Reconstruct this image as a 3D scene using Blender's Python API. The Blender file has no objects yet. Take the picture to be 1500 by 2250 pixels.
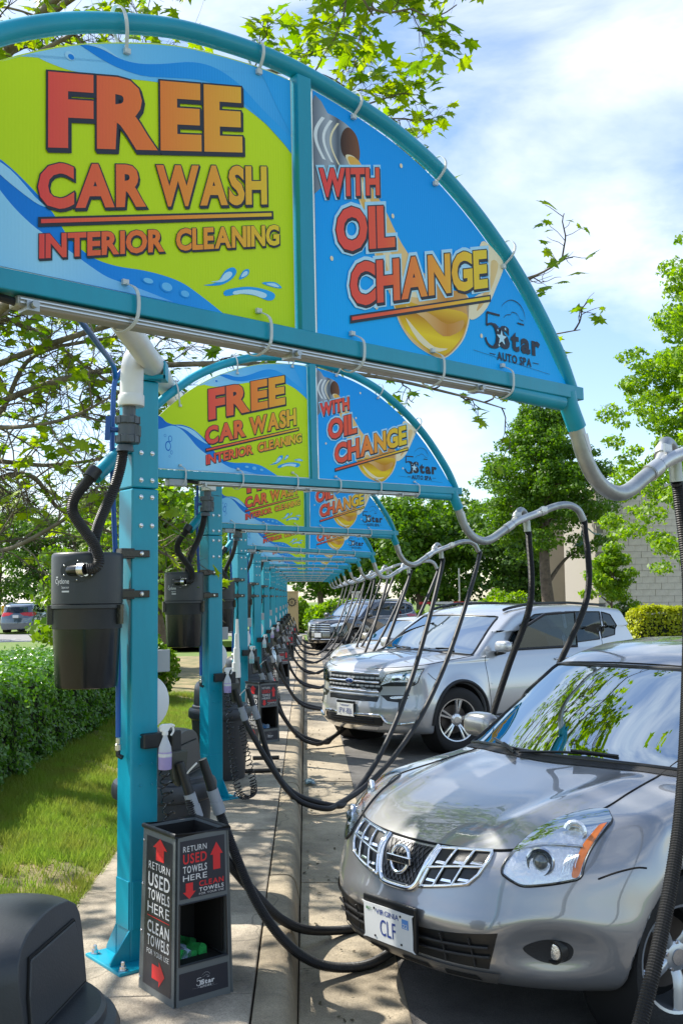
import bpy, math, random, numpy as np
from mathutils import Vector, Matrix
random.seed(7); rng = np.random.default_rng(7)
R = math.radians; sin = math.sin; cos = math.cos; PI = math.pi
SC = bpy.context.scene
COL = SC.collection

# ------------------------------------------------------------------ camera, world, sun, exposure
CAM_H = 1.7108
_yaw, _pitch, _roll = R(2.082), R(4.831), R(-.732)
_F = Vector((sin(_yaw)*cos(_pitch), cos(_yaw)*cos(_pitch), sin(_pitch)))
_R0 = Vector((cos(_yaw), -sin(_yaw), 0)); _U0 = _R0.cross(_F)
_Rv = cos(_roll)*_R0 + sin(_roll)*_U0; _Uv = -sin(_roll)*_R0 + cos(_roll)*_U0
cam = bpy.data.cameras.new('camera'); camo = bpy.data.objects.new('camera', cam); COL.objects.link(camo)
m3 = Matrix((_Rv, _Uv, -_F)).transposed()
camo.matrix_world = Matrix.Translation((0, 0, CAM_H)) @ m3.to_4x4()
cam.sensor_fit = 'VERTICAL'; cam.sensor_height = 36; cam.sensor_width = 24
cam.lens = 2192.33/2250*36; cam.clip_start = .05; cam.clip_end = 2000
SC.camera = camo

SUN_EL, SUN_AZ = R(50), R(-62)          # azimuth measured from +Y (down the row) towards +X
sun_from = Vector((sin(SUN_AZ)*cos(SUN_EL), cos(SUN_AZ)*cos(SUN_EL), sin(SUN_EL)))
W = bpy.data.worlds.new('World'); SC.world = W; W.use_nodes = True
wn = W.node_tree.nodes; wl = W.node_tree.links; wn.clear()
def _n(t, **k):
    q = wn.new(t)
    for a, b in k.items(): setattr(q, a, b)
    return q
wo = _n('ShaderNodeOutputWorld'); bg = _n('ShaderNodeBackground'); bg.inputs[1].default_value = .15
sky = _n('ShaderNodeTexSky', sky_type='NISHITA', sun_disc=False); sky.sun_elevation = SUN_EL; sky.sun_rotation = SUN_AZ
sky.air_density = 1.0; sky.dust_density = .6; sky.ozone_density = 1.6
tc = _n('ShaderNodeTexCoord')
mp = _n('ShaderNodeMapping'); mp.inputs['Scale'].default_value = (1.0, 1.0, 2.6); mp.inputs['Location'].default_value = (3.1, .6, .9)
wl.new(tc.outputs['Generated'], mp.inputs[0])
nz = _n('ShaderNodeTexNoise'); nz.inputs['Scale'].default_value = 2.6; nz.inputs['Detail'].default_value = 9; nz.inputs['Roughness'].default_value = .56
nz.inputs['Distortion'].default_value = .35
wl.new(mp.outputs[0], nz.inputs['Vector'])
cr = _n('ShaderNodeValToRGB'); cr.color_ramp.elements[0].position = .44; cr.color_ramp.elements[1].position = .78
wl.new(nz.outputs['Fac'], cr.inputs[0])
nz2 = _n('ShaderNodeTexNoise'); nz2.inputs['Scale'].default_value = 5; nz2.inputs['Detail'].default_value = 6
wl.new(mp.outputs[0], nz2.inputs['Vector'])
cc = _n('ShaderNodeValToRGB'); cc.color_ramp.elements[0].color = (4.7, 5.2, 5.8, 1); cc.color_ramp.elements[1].color = (6.6, 6.7, 6.8, 1)
cc.color_ramp.elements[0].position = .38; cc.color_ramp.elements[1].position = .6
wl.new(nz2.outputs['Fac'], cc.inputs[0])
mx = _n('ShaderNodeMix', data_type='RGBA')
wl.new(cr.outputs[0], mx.inputs[0]); wl.new(sky.outputs[0], mx.inputs[6]); wl.new(cc.outputs[0], mx.inputs[7])
wl.new(mx.outputs[2], bg.inputs[0]); wl.new(bg.outputs[0], wo.inputs[0])

sl = bpy.data.lights.new('sun', 'SUN'); sl.energy = 5.0; sl.angle = R(.55); sl.color = (1, .95, .86)
so = bpy.data.objects.new('sun', sl); COL.objects.link(so)
so.rotation_euler = (-sun_from).to_track_quat('-Z', 'Y').to_euler(); so.location = (-20, 10, 30)
SC.view_settings.view_transform = 'Standard'; SC.view_settings.look = 'None'
SC.view_settings.exposure = .72; SC.view_settings.gamma = 1
SC.cycles.max_bounces = 10; SC.cycles.transparent_max_bounces = 16; SC.cycles.caustics_reflective = False; SC.cycles.caustics_refractive = False
SC.cycles.sample_clamp_indirect = 6

# ------------------------------------------------------------------ materials
MATS = {}
def mat(name, col=(.5, .5, .5), rough=.5, metal=0., spec=.5, coat=0., trans=0., bump=0., bscale=60., var=0., vscale=3., ior=1.5,
        var2=None, stretch=None, transl=0., wear=0., alpha=1.):
    if name in MATS: return MATS[name]
    m = bpy.data.materials.new(name); m.use_nodes = True; MATS[name] = m
    nt = m.node_tree; N = nt.nodes; L = nt.links
    b = N['Principled BSDF']; out = N['Material Output']
    c4 = (*col, 1)
    b.inputs['Base Color'].default_value = c4; b.inputs['Roughness'].default_value = rough; b.inputs['Metallic'].default_value = metal
    b.inputs['Specular IOR Level'].default_value = spec; b.inputs['Coat Weight'].default_value = coat; b.inputs['Coat Roughness'].default_value = .03
    b.inputs['Transmission Weight'].default_value = trans; b.inputs['IOR'].default_value = ior; b.inputs['Alpha'].default_value = alpha
    tcn = N.new('ShaderNodeTexCoord'); vec = tcn.outputs['Object']
    if stretch:
        mpn = N.new('ShaderNodeMapping'); mpn.inputs['Scale'].default_value = stretch; L.new(vec, mpn.inputs[0]); vec = mpn.outputs[0]
    colout = None
    if var > 0:
        n1 = N.new('ShaderNodeTexNoise'); n1.inputs['Scale'].default_value = vscale; n1.inputs['Detail'].default_value = 8; n1.inputs['Roughness'].default_value = .65
        L.new(vec, n1.inputs['Vector'])
        r1 = N.new('ShaderNodeValToRGB'); r1.color_ramp.elements[0].position = .3; r1.color_ramp.elements[1].position = .72
        lo = tuple(max(0, x*(1-var)) for x in col) if var2 is None else var2
        hi = tuple(min(1, x*(1+var*.6)) for x in col)
        r1.color_ramp.elements[0].color = (*lo, 1); r1.color_ramp.elements[1].color = (*hi, 1)
        L.new(n1.outputs['Fac'], r1.inputs[0]); L.new(r1.outputs[0], b.inputs['Base Color']); colout = r1.outputs[0]
        mrn = N.new('ShaderNodeMapRange'); mrn.inputs[3].default_value = max(0, rough*.8); mrn.inputs[4].default_value = min(1, rough*1.2+.02)
        L.new(n1.outputs['Fac'], mrn.inputs[0]); L.new(mrn.outputs[0], b.inputs['Roughness'])
    if wear > 0 and colout:
        # stains, grit and hairline cracks of old paving, in the place's own coordinates
        gp = N.new('ShaderNodeNewGeometry'); w1 = N.new('ShaderNodeTexNoise'); w1.inputs['Scale'].default_value = 1.7; w1.inputs['Detail'].default_value = 7; w1.inputs['Roughness'].default_value = .7; L.new(gp.outputs['Position'], w1.inputs['Vector'])
        q1 = N.new('ShaderNodeMapRange'); q1.inputs[1].default_value = .35; q1.inputs[2].default_value = .62; q1.inputs[3].default_value = 1-wear; q1.inputs[4].default_value = 1.06; L.new(w1.outputs['Fac'], q1.inputs[0])
        w2 = N.new('ShaderNodeTexNoise'); w2.inputs['Scale'].default_value = 160; w2.inputs['Detail'].default_value = 3; L.new(gp.outputs['Position'], w2.inputs['Vector'])
        q2 = N.new('ShaderNodeMapRange'); q2.inputs[1].default_value = .30; q2.inputs[2].default_value = .55; q2.inputs[3].default_value = .62; q2.inputs[4].default_value = 1.05; L.new(w2.outputs['Fac'], q2.inputs[0])
        wd = N.new('ShaderNodeTexNoise'); wd.inputs['Scale'].default_value = 3; L.new(gp.outputs['Position'], wd.inputs['Vector']); va = N.new('ShaderNodeVectorMath'); va.operation = 'MULTIPLY_ADD'; va.inputs[1].default_value = (.35, .35, .35); L.new(wd.outputs['Color'], va.inputs[0]); L.new(gp.outputs['Position'], va.inputs[2])
        vo = N.new('ShaderNodeTexVoronoi'); vo.feature = 'DISTANCE_TO_EDGE'; vo.inputs['Scale'].default_value = .32; L.new(va.outputs[0], vo.inputs['Vector'])
        q3 = N.new('ShaderNodeMapRange'); q3.inputs[1].default_value = .0; q3.inputs[2].default_value = .0028; q3.inputs[3].default_value = .55; q3.inputs[4].default_value = 1; L.new(vo.outputs['Distance'], q3.inputs[0])
        p1 = N.new('ShaderNodeMath'); p1.operation = 'MULTIPLY'; L.new(q1.outputs[0], p1.inputs[0]); L.new(q2.outputs[0], p1.inputs[1]); p2 = N.new('ShaderNodeMath'); p2.operation = 'MULTIPLY'; L.new(p1.outputs[0], p2.inputs[0]); L.new(q3.outputs[0], p2.inputs[1])
        vm = N.new('ShaderNodeVectorMath'); vm.operation = 'SCALE'; L.new(colout, vm.inputs[0]); L.new(p2.outputs[0], vm.inputs['Scale']); L.new(vm.outputs[0], b.inputs['Base Color']); colout = vm.outputs[0]
    if bump > 0:
        n2 = N.new('ShaderNodeTexNoise'); n2.inputs['Scale'].default_value = bscale; n2.inputs['Detail'].default_value = 5
        L.new(vec, n2.inputs['Vector'])
        bn = N.new('ShaderNodeBump'); bn.inputs['Strength'].default_value = bump; bn.inputs['Distance'].default_value = .01
        L.new(n2.outputs['Fac'], bn.inputs['Height']); L.new(bn.outputs[0], b.inputs['Normal'])
    if transl > 0:
        tr = N.new('ShaderNodeBsdfTranslucent'); tr.inputs[0].default_value = c4
        if colout: L.new(colout, tr.inputs[0])
        ms = N.new('ShaderNodeMixShader'); ms.inputs[0].default_value = transl
        L.new(b.outputs[0], ms.inputs[1]); L.new(tr.outputs[0], ms.inputs[2]); L.new(ms.outputs[0], out.inputs[0])
    return m

def ramp_mat(name, stops, axis=0, lo=0., hi=1., rough=.4, transl=0.):
    """print with a colour run along one object axis"""
    if name in MATS: return MATS[name]
    m = bpy.data.materials.new(name); m.use_nodes = True; MATS[name] = m
    N = m.node_tree.nodes; L = m.node_tree.links; b = N['Principled BSDF']; out = N['Material Output']
    t = N.new('ShaderNodeTexCoord'); s = N.new('ShaderNodeSeparateXYZ'); L.new(t.outputs['Object'], s.inputs[0])
    mr = N.new('ShaderNodeMapRange'); mr.inputs[1].default_value = lo; mr.inputs[2].default_value = hi; L.new(s.outputs[axis], mr.inputs[0])
    r = N.new('ShaderNodeValToRGB'); r.color_ramp.elements[0].position = stops[0][0]; r.color_ramp.elements[0].color = (*stops[0][1], 1)
    r.color_ramp.elements[1].position = stops[-1][0]; r.color_ramp.elements[1].color = (*stops[-1][1], 1)
    for p_, c_ in stops[1:-1]:
        e = r.color_ramp.elements.new(p_); e.color = (*c_, 1)
    L.new(mr.outputs[0], r.inputs[0]); L.new(r.outputs[0], b.inputs['Base Color']); b.inputs['Roughness'].default_value = rough; b.inputs['Specular IOR Level'].default_value = .22
    # fine flutes of the corrugated plastic
    wv = N.new('ShaderNodeTexWave'); wv.inputs['Scale'].default_value = 38; L.new(t.outputs['Object'], wv.inputs['Vector'])
    bn = N.new('ShaderNodeBump'); bn.inputs['Strength'].default_value = .12; bn.inputs['Distance'].default_value = .002
    L.new(wv.outputs['Fac'], bn.inputs['Height']); L.new(bn.outputs[0], b.inputs['Normal'])
    if transl:
        tr = N.new('ShaderNodeBsdfTranslucent'); L.new(r.outputs[0], tr.inputs[0])
        ms = N.new('ShaderNodeMixShader'); ms.inputs[0].default_value = transl
        L.new(b.outputs[0], ms.inputs[1]); L.new(tr.outputs[0], ms.inputs[2]); L.new(ms.outputs[0], out.inputs[0])
    return m

# ------------------------------------------------------------------ mesh building
class MB:
    def __init__(s): s.v = []; s.f = []
    def add(s, vs, fs):
        o = len(s.v); s.v.extend([tuple(q) for q in vs]); s.f.extend([tuple(i+o for i in q) for q in fs]); return s
    def box(s, c, d, rz=0., taper=1.):
        x, y, z = (q/2 for q in d); ca, sa = cos(rz), sin(rz); vs = []
        for k in (-1, 1):
            t = taper if k > 0 else 1
            for i, j in ((-1, -1), (1, -1), (1, 1), (-1, 1)):
                a, b = i*x*t, j*y*t
                vs.append((c[0]+a*ca-b*sa, c[1]+a*sa+b*ca, c[2]+k*z))
        return s.add(vs, [(3, 2, 1, 0), (4, 5, 6, 7), (0, 1, 5, 4), (1, 2, 6, 5), (2, 3, 7, 6), (3, 0, 4, 7)])
    def prism(s, poly, fn, d0, d1):
        """poly 2-D outline; fn(a, b, d) -> 3-D"""
        n = len(poly)
        vs = [fn(a, b, d0) for a, b in poly]+[fn(a, b, d1) for a, b in poly]
        fs = [tuple(range(n))[::-1], tuple(range(n, 2*n))]+[(i, (i+1) % n, n+(i+1) % n, n+i) for i in range(n)]
        return s.add(vs, fs)
    def sheet(s, poly, fn):
        return s.add([fn(a, b) for a, b in poly], [tuple(range(len(poly)))])
    def tube(s, path, r, seg=12, caps=True, closed=False):
        P = [Vector(q) for q in path]; n = len(P)
        rs = r if hasattr(r, '__len__') else [r]*n
        T = []
        for i in range(n):
            a = P[(i-1) % n] if (i > 0 or closed) else P[i]; b = P[(i+1) % n] if (i < n-1 or closed) else P[i]
            t = (b-a); T.append(t.normalized() if t.length > 1e-9 else Vector((0, 0, 1)))
        up = Vector((0, 0, 1)) if abs(T[0].z) < .9 else Vector((1, 0, 0))
        u = T[0].cross(up).normalized(); vs = []
        for i in range(n):
            u = (u-T[i]*u.dot(T[i])).normalized(); w = T[i].cross(u)
            for k in range(seg):
                a = 2*PI*k/seg; vs.append(P[i]+(u*cos(a)+w*sin(a))*rs[i])
        fs = []
        for i in range(n if closed else n-1):
            j = (i+1) % n
            for k in range(seg):
                l = (k+1) % seg; fs.append((i*seg+k, i*seg+l, j*seg+l, j*seg+k))
        if caps and not closed:
            fs.append(tuple(range(seg))[::-1]); fs.append(tuple((n-1)*seg+k for k in range(seg)))
        return s.add(vs, fs)
    def lathe(s, prof, seg=24, c=(0, 0, 0), axis=None, caps=True):
        """profile of (radius, height) along axis (default z)"""
        az = Vector(axis).normalized() if axis else Vector((0, 0, 1))
        ux = az.orthogonal().normalized() if axis else Vector((1, 0, 0)); uy = az.cross(ux); c = Vector(c)
        vs = []; n = len(prof)
        for r, h in prof:
            for k in range(seg):
                a = 2*PI*k/seg; vs.append(c+az*h+(ux*cos(a)+uy*sin(a))*r)
        fs = [(i*seg+k, i*seg+(k+1) % seg, (i+1)*seg+(k+1) % seg, (i+1)*seg+k) for i in range(n-1) for k in range(seg)]
        if caps:
            fs.append(tuple(range(seg))[::-1]); fs.append(tuple((n-1)*seg+k for k in range(seg)))
        return s.add(vs, fs)
    def ball(s, c, r, seg=12, rings=8, sc=(1, 1, 1)):
        prof = [(max(1e-4, r*sin(PI*i/rings)), -r*cos(PI*i/rings)) for i in range(rings+1)]
        o = len(s.v); s.lathe(prof, seg, (0, 0, 0))
        for i in range(o, len(s.v)):
            x, y, z = s.v[i]; s.v[i] = (c[0]+x*sc[0], c[1]+y*sc[1], c[2]+z*sc[2])
        return s
    def mesh(s, name):
        me = bpy.data.meshes.new(name); me.from_pydata([tuple(q) for q in s.v], [], s.f); me.update(); return me

def link(o, parent=None):
    COL.objects.link(o)
    if parent is not None: o.parent = parent
    return o
def ob(name, mb, m, parent=None, smooth=40, loc=None, rot=None, bevel=0.):
    me = mb if isinstance(mb, bpy.types.Mesh) else mb.mesh(name)
    o = link(bpy.data.objects.new(name, me), parent)
    if not me.materials: me.materials.append(m if not isinstance(m, str) else MATS[m])
    if smooth:
        me.polygons.foreach_set('use_smooth', [True]*len(me.polygons)); me.set_sharp_from_angle(angle=R(smooth))
    if loc is not None: o.location = loc
    if rot is not None: o.rotation_euler = rot
    if bevel:
        b = o.modifiers.new('Bevel', 'BEVEL'); b.width = bevel; b.segments = 2; b.limit_method = 'ANGLE'; b.angle_limit = R(40)
    return o
def thing(name, label, cat, loc=(0, 0, 0), rz=0., group=None, rot=None):
    o = link(bpy.data.objects.new(name, None)); o.empty_display_size = .1
    o.location = loc; o.rotation_euler = rot if rot else (0, 0, rz); return tag(o, label, cat, group)
def tag(o, label=None, cat=None, group=None, kind=None):
    if label: o['label'] = label
    if cat: o['category'] = cat
    if group: o['group'] = group
    if kind: o['kind'] = kind
    return o
def struct(name, mb, m, parent=None, smooth=0, **k):
    o = ob(name, mb, m, parent, smooth, **k)
    if parent is None: o['kind'] = 'structure'
    return o
def copy_tree(o, parent=None):
    c = o.copy(); COL.objects.link(c); c.parent = parent
    for ch in o.children: copy_tree(ch, c)
    return c
def catmull(pts, n=8, closed=False):
    P = [Vector(q) for q in pts]; out = []; N = len(P)
    for i in range(N if closed else N-1):
        a = P[(i-1) % N] if (i > 0 or closed) else P[i]; b = P[i]; c = P[(i+1) % N]; d = P[(i+2) % N] if (i+2 < N or closed) else P[(i+1) % N]
        for k in range(n):
            t = k/n; t2 = t*t; t3 = t2*t
            out.append(.5*((2*b)+(c-a)*t+(2*a-5*b+4*c-d)*t2+(3*b-a-3*c+d)*t3))
    if not closed: out.append(P[-1])
    return out
def cat2(pts, n=6, closed=False):
    return [(q.x, q.y) for q in catmull([(a, b, 0) for a, b in pts], n, closed)]
_TXT = {}
def glyph(ch, offset):
    key = (ch, round(offset, 4))
    if key in _TXT: return _TXT[key]
    cu = bpy.data.curves.new('t', 'FONT'); cu.body = ch; cu.offset = offset; cu.resolution_u = 3
    o = bpy.data.objects.new('t', cu); COL.objects.link(o)
    dg = bpy.context.evaluated_depsgraph_get(); dg.update()
    me = bpy.data.meshes.new_from_object(o.evaluated_get(dg))
    v = [(q.co.x, q.co.y) for q in me.vertices]; f = [tuple(p.vertices) for p in me.polygons]
    bpy.data.objects.remove(o); bpy.data.curves.remove(cu); bpy.data.meshes.remove(me)
    _TXT[key] = (v, f); return v, f
def text_mb(mb, body, x0, x1, y0, y1, fn, offset=0., ref=None, gap=.075, spacing=None):
    """lettering set letter by letter and fitted in the box x0..x1, y0..y1; fn(a, b) -> 3-D.
    ref: the offset whose letter widths give the setting (so an outline sits round its letters)"""
    ref = offset if ref is None else ref; pen = 0.; put = []; lo, hi = 9., -9.
    for ch in body:
        if ch == ' ': pen += .32; continue
        rv, _ = glyph(ch, ref); ax = min(q[0] for q in rv); bx = max(q[0] for q in rv); lo = min(lo, min(q[1] for q in rv)); hi = max(hi, max(q[1] for q in rv))
        put.append((ch, pen-ax)); pen += bx-ax+gap
    wd = pen-gap; sx = (x1-x0)/wd; sy = (y1-y0)/(hi-lo)
    for ch, dx in put:
        v, f = glyph(ch, offset); mb.add([fn(x0+(a+dx)*sx, y0+(b-lo)*sy) for a, b in v], f)
    return mb
def ring_path(c, r, n=24, ax='z'):
    return [(c[0]+r*cos(2*PI*k/n), c[1]+r*sin(2*PI*k/n), c[2]) for k in range(n)]
def resample(path, step):
    P = [Vector(q) for q in path]; out = [P[0]]; acc = 0.
    for a, b in zip(P, P[1:]):
        l = (b-a).length
        if l < 1e-9: continue
        d = step-acc
        while d <= l: out.append(a+(b-a)*(d/l)); d += step
        acc = (acc+l) % step
    return out
def ribbed(mb, path, r, pitch=.009, depth=.0035, seg=12):
    p = resample(path, pitch/2); return mb.tube(p, [r if i % 2 else r-depth for i in range(len(p))], seg)
NTH = ['nearest', 'second', 'third', 'fourth', 'fifth', 'sixth', 'seventh', 'eighth', 'ninth', 'tenth', 'eleventh']
# ------------------------------------------------------------------ ground, kerb, pavement, lawn
mat('asphalt', (.165, .155, .142), .85, bump=.9, bscale=140, var=.35, vscale=2.2, wear=.35)
mat('concrete', (.46, .385, .275), .85, bump=.5, bscale=55, var=.30, vscale=1.1, wear=.42)
mat('concrete_walk', (.42, .36, .275), .85, bump=.6, bscale=45, var=.30, vscale=1.7, wear=.45)
mat('kerb_stone', (.42, .345, .235), .8, bump=.55, bscale=35, var=.38, vscale=2.6, wear=.45)
mat('joint_dirt', (.055, .045, .033), .95)
mat('soil', (.30, .22, .12), .95, bump=1., bscale=45, var=.5, vscale=2.4, var2=(.075, .10, .02))
mat('far_grass', (.13, .2, .03), .9, bump=.8, bscale=30, var=.4, vscale=2.5)
mat('far_asphalt', (.24, .235, .225), .85, var=.12, vscale=.8)
mat('white_paint', (.75, .75, .72), .7)
RZ = -.20
def zroad(x): return -.152-.018*min(1, max(0, (x+.05)/.5)) if x < .45 else max(RZ, -.170-(x-.45)*.045)
g = MB(); g.box((0, 150, -.62), (600, 500, .2)); struct('ground', g, 'far_grass')
rd = MB(); xs = [.45, .8, 1.12, 3, 8, 13.5, 30]; vs = []; fs = []
for y in (-6, 60): vs += [(x, y, zroad(x)) for x in xs]
n = len(xs); fs = [(i, i+1, n+i+1, n+i) for i in range(n-1)]
rd.add(vs, fs); struct('road', rd, 'asphalt')
gu = link(bpy.data.objects.new('gutter', None)); gu['kind'] = 'structure'
sw = link(bpy.data.objects.new('pavement', None)); sw['kind'] = 'structure'
kb = link(bpy.data.objects.new('kerb', None)); kb['kind'] = 'structure'
bed = MB(); bed.box((-.42, 22, -.24), (1.74, 50, .1)); struct('joint_bed', bed, 'joint_dirt', gu)
edges = [0.6, 3.65, 6.72, 9.0, 10.35, 13.4, 16.4, 19.5, 22.5, 25.6, 28.6, 31.7, 34.7, 37.8, 41, 44.3]
for i, (a, b) in enumerate(zip(edges, edges[1:])):
    m_ = MB(); dz = (-.012, .0, .004, -.02, .003)[i % 5]
    x0, x1 = -.052, .45
    m_.add([(x0, a+.006, -.152+dz*.3), (x1, a+.006, -.168+dz*.3), (x1, b-.006, -.168+dz*.3), (x0, b-.006, -.152+dz*.3),
            (x0, a+.006, -.22), (x1, a+.006, -.22), (x1, b-.006, -.22), (x0, b-.006, -.22)],
           [(0, 1, 2, 3), (0, 4, 5, 1), (1, 5, 6, 2), (2, 6, 7, 3), (3, 7, 4, 0)])
    ob('slab', m_, 'concrete', gu, 0, bevel=.006)
kprof = [(-.243, -.02), (-.24, -.004), (-.225, 0), (-.15, .0), (-.125, -.004), (-.105, -.015), (-.09, -.032), (-.08, -.055), (-.06, -.15), (-.058, -.21), (-.243, -.21)]
kedges = [0.2, 3.3, 6.35, 9.42, 12.1, 13.0, 16.1, 19.1, 22.2, 25.2, 28.3, 31.3, 34.4, 37.5, 41, 44.3]
for i, (a, b) in enumerate(zip(kedges, kedges[1:])):
    m_ = MB(); wob = [.004*sin(7*i+k) for k in range(4)]
    rings = [a+.005, a+(b-a)*.33, a+(b-a)*.67, b-.005]; vs = []
    for k, yy in enumerate(rings): vs += [(x+wob[k]*.6, yy, z+wob[k]*.4) for x, z in kprof]
    q = len(kprof); fs = [(k*q+j, k*q+(j+1) % q, (k+1)*q+(j+1) % q, (k+1)*q+j) for k in range(3) for j in range(q)]
    fs += [tuple(range(q)), tuple(3*q+j for j in range(q))[::-1]]
    m_.add(vs, fs); ob('kerb_stone', m_, 'kerb_stone', kb, 50)
pedges = [0.0, 1.45, 2.98, 4.5, 6.05, 7.55, 9.1, 10.6, 12.1, 13.65, 15.2, 16.7, 18.2, 19.8, 21.3, 24.3, 27.3, 30.4, 33.4, 36.5, 39.5, 43]
for i, (a, b) in enumerate(zip(pedges, pedges[1:])):
    m_ = MB(); m_.box((-.779, (a+b)/2, -.06+.0015*((i*3) % 4)), (1.062, b-a-.011, .12)); ob('slab', m_, 'concrete_walk', sw, 0, bevel=.007)
def lawn_z(x, y): return .0+.05*min(1, max(0, (-1.34-x)/.8))+.02*sin(1.9*x+.7*y)*min(1, (-1.3-x))
lw = MB(); nx, ny = 40, 120; vs = []; fs = []
for j in range(ny+1):
    for i in range(nx+1):
        x = -1.312-9.5*(i/nx)**1.6; y = -2+31*j/ny
        vs.append((x, y, lawn_z(x, y)-.012))
for j in range(ny):
    for i in range(nx): fs.append((j*(nx+1)+i+1, j*(nx+1)+i, (j+1)*(nx+1)+i, (j+1)*(nx+1)+i+1))
lw.add(vs, fs); struct('lawn', lw, 'soil', smooth=60)
# car park to the left and beyond the lawn, with its own kerbed island
pk = MB(); pk.box((-40, 44, -.3), (58, 38, .3)); struct('car_park', pk, 'far_asphalt')
cr_ = MB(); cr_.box((4, 51.5, -.3), (34, 10, .27)); struct('cross_road', cr_, 'far_asphalt')
isl = link(bpy.data.objects.new('grass_island', None)); isl['kind'] = 'structure'
m_ = MB(); out = cat2([(-16, 31.2), (-10.8, 29.6), (-8.6, 31.4), (-8.3, 37), (-9.2, 41.0), (-14, 40.2), (-22, 38.5), (-24, 34)], 6, True)
m_.prism(out, lambda a, b, d: (a, b, d), -.2, -.02); ob('island_kerb', m_, 'concrete', isl, 0)
m_ = MB(); m_.prism([(-14+(a+14)*.965, 35.3+(b-35.3)*.94) for a, b in out], lambda a, b, d: (a, b, d), -.1, .06); ob('island_turf', m_, 'far_grass', isl, 0)
isl2 = link(bpy.data.objects.new('verge', None)); isl2['kind'] = 'structure'
m_ = MB(); m_.box((-3.4, 44.4, -.2), (11.6, 5.0, .24)); ob('verge_turf', m_, 'far_grass', isl2, 0)
m_ = MB(); m_.box((-3.4, 47.02, -.2), (11.6, .2, .30)); ob('verge_kerb', m_, 'concrete', isl2, 0)
m_ = MB(); m_.box((1.0, 64.5, -.22), (44, 16, .3)); struct('far_verge', m_, 'far_grass')
for k in range(5):
    m_ = MB(); x = -14-2.9*k; m_.box((x, 46.4, -.146), (.11, 5.2, .004)); struct('bay_line', m_, 'white_paint', bpy.data.objects['car_park'])

# turf blades (nobody could count them)
mat('grass_blade', (.20, .36, .025), .55, transl=.5, var=.5, vscale=2.6, var2=(.30, .30, .05))
def blades(name, n, fx, fy, hmin, hmax, wid, keep):
    x = fx(rng.random(n)); y = fy(rng.random(n)); k = keep(x, y); x = x[k]; y = y[k]; n = len(x)
    h = hmin+(hmax-hmin)*rng.random(n); a = rng.random(n)*6.283; t = rng.random(n)*6.283; le = h*(.3+.6*rng.random(n))
    z = np.array([lawn_z(p_, q_) for p_, q_ in zip(x, y)])-.015
    dx, dy = np.cos(a)*wid, np.sin(a)*wid; lx, ly = np.cos(t)*le, np.sin(t)*le
    v = np.empty((n, 3, 3)); v[:, 0] = np.stack([x-dx, y-dy, z], 1); v[:, 1] = np.stack([x+dx, y+dy, z], 1); v[:, 2] = np.stack([x+lx, y+ly, z+h], 1)
    me = bpy.data.meshes.new(name); me.from_pydata(v.reshape(-1, 3).tolist(), [], np.arange(3*n).reshape(-1, 3).tolist())
    o = ob(name, me, 'grass_blade', None, 0); return o
def bare(x, y):
    f = np.sin(2.3*x+1.1*y)+np.sin(1.3*x-2.1*y+1)+.7*np.sin(5.1*x+3.7*y)
    d = ((x+1.62)/.28)**2+((y-6.35)/.34)**2
    f2 = rng.random(len(x)) < .12
    return ((f < 1.25+.6*np.sin(17*x+13*y)+.3*np.sin(37*x-29*y)) & (d > 1+.5*np.sin(19*x+17*y)+.3*np.sin(41*x-23*y))) | f2
gr = blades('turf', 190000, lambda r: -1.30-1.75*r**.9, lambda r: 4.6+13*r**1.25, (.025), .095, .0040, bare)
tag(gr, 'bright short grass between the pavement and the clipped hedge', 'grass', kind='stuff')

# ------------------------------------------------------------------ the vacuum stations
mat('teal', (.003, .31, .44), .33, bump=.05, bscale=300, var=.16, vscale=3., stretch=(1.6, 1.6, .35))
mat('galv', (.42, .44, .44), .42, metal=.85, var=.25, vscale=14, bump=.08, bscale=60)
mat('aluminium', (.62, .63, .63), .38, metal=.8, var=.2, vscale=10)
mat('steel', (.65, .65, .66), .25, metal=1.)
mat('black_plastic', (.014, .015, .017), .42, bump=.12, bscale=220)
mat('black_rubber', (.011, .011, .012), .5, bump=.06, bscale=150)
mat('black_gloss', (.010, .011, .012), .2, var=.3, vscale=6)
mat('drum_grey', (.026, .031, .036), .42, bump=.1, bscale=180, var=.2, vscale=5)
mat('pvc_white', (.74, .74, .71), .38, var=.10, vscale=4)
mat('pvc_grey', (.075, .09, .105), .42)
mat('blue_plastic', (.012, .075, .27), .4)
mat('blue_hose', (.008, .09, .36), .4)
mat('white_plastic', (.78, .79, .79), .4)
mat('cuff_grey', (.30, .32, .35), .55)
mat('tie_white', (.78, .80, .78), .4, transl=.3)
mat('lamp_white', (.36, .345, .31), .4, metal=.3)
mat('sticker', (.7, .7, .7), .5)
mat('ink', (.008, .012, .03), .5)
mat('grey_box', (.36, .38, .39), .5)
TH = [R(49.67), R(52.93), R(50.47), R(51.16)]; TI = [R(.69), R(.89), R(.14), R(-1.2)]
NP = 11
PX = -.826
def post_xy(i): return (PX, 1.608 if i == 0 else 4.97+(i-1)*3.78)
def theta(i): return TH[i] if i < 4 else R(51)
def tilt(i): return TI[i] if i < 4 else 0.
def pivot(i):
    x, y = post_xy(i); return Vector((x-.1805, y+.101, 2.4675))
ARC = [(.07, .02), (.20, .170), (.312, .280), (.376, .333), (.506, .428), (.65, .505), (.79, .558), (.93, .598), (1.07, .618), (1.225, .628), (1.38, .620), (1.54, .598), (1.705, .562), (1.88, .497), (2.07, .388), (2.26, .236), (2.435, .04), (2.513, -.088)]
arc = [(q.x, q.y) for q in catmull([(a, b, 0) for a, b in ARC], 6)]
def uw(u, w, d=0.): return (u, d, w)

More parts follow.
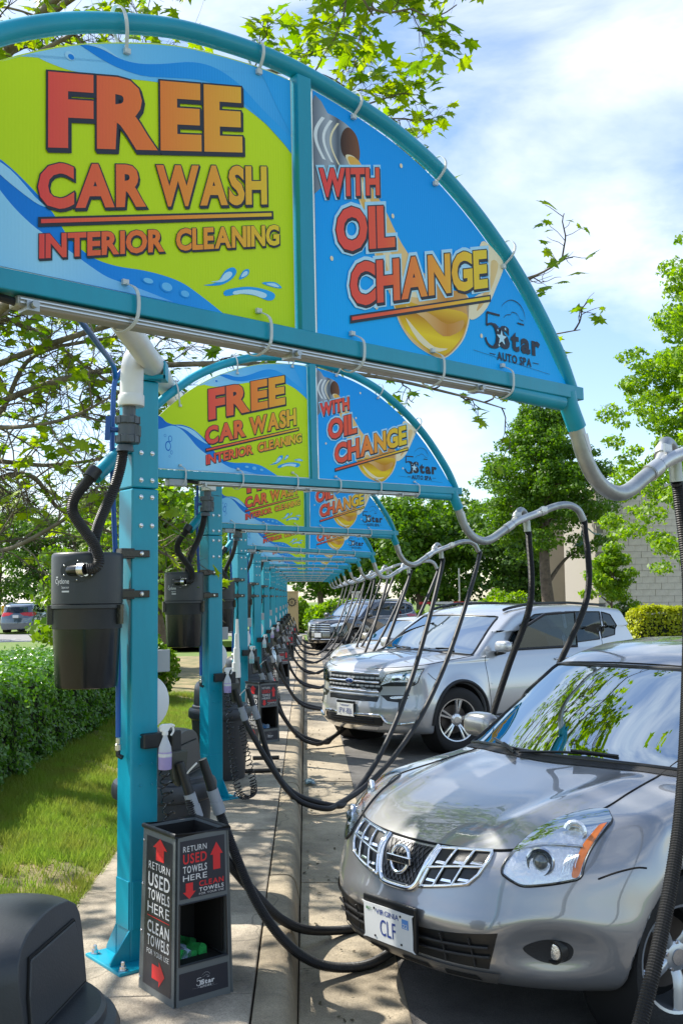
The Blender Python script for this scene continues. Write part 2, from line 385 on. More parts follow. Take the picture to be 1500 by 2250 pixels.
def make_station(i):
    x, y = post_xy(i); th = theta(i)
    t = thing('vacuum_station', 'teal steel post with arched arm, ' + ('out at the near end of the row' if i == 0 else f'{NTH[i-1]} post from the camera'),
              'vacuum station', (x, y, 0), PI/2-th, 'teal vacuum stations along the kerb')
    pv = Vector((-.1805, .101, 0)); a = Vector((sin(th), cos(th), 0)); e = Vector((-cos(th), sin(th), 0))
    pl = (pv.dot(a), pv.dot(e), 2.4675)
    return t, pl
def station_parts(t, pl, ti):
    P = [('post', MB().box((0, 0, 1.13), (.145, .145, 2.24)), 'teal', .008)]
    P.append(('upper_post', MB().box((0, 0, 2.522), (.145, .145, .536)), 'teal', .008))
    P.append(('post_cap', MB().box((0, 0, 2.799), (.16, .16, .012)), 'teal', .003))
    P.append(('base_plate', MB().box((0, 0, .008), (.36, .36, .016)), 'teal', .004))
    for nm, mb, m_, bv in P: ob(nm, mb, m_, t, 0, bevel=bv)
    for sx, sy in ((1, 0), (-1, 0), (0, 1), (0, -1)):
        g_ = MB(); poly = [(.073, .016), (.172, .016), (.172, .03), (.073, .16)]
        if sx: g_.prism(poly, lambda p_, q_, d: (sx*p_, d, q_), -.005+.068*sx, .005+.068*sx)
        else: g_.prism(poly, lambda p_, q_, d: (d, sy*p_, q_), -.005-.068*sy, .005-.068*sy)
        ob('gusset', g_, 'teal', t, 0)
    for sx, sy in ((-1, -1), (1, -1), (-1, 1), (1, 1)):
        b_ = MB(); c = (sx*.145, sy*.145, .016); b_.lathe([(.022, 0), (.022, .004), (.016, .004), (.016, .018), (.009, .018), (.009, .036), (.006, .04)], 8, c); ob('anchor_bolt', b_, 'steel', t, 30)
    c_ = MB(); c_.box((0, -.0755, .27), (.125, .006, .22)); c_.box((-.0755, 0, .27), (.006, .13, .22)); ob('cover_plate', c_, 'teal', t, 0, bevel=.002)
    for z in (2.427, 2.292, 2.208, 2.068, 1.05, .92, .82):
        for s_ in (-.025, .035):
            b_ = MB(); r_ = .0095 if z > 2 else .005; b_.lathe([(r_*1.3, 0), (r_*1.3, .002), (r_, .002), (r_, .008), (r_*.5, .010)], 6, (s_, -.0725, z), (0, -1, 0)); ob('bolt', b_, 'steel' if z > 2 else 'teal', t, 30)
    for z in (1.93, 1.735):
        b_ = MB(); b_.box((-.06, -.082, z), (.15, .02, .035)); b_.box((-.10, -.05, z), (.07, .08, .05)); ob('clamp_bracket', b_, 'black_gloss', t, 0, bevel=.003)
        b_ = MB(); b_.lathe([(.012, 0), (.012, .004), (.006, .01)], 8, (-.03, -.092, z), (0, -1, 0)); ob('clamp_bolt', b_, 'steel', t, 30)
    # stub that carries the suction up into the arm
    s_ = MB(); s_.tube([(-.04, -.02, 2.50), (-.275, -.085, 2.29)], .036, 16); ob('inlet_stub', s_, 'teal', t, 40)
    # the arm: all pieces hang from one pivot so that they can droop together
    rot = (0, -ti, 0)
    k_ = dict(loc=pl, rot=rot)
    b_ = MB().box((1.31, 0, -.107), (2.48, .055, .044)); ob('beam', b_, 'teal', t, 0, bevel=.003, **k_)
    b_ = MB().tube([uw(u, w) for u, w in arc], .0235, 14); ob('arch_tube', b_, 'teal', t, 40, **k_)
    b_ = MB().box((1.318, .0, .258), (.047, .05, .69)); ob('divider', b_, 'teal', t, 0, bevel=.003, **k_)
    b_ = MB().box((.16, 0, .0), (.2, .045, .07)); ob('arm_bracket', b_, 'teal', t, 0, bevel=.003, **k_)
    b_ = MB().box((.075, -.095, .0), (.12, .15, .26)); ob('arm_mount', b_, 'teal', t, 0, bevel=.003, **k_)
    b_ = MB().tube([uw(2.16, -.14), uw(2.452, -.1445)], .027, 12); ob('feed_pipe', b_, 'teal', t, 40, **k_)
    b_ = MB().tube([uw(2.487, -.105), uw(2.498, -.15), uw(2.541, -.222)], .0325, 16); ob('end_collar', b_, 'teal', t, 40, **k_)
    sp = [(2.53, -.205), (2.545, -.245), (2.566, -.295), (2.600, -.350), (2.655, -.401), (2.722, -.430), (2.79, -.436), (2.86, -.418), (2.942, -.378), (3.014, -.343), (3.10, -.302)]
    b_ = MB().tube(catmull([uw(*q) for q in sp], 5), .0275, 18); ob('s_pipe', b_, 'galv', t, 50, **k_)
    b_ = MB().tube([uw(2.995, -.352), uw(3.06, -.321)], .0315, 18); b_.tube([uw(3.0, -.35), uw(3.006, -.347)], .033, 18); ob('coupling', b_, 'aluminium', t, 40, **k_)
    w_ = MB(); w_.tube(catmull([(3.05, 0, -.326), (3.12, -.01, -.292), (3.257, -.06, -.243), (3.30, -.07, -.228)], 4), .026, 16); w_.tube(catmull([(3.07, 0, -.315), (3.11, .012, -.292), (3.145, .026, -.268)], 4), .025, 16); ob('wye', w_, 'aluminium', t, 50, **k_)
    for p0, p1 in (((3.29, -.068, -.232), (3.335, -.078, -.215)), ((3.135, .024, -.274), (3.165, .036, -.246))):
        c_ = MB(); c_.tube([p0, p1], .031, 16); d = (Vector(p1)-Vector(p0)).normalized(); c0 = (Vector(p0)+Vector(p1))/2; c_.box((c0.x-.02, c0.y-.035, c0.z+.012), (.085, .006, .034), .2); ob('flap_valve', c_, 'aluminium', t, 40, **k_)
    o_ = MB(); o_.tube(catmull([(3.32, -.075, -.222), (3.40, -.09, -.195), (3.48, -.105, -.178), (3.565, -.12, -.178), (3.645, -.13, -.212), (3.692, -.135, -.285)], 6), .0255, 16); ob('outlet_elbow', o_, 'galv', t, 50, **k_)
    o_ = MB(); o_.tube(catmull([(3.150, .030, -.262), (3.185, .042, -.228), (3.225, .05, -.212), (3.262, .052, -.232), (3.283, .054, -.285), (3.292, .055, -.36)], 6), .0255, 16); ob('outlet_elbow', o_, 'galv', t, 50, **k_)
    # strip light slung under the beam
    l_ = MB(); l_.box((1.40, .004, -.1435), (1.74, .044, .024)); ob('strip_light', l_, 'lamp_white', t, 0, bevel=.006, **k_)
    l_ = MB(); l_.box((1.40, -.0195, -.140), (1.73, .005, .003)); l_.box((1.40, -.0195, -.148), (1.73, .005, .003)); ob('light_rail', l_, 'aluminium', t, 0, **k_)
    for u in (.56, 1.27, 2.0):
        l_ = MB(); l_.box((u, -.008, -.154), (.028, .042, .02)); l_.lathe([(.008, 0), (.008, .012)], 8, (u, -.03, -.152), (0, -1, 0)); ob('light_clip', l_, 'galv', t, 30, **k_)
    j_ = MB(); j_.box((.40, 0, -.149), (.11, .05, .036)); ob('junction_box', j_, 'grey_box', t, 0, bevel=.004, **k_)
    j_ = MB(); j_.tube(catmull([(.45, 0, -.15), (.48, .01, -.137), (.52, 0, -.142), (.56, 0, -.15)], 5), .009, 8); ob('cable', j_, 'black_rubber', t, 40, **k_)
    l_ = MB(); l_.add([(2.540, -.0279, -.248), (2.563, -.0279, -.241), (2.583, -.0279, -.302), (2.571, -.0279, -.306)], [(0, 1, 2, 3)]); ob('sticker', l_, 'sticker', t, 0, **k_)
ST = []
for i in range(NP):
    t, pl = make_station(i)
    if i == 0: station_parts(t, pl, tilt(0))
    else:
        for ch in ST[0].children:
            c = ch.copy(); COL.objects.link(c); c.parent = t
            if ch.rotation_euler.y != 0 or ch.location.length > 1: c.location = pl; c.rotation_euler = (0, -tilt(i), 0)
    ST.append(t)

# ------------------------------------------------------------------ the two printed panels in every arch
SLOPE = .265
RED, ORG, YEL = (.92, .075, .07), (.95, .23, .04), (.90, .66, .03)
TL_ = 0.
mat('sign_green', (.46, .60, .004), .4, transl=TL_)
mat('sign_core', (.85, .87, .87), .5)
mat('sign_ink', (.012, .016, .028), .5)
mat('sign_blue', (.004, .22, .66), .4, transl=TL_)
ramp_mat('print_green', [(0, (.60, .80, .006)), (1, (.68, .86, .006))], 2, -.1, .6, transl=TL_)
ramp_mat('print_blue', [(0, (.002, .46, 1.0)), (.5, (.002, .38, .96)), (1, (.003, .33, .90))], 2, -.1, .6, transl=TL_)
ramp_mat('print_sky', [(0, (.40, .75, .98)), (.45, (.18, .58, .95)), (1, (.03, .40, .90))], 0, .5, 1.3, transl=TL_)
ramp_mat('print_pool', [(0, (.16, .58, .95)), (.5, (.38, .74, .97)), (1, (.08, .42, .92))], 0, .2, 1.0, transl=TL_)
ramp_mat('print_wave', [(0, (.004, .15, .62)), (.5, (.006, .26, .82)), (1, (.03, .42, .92))], 0, .2, 1.25, transl=TL_)
ramp_mat('print_foam', [(0, (.60, .86, .98)), (1, (.35, .70, .97))], 2, -.1, .6, transl=TL_)
ramp_mat('letters_a', [(0, RED), (.45, ORG), (.8, (.95, .45, .04)), (1, YEL)], 0, .57, 1.24, transl=0.)
ramp_mat('letters_b', [(0, RED), (.35, (.94, .12, .05)), (.62, (.96, .36, .04)), (.85, (.95, .60, .03)), (1, YEL)], 0, 1.37, 2.09, transl=0.)
ramp_mat('print_bottle', [(0, (.16, .18, .22)), (.35, (.42, .46, .52)), (.55, (.10, .12, .15)), (.8, (.5, .54, .58)), (1, (.22, .24, .28))], 0, 1.36, 1.53, transl=0.)
ramp_mat('print_mouth', [(0, (.045, .022, .012)), (1, (.25, .10, .04))], 0, 1.46, 1.54, transl=0.)
ramp_mat('print_oil', [(0, (.85, .45, .06)), (.35, (.92, .62, .26)), (.6, (.66, .27, .03)), (1, (.9, .66, .3))], 0, 1.48, 2.15, transl=0.)
ramp_mat('print_gold', [(0, (.72, .36, .004)), (.4, (.98, .68, .01)), (.7, (.62, .26, .004)), (1, (.95, .62, .03))], 2, -.09, .09, transl=0.)
ramp_mat('print_pale', [(0, (.92, .78, .5)), (1, (.95, .82, .56))], 0, 1.4, 2.2, transl=0.)
ramp_mat('print_halo', [(0, (.12, .42, .78)), (1, (.12, .42, .78))], 0, 1.4, 2.2, transl=TL_)
LAY = .0006
def lay(k): return lambda u, w: (u, -.0032-LAY*k, w)
def shear(k, s=SLOPE): return lambda u, v: (u, -.0032-LAY*k, v+s*u)
def sheet_obj(name, poly, m_, par, k): return ob(name, MB().sheet(poly, lay(k)), m_, par, 0)
def arc_at(u):
    for (a, b), (c, d) in zip(arc, arc[1:]):
        if a <= u <= c: return b+(d-b)*(u-a)/(c-a+1e-9)
    return -.08
def top_edge(u0, u1, gap, n=24):
    r = []
    for k in range(n+1):
        u = u0+(u1-u0)*k/n; r.append((u, max(-.083, arc_at(u)-gap*(1+.9*abs(u-1.25)**1.5))))
    return r
def word(par, name, body, x0, x1, v0, v1, k, m_, off, s=SLOPE, edge=.03, drop=.005, gap=.16):
    """one printed line: dark outline with a dropped edge, coloured face on top"""
    o_ = MB()
    for j, (dx, dv) in enumerate(((0, 0), (drop*.3, -drop*.5), (drop*.6, -drop))):
        text_mb(o_, body, x0+dx, x1+dx, v0+dv, v1+dv, shear(k+.15*j, s), off+edge, off, gap)
    ob(name+'_outline', o_, 'sign_ink', par, 0)
    f_ = MB(); text_mb(f_, body, x0, x1, v0, v1, shear(k+1.2, s), off, off, gap); ob(name, f_, m_, par, 0)
def bar(par, name, x0, x1, v, h, k, m_, s=SLOPE):
    q = [(x0-.006, v-h/2-.008), (x1+.007, v-h/2-.008), (x1+.006, v+h/2+.005), (x0-.006, v+h/2+.005)]
    ob(name+'_outline', MB().sheet(q, shear(k, s)), 'sign_ink', par, 0)
    ob(name, MB().sheet([(x0, v-h/2), (x1, v-h/2), (x1, v+h/2), (x0, v+h/2)], shear(k+1.2, s)), m_, par, 0)
def zip_tie(par, u, w, up):
    m_ = MB()
    if up:
        z = arc_at(u); nrm = Vector((u-1.25, (z+.7)*.9)).normalized(); c = (u+nrm.x*.02, z+nrm.y*.0)
        pts = [(u, -.006, w), (u+nrm.x*.03, -.03, w+(z-w)*.55), (u+nrm.x*.05, -.033, z+.004), (u+nrm.x*.06, -.012, z+.03), (u+nrm.x*.06, .012, z+.032), (u+nrm.x*.04, .032, z+.004), (u, .01, w)]
    else:
        pts = [(u, -.006, w), (u+.012, -.035, w-.018), (u+.018, -.038, -.105), (u+.012, -.034, -.148), (u-.004, 0, -.168), (u-.01, .032, -.14), (u, .01, w)]
    p_ = catmull(pts, 5)
    for a, b in zip(p_, p_[1:]):
        d = (b-a).normalized(); s_ = Vector((1, 0, 0)) if abs(d.x) < .8 else Vector((0, 0, 1)); s_ = (s_-d*s_.dot(d)).normalized()*.0042; nn = d.cross(s_).normalized()*.0011
        m_.add([a-s_-nn, a+s_-nn, a+s_+nn, a-s_+nn, b-s_-nn, b+s_-nn, b+s_+nn, b-s_+nn], [(0, 1, 5, 4), (1, 2, 6, 5), (2, 3, 7, 6), (3, 0, 4, 7)])
    m_.box((u, -.010, w), (.015, .009, .012)); ob('zip_tie', m_, 'tie_white', par, 0)

def panel(par, outline, m_core, m_face, bottom=0):
    ob('panel', MB().prism(outline, lambda a, b, d: (a, d, b), -.002, .002), m_core, par, 0)
    cx = sum(q[0] for q in outline)/len(outline); cz = sum(q[1] for q in outline)/len(outline)
    ob('print', MB().sheet([(cx+(a-cx)*.994, cz+(b-cz)*.990) for a, b in outline], lay(0)), m_face, par, 0)

def make_wash_sign(t):
    tp = top_edge(.155, 1.291, .036)
    panel(t, [(.155, -.079), (1.291, -.082)]+[q for q in reversed(tp)], 'sign_core', 'print_green')
    clip = lambda pts: [(min(max(u, .16), 1.286), min(w, (arc_at(min(max(u, .16), 1.286))-.036*(1+.9*abs(u-1.25)**1.5)-.004))) for u, w in pts]
    up_edge = cat2([(.50, .385), (.56, .402), (.60, .398), (.66, .398), (.73, .412), (.81, .430), (.88, .446), (.99, .463), (1.09, .472), (1.15, .462), (1.225, .432), (1.287, .388)], 4)
    tops = [(1.286-.786*k/20, 1.) for k in range(21)]
    sheet_obj('upper_wave', clip(up_edge+tops), 'print_sky', t, 1)
    dk = cat2([(.68, .468), (.73, .474), (.78, .468), (.83, .474), (.89, .494), (.98, .530), (1.05, .538), (1.12, .520), (1.19, .480), (1.286, .432)], 4)
    dk2 = cat2([(1.286, .392), (1.19, .450), (1.125, .478), (1.055, .494), (1.0, .492), (.92, .470), (.84, .448), (.77, .445), (.72, .453)], 4)
    sheet_obj('wave_streak', clip(dk+dk2), 'print_wave', t, 2)
    sheet_obj('wave_corner', clip(cat2([(1.16, .60), (1.20, .56), (1.24, .50), (1.286, .44)], 4)+[(1.286, .62), (1.22, .62)]), 'print_wave', t, 2)
    cr_ = [(u, w+.010) for u, w in dk]; sheet_obj('wave_crest', clip(dk+[(u, w+.007*sin(PI*min(1, i_/8))) for i_, (u, w) in list(enumerate(dk))[::-1]]), 'print_foam', t, 3)
    for (cx, cz, rx, rz_) in ((.745, .522, .030, .020), (.68, .482, .026, .014), (.655, .43, .012, .01), (.72, .497, .008, .007), (.615, .445, .018, .010)):
        sheet_obj('drop', clip([(cx+rx*cos(a*.3491), cz+rz_*sin(a*.3491)) for a in range(18)]), 'print_foam', t, 3.2)
        sheet_obj('drop_shade', clip([(cx+rx*.25+rx*.62*cos(a*.3491), cz-rz_*.15+rz_*.62*sin(a*.3491)) for a in range(18)]), 'print_wave', t, 3.8)
    lo = cat2([(.16, .235), (.24, .215), (.311, .199), (.342, .174), (.386, .163), (.437, .166), (.502, .150), (.567, .108), (.615, .066), (.655, .018), (.707, -.012), (.767, -.020), (.84, -.016), (.90, -.018), (.95, -.027), (1.008, -.052), (1.06, -.078)], 4)
    sheet_obj('lower_wave', lo+[(.16, -.074)], 'print_wave', t, 1)
    li = cat2([(.16, .10), (.24, .118), (.311, .135), (.374, .156), (.424, .146), (.475, .108), (.526, .058), (.579, .022), (.65, -.008), (.70, -.032), (.746, -.050), (.80, -.057), (.86, -.066), (.92, -.076)], 4)
    sheet_obj('pool', li+[(.16, -.075)], 'print_pool', t, 2)
    sheet_obj('wave_lip', cat2([(.40, .158), (.46, .156), (.52, .135), (.575, .09), (.60, .075), (.575, .078), (.52, .105), (.46, .14)], 4, True), 'print_sky', t, 2.5)
    for cx, cz, rx, rz_ in ((.365, .085, .012, .017), (.352, .045, .017, .027), (.335, .10, .007, .008), (.372, .012, .007, .011), (.36, -.01, .005, .006), (.90, -.043, .02, .013), (.95, -.05, .016, .010), (.85, -.038, .018, .008)):
        sheet_obj('bubble', [(cx+rx*cos(a*.3491), cz+rz_*sin(a*.3491)) for a in range(18)], 'print_wave', t, 3)
        sheet_obj('bubble_light', [(cx+rx*.72*cos(a*.3491), cz+rz_*.76*sin(a*.3491)) for a in range(18)], 'print_pool' if cx < .5 else 'print_sky', t, 3.6)
    for d in ([(1.003, -.019), (1.043, -.004), (1.067, .029), (1.092, .043), (1.102, .033), (1.084, .010), (1.05, -.010)], [(1.109, .017), (1.123, .041), (1.14, .048), (1.139, .035), (1.123, .022)],
              [(1.062, -.026), (1.077, -.015), (1.133, .002), (1.183, .006), (1.22, .001), (1.218, -.014), (1.197, -.021), (1.161, -.016), (1.112, -.020), (1.07, -.033)], [(1.18, .021), (1.221, .031), (1.244, .023), (1.239, .018), (1.213, .017)]):
        sheet_obj('splash', cat2(d, 3, True), 'print_wave', t, 2)
        cx = sum(q[0] for q in d)/len(d); cz = sum(q[1] for q in d)/len(d)
        sheet_obj('splash_light', cat2([(cx+(a-cx)*.66, cz+(b-cz)*.6) for a, b in d], 3, True), 'print_foam', t, 2.6)
    word(t, 'lettering', 'FREE', .603, 1.124, .046, .216, 5, 'letters_a', .052, edge=.020, drop=.007, gap=.035)
    word(t, 'lettering', 'CAR', .580, .845, -.090, .012, 5, 'letters_a', .045, edge=.022, drop=.005, gap=.03)
    word(t, 'lettering', 'WASH', .872, 1.200, -.090, .012, 5, 'letters_a', .045, edge=.022, drop=.005, gap=.03)
    bar(t, 'underline', .587, 1.214, -.116, .009, 5, 'letters_a')
    word(t, 'lettering', 'INTERIOR', .583, .893, -.198, -.143, 5, 'letters_a', .040, edge=.024, drop=.004, gap=.035)
    word(t, 'lettering', 'CLEANING', .925, 1.238, -.198, -.143, 5, 'letters_a', .040, edge=.024, drop=.004, gap=.035)
    for u, w in ((.426, .268), (.795, .489), (1.178, .572)): zip_tie(t, u, w, True)
    for u in (.421, .787, 1.165): zip_tie(t, u, -.055, False)

def make_oil_sign(t):
    tp = top_edge(1.362, 2.49, .030)
    panel(t, [(1.362, -.082), (2.488, -.0835)]+[q for q in reversed(tp)], 'sign_core', 'print_blue')
    T = lambda u: arc_at(u)-.036*(1+.9*abs(u-1.25)**1.5)-.006
    sheet_obj('bottle', [(1.364, .56), (1.372, T(1.372)), (1.395, .566), (1.417, .540), (1.445, .538)]+cat2([(1.479, .532), (1.511, .517), (1.532, .485), (1.535, .450), (1.522, .412)], 3)+[(1.45, .37), (1.40, .335), (1.364, .300)], 'print_bottle', t, 1)
    for cx, w_ in ((1.395, .012), (1.425, .010), (1.452, .007)):
        pts = [(cx+.03*sin(PI*k/12)*-1+.0, .405+.118*k/12) for k in range(13)]
        sheet_obj('thread', pts+[(a+w_, b) for a, b in reversed(pts)], 'print_pale' if cx > 1.44 else 'sign_core', t, 1.6)
    sheet_obj('mouth', cat2([(1.463, .478), (1.474, .507), (1.495, .523), (1.521, .510), (1.533, .481), (1.534, .448), (1.522, .428), (1.488, .430), (1.467, .443)], 3, True), 'print_mouth', t, 2)
    st = cat2([(1.488, .436), (1.530, .437), (1.572, .381), (1.629, .321), (1.695, .235), (1.782, .168), (1.874, .141), (1.972, .137), (1.982, .079), (1.960, .015), (1.925, -.029), (1.865, -.072), (1.809, -.073), (1.729, -.046), (1.678, .002), (1.65, .065), (1.622, .115), (1.59, .176), (1.56, .267), (1.529, .333), (1.507, .400)], 4, True)
    sheet_obj('pour_glow', [(1.76+(a-1.76)*1.03, .14+(b-.14)*1.01) for a, b in st], 'print_pale', t, 2.4)
    sheet_obj('pour', st, 'print_oil', t, 3)
    sheet_obj('pour_light', cat2([(1.52, .42), (1.555, .36), (1.61, .27), (1.66, .18), (1.72, .12), (1.80, .10), (1.72, .085), (1.66, .10), (1.62, .18), (1.575, .28), (1.535, .36)], 4, True), 'print_pale', t, 3.6)
    wg = [(2.045, .300), (2.068, .328), (2.130, .302), (2.163, .268), (2.125, .195), (2.072, .115), (2.019, .072), (1.983, .066), (1.975, .111), (2.033, .150), (2.081, .178), (2.081, .285)]
    sheet_obj('splash', cat2(wg, 3, True), 'print_pale', t, 3)
    sheet_obj('splash_shade', cat2([(2.10, .27), (2.135, .268), (2.11, .205), (2.06, .13), (2.02, .095), (2.05, .15), (2.09, .20)], 3, True), 'print_oil', t, 3.6)
    gd = [(1.660, .070), (1.778, .066), (1.88, .078), (1.972, .075), (1.958, .020), (1.92, -.026), (1.865, -.066), (1.809, -.066), (1.737, -.040), (1.686, .000)]
    sheet_obj('oil_drop', cat2(gd, 3, True), 'print_gold', t, 3.8)
    sheet_obj('oil_light', cat2([(1.70, .02), (1.76, -.02), (1.82, -.048), (1.88, -.045), (1.82, -.062), (1.75, -.038)], 3, True), 'print_pale', t, 4.4)
    sheet_obj('oil_shade', cat2([(1.70, .055), (1.78, .03), (1.86, -.01), (1.94, .02), (1.955, .055), (1.88, .03), (1.80, .05)], 3, True), 'print_oil', t, 4.4)
    for cx, cz in ((1.66, .31), (1.63, .30), (1.595, .25), (1.42, .135), (1.70, .47), (1.585, .03), (2.04, .02)): sheet_obj('droplet', [(cx+.006*cos(a*.7), cz+.007*sin(a*.7)) for a in range(9)], 'print_pale', t, 3.2)
    S2 = .28
    for body, x0, x1, v0, v1, o_ in (('WITH', 1.378, 1.607, -.093, -.012, .045), ('OIL', 1.436, 1.664, -.248, -.122, .048), ('CHANGE', 1.483, 2.077, -.404, -.279, .046)):
        h_ = MB(); text_mb(h_, body, x0, x1, v0, v1, shear(4.6, S2), o_+.085, o_, .035); ob('glow', h_, 'print_foam', t, 0)
        word(t, 'lettering', body, x0, x1, v0, v1, 5.4, 'letters_b', o_, S2, edge=.022, drop=.006, gap=.035)
    bar(t, 'underline', 1.488, 2.084, -.436, .010, 5, 'letters_b', S2)
    logo(t, lambda u, v: (u, -.0032-LAY*4, v), 2.058, -.012, .275, 'ink', star='print_foam')
    for u, w in ((1.509, .556), (1.842, .453), (2.155, .262)): zip_tie(t, u, w, True)
    for u in (1.485, 1.808, 2.133): zip_tie(t, u, -.062, False)

def logo(par, fn, x, y, w, m_, star=None, arcs=True):
    """the car wash emblem: big 5, Star, a wheel arch and the small line under it"""
    k = w/.275; up = lambda a, b: fn(x+a*k, y+b*k); q = MB()
    P5 = [(.075, .112), (.012, .112), (.008, .070), (.030, .078), (.055, .070), (.068, .045), (.060, .018), (.035, .004), (.010, .012), (.000, .030)]
    pts = cat2(P5[2:], 5); pts = P5[:3]+pts[1:]
    for i_, ((a, b), (c, d)) in enumerate(zip(pts, pts[1:])):
        t_ = .0045+.011*max(0, sin(PI*min(1, max(0, (i_-8)/18)))) if i_ > 6 else .0035
        dx, dy = c-a, d-b; l = math.hypot(dx, dy)+1e-9; nx_, ny_ = -dy/l*t_, dx/l*t_
        q.add([up(a-nx_, b-ny_), up(c-nx_, d-ny_), up(c+nx_, d+ny_), up(a+nx_, b+ny_)], [(0, 1, 2, 3)])
    text_mb(q, 'S', .070, .122, .006, .082, up, .05); text_mb(q, 'tar', .126, .282, .006, .070, up, .045)
    text_mb(q, 'AUTO SPA', .055, .232, -.034, -.006, up, .03)
    for a, b in ((.018, .048), (.240, .272)): q.add([up(a, -.019), up(b, -.019), up(b, -.0165), up(a, -.0165)], [(0, 1, 2, 3)])
    q.add([up(-.06, -.018), up(-.06, -.019), up(.33, -.045), up(.33, -.044)], [(0, 1, 2, 3)])
    if arcs:
        ar = cat2([(.078, .122), (.092, .150), (.135, .173), (.180, .166), (.205, .135), (.200, .102)], 6)
        for (a, b), (c, d) in zip(ar, ar[1:]): q.add([up(a, b-.0013), up(c, d-.0013), up(c+.001, d+.0013), up(a+.001, b+.0013)], [(0, 1, 2, 3)])
        car = cat2([(.095, .108), (.11, .120), (.13, .124), (.14, .134), (.165, .132), (.178, .118), (.197, .114)], 4)
        for (a, b), (c, d) in zip(car, car[1:]): q.add([up(a, b-.001), up(c, d-.001), up(c, d+.001), up(a, b+.001)], [(0, 1, 2, 3)])
        q.add([up(.165, .100), up(.20, .099), up(.20, .104), up(.165, .105)], [(0, 1, 2, 3)])
    ob('emblem', q, m_, par, 0)
    if star:
        s_ = MB()
        for cx, cz, r in ((.080, .040, .026), (.10, .072, .006), (.062, .062, .005), (.066, .014, .006)):
            pt = [(cx+r*(1 if j % 2 == 0 else .42)*sin(PI*j/5), cz+r*(1 if j % 2 == 0 else .42)*cos(PI*j/5)) for j in range(10)]
            c_ = fn(x+cx*k, y+cz*k)
            s_.add([(a, b-.0008, c) for a, b, c in [up(a, b) for a, b in pt]], [tuple(range(10))])
        ob('emblem_star', s_, star, par, 0)

WS = OS = None
for i in range(NP):
    kw = dict(loc=pivot(i), rot=(0, -tilt(i), PI/2-theta(i)))
    who = f'{NTH[i]} arch from the camera'
    if i == 0:
        WS = thing('wash_sign', 'yellow and blue FREE CAR WASH panel tied in the '+who, 'sign', group='free car wash panels', **kw); make_wash_sign(WS)
        OS = thing('oil_sign', 'blue WITH OIL CHANGE panel tied in the '+who, 'sign', group='oil change panels', **kw); make_oil_sign(OS)
    else:
        for src, lb in ((WS, 'yellow and blue FREE CAR WASH panel tied in the '), (OS, 'blue WITH OIL CHANGE panel tied in the ')):
            c = copy_tree(src); c.location = kw['loc']; c.rotation_euler = kw['rot']; c['label'] = lb+who
# ------------------------------------------------------------------ pipes, separators, hoses and small gear of every bay
mat('towel_green', (.03, .46, .10), .95, bump=1., bscale=260, var=.35, vscale=30)
mat('towel_blue', (.10, .30, .62), .95, bump=1., bscale=260, var=.3, vscale=30)
mat('towel_pale', (.45, .62, .82), .95, bump=1., bscale=260)
mat('bin_black', (.02, .021, .024), .42, bump=.15, bscale=160)
mat('bin_grey', (.115, .13, .135), .5, bump=.1, bscale=200)
mat('bin_print', (.020, .021, .032), .42)
mat('bin_inside', (.004, .004, .004), .8)
mat('red_print', (.62, .022, .026), .5)
mat('white_print', (.62, .63, .64), .5)
mat('can_black', (.030, .034, .040), .38, bump=.06, bscale=160, var=.14, vscale=5)
mat('bag_clear', (.5, .55, .55), .3, trans=.6)
m = mat('spray_plastic', (.80, .82, .84), .35, transl=.5)
mat('violet_liquid', (.60, .50, .80), .3, transl=.5); mat('aqua_liquid', (.45, .75, .80), .3, transl=.5)
BT = bpy.data.objects

def world_dir(i): th = theta(i); return Vector((sin(th), cos(th), 0)), Vector((-cos(th), sin(th), 0))
def arm_pt(i, u, y, w):
    """point of the arm's own frame in the world"""
    a, e = world_dir(i); t = tilt(i); p_ = pivot(i)
    return p_+a*(u*cos(t)-w*sin(t))+e*y+Vector((0, 0, u*sin(t)+w*cos(t)))

# main suction pipe on top of the posts
pm = thing('suction_main', 'long white plastic pipe carried along the tops of the teal posts', 'pipe', (0, 0, 0))
pz = 2.872; pxm = -.752
ob('main_pipe', MB().tube([(pxm+.045, .2, pz-.10), (pxm+.045, 3.9, pz-.075), (pxm, 4.97, pz), (pxm, 12, pz), (pxm, 43.5, pz)], .053, 20), 'pvc_white', pm, 40)
for i in range(1, NP):
    x, y = post_xy(i)
    c_ = MB(); c_.tube([(pxm, y-.20, pz-.004), (pxm, y-.02, pz)], .0585, 20); c_.tube([(pxm, y+.10, pz), (pxm, y+.2, pz)], .0585, 20); ob('tee', c_, 'pvc_white', pm, 40)
    s_ = MB(); s_.box((pxm, y-.02, pz-.064), (.13, .10, .02)); s_.box((pxm-.06, y-.02, pz-.03), (.01, .10, .09)); s_.box((pxm+.062, y-.02, pz-.03), (.01, .10, .09)); ob('saddle', s_, 'teal', pm, 0)

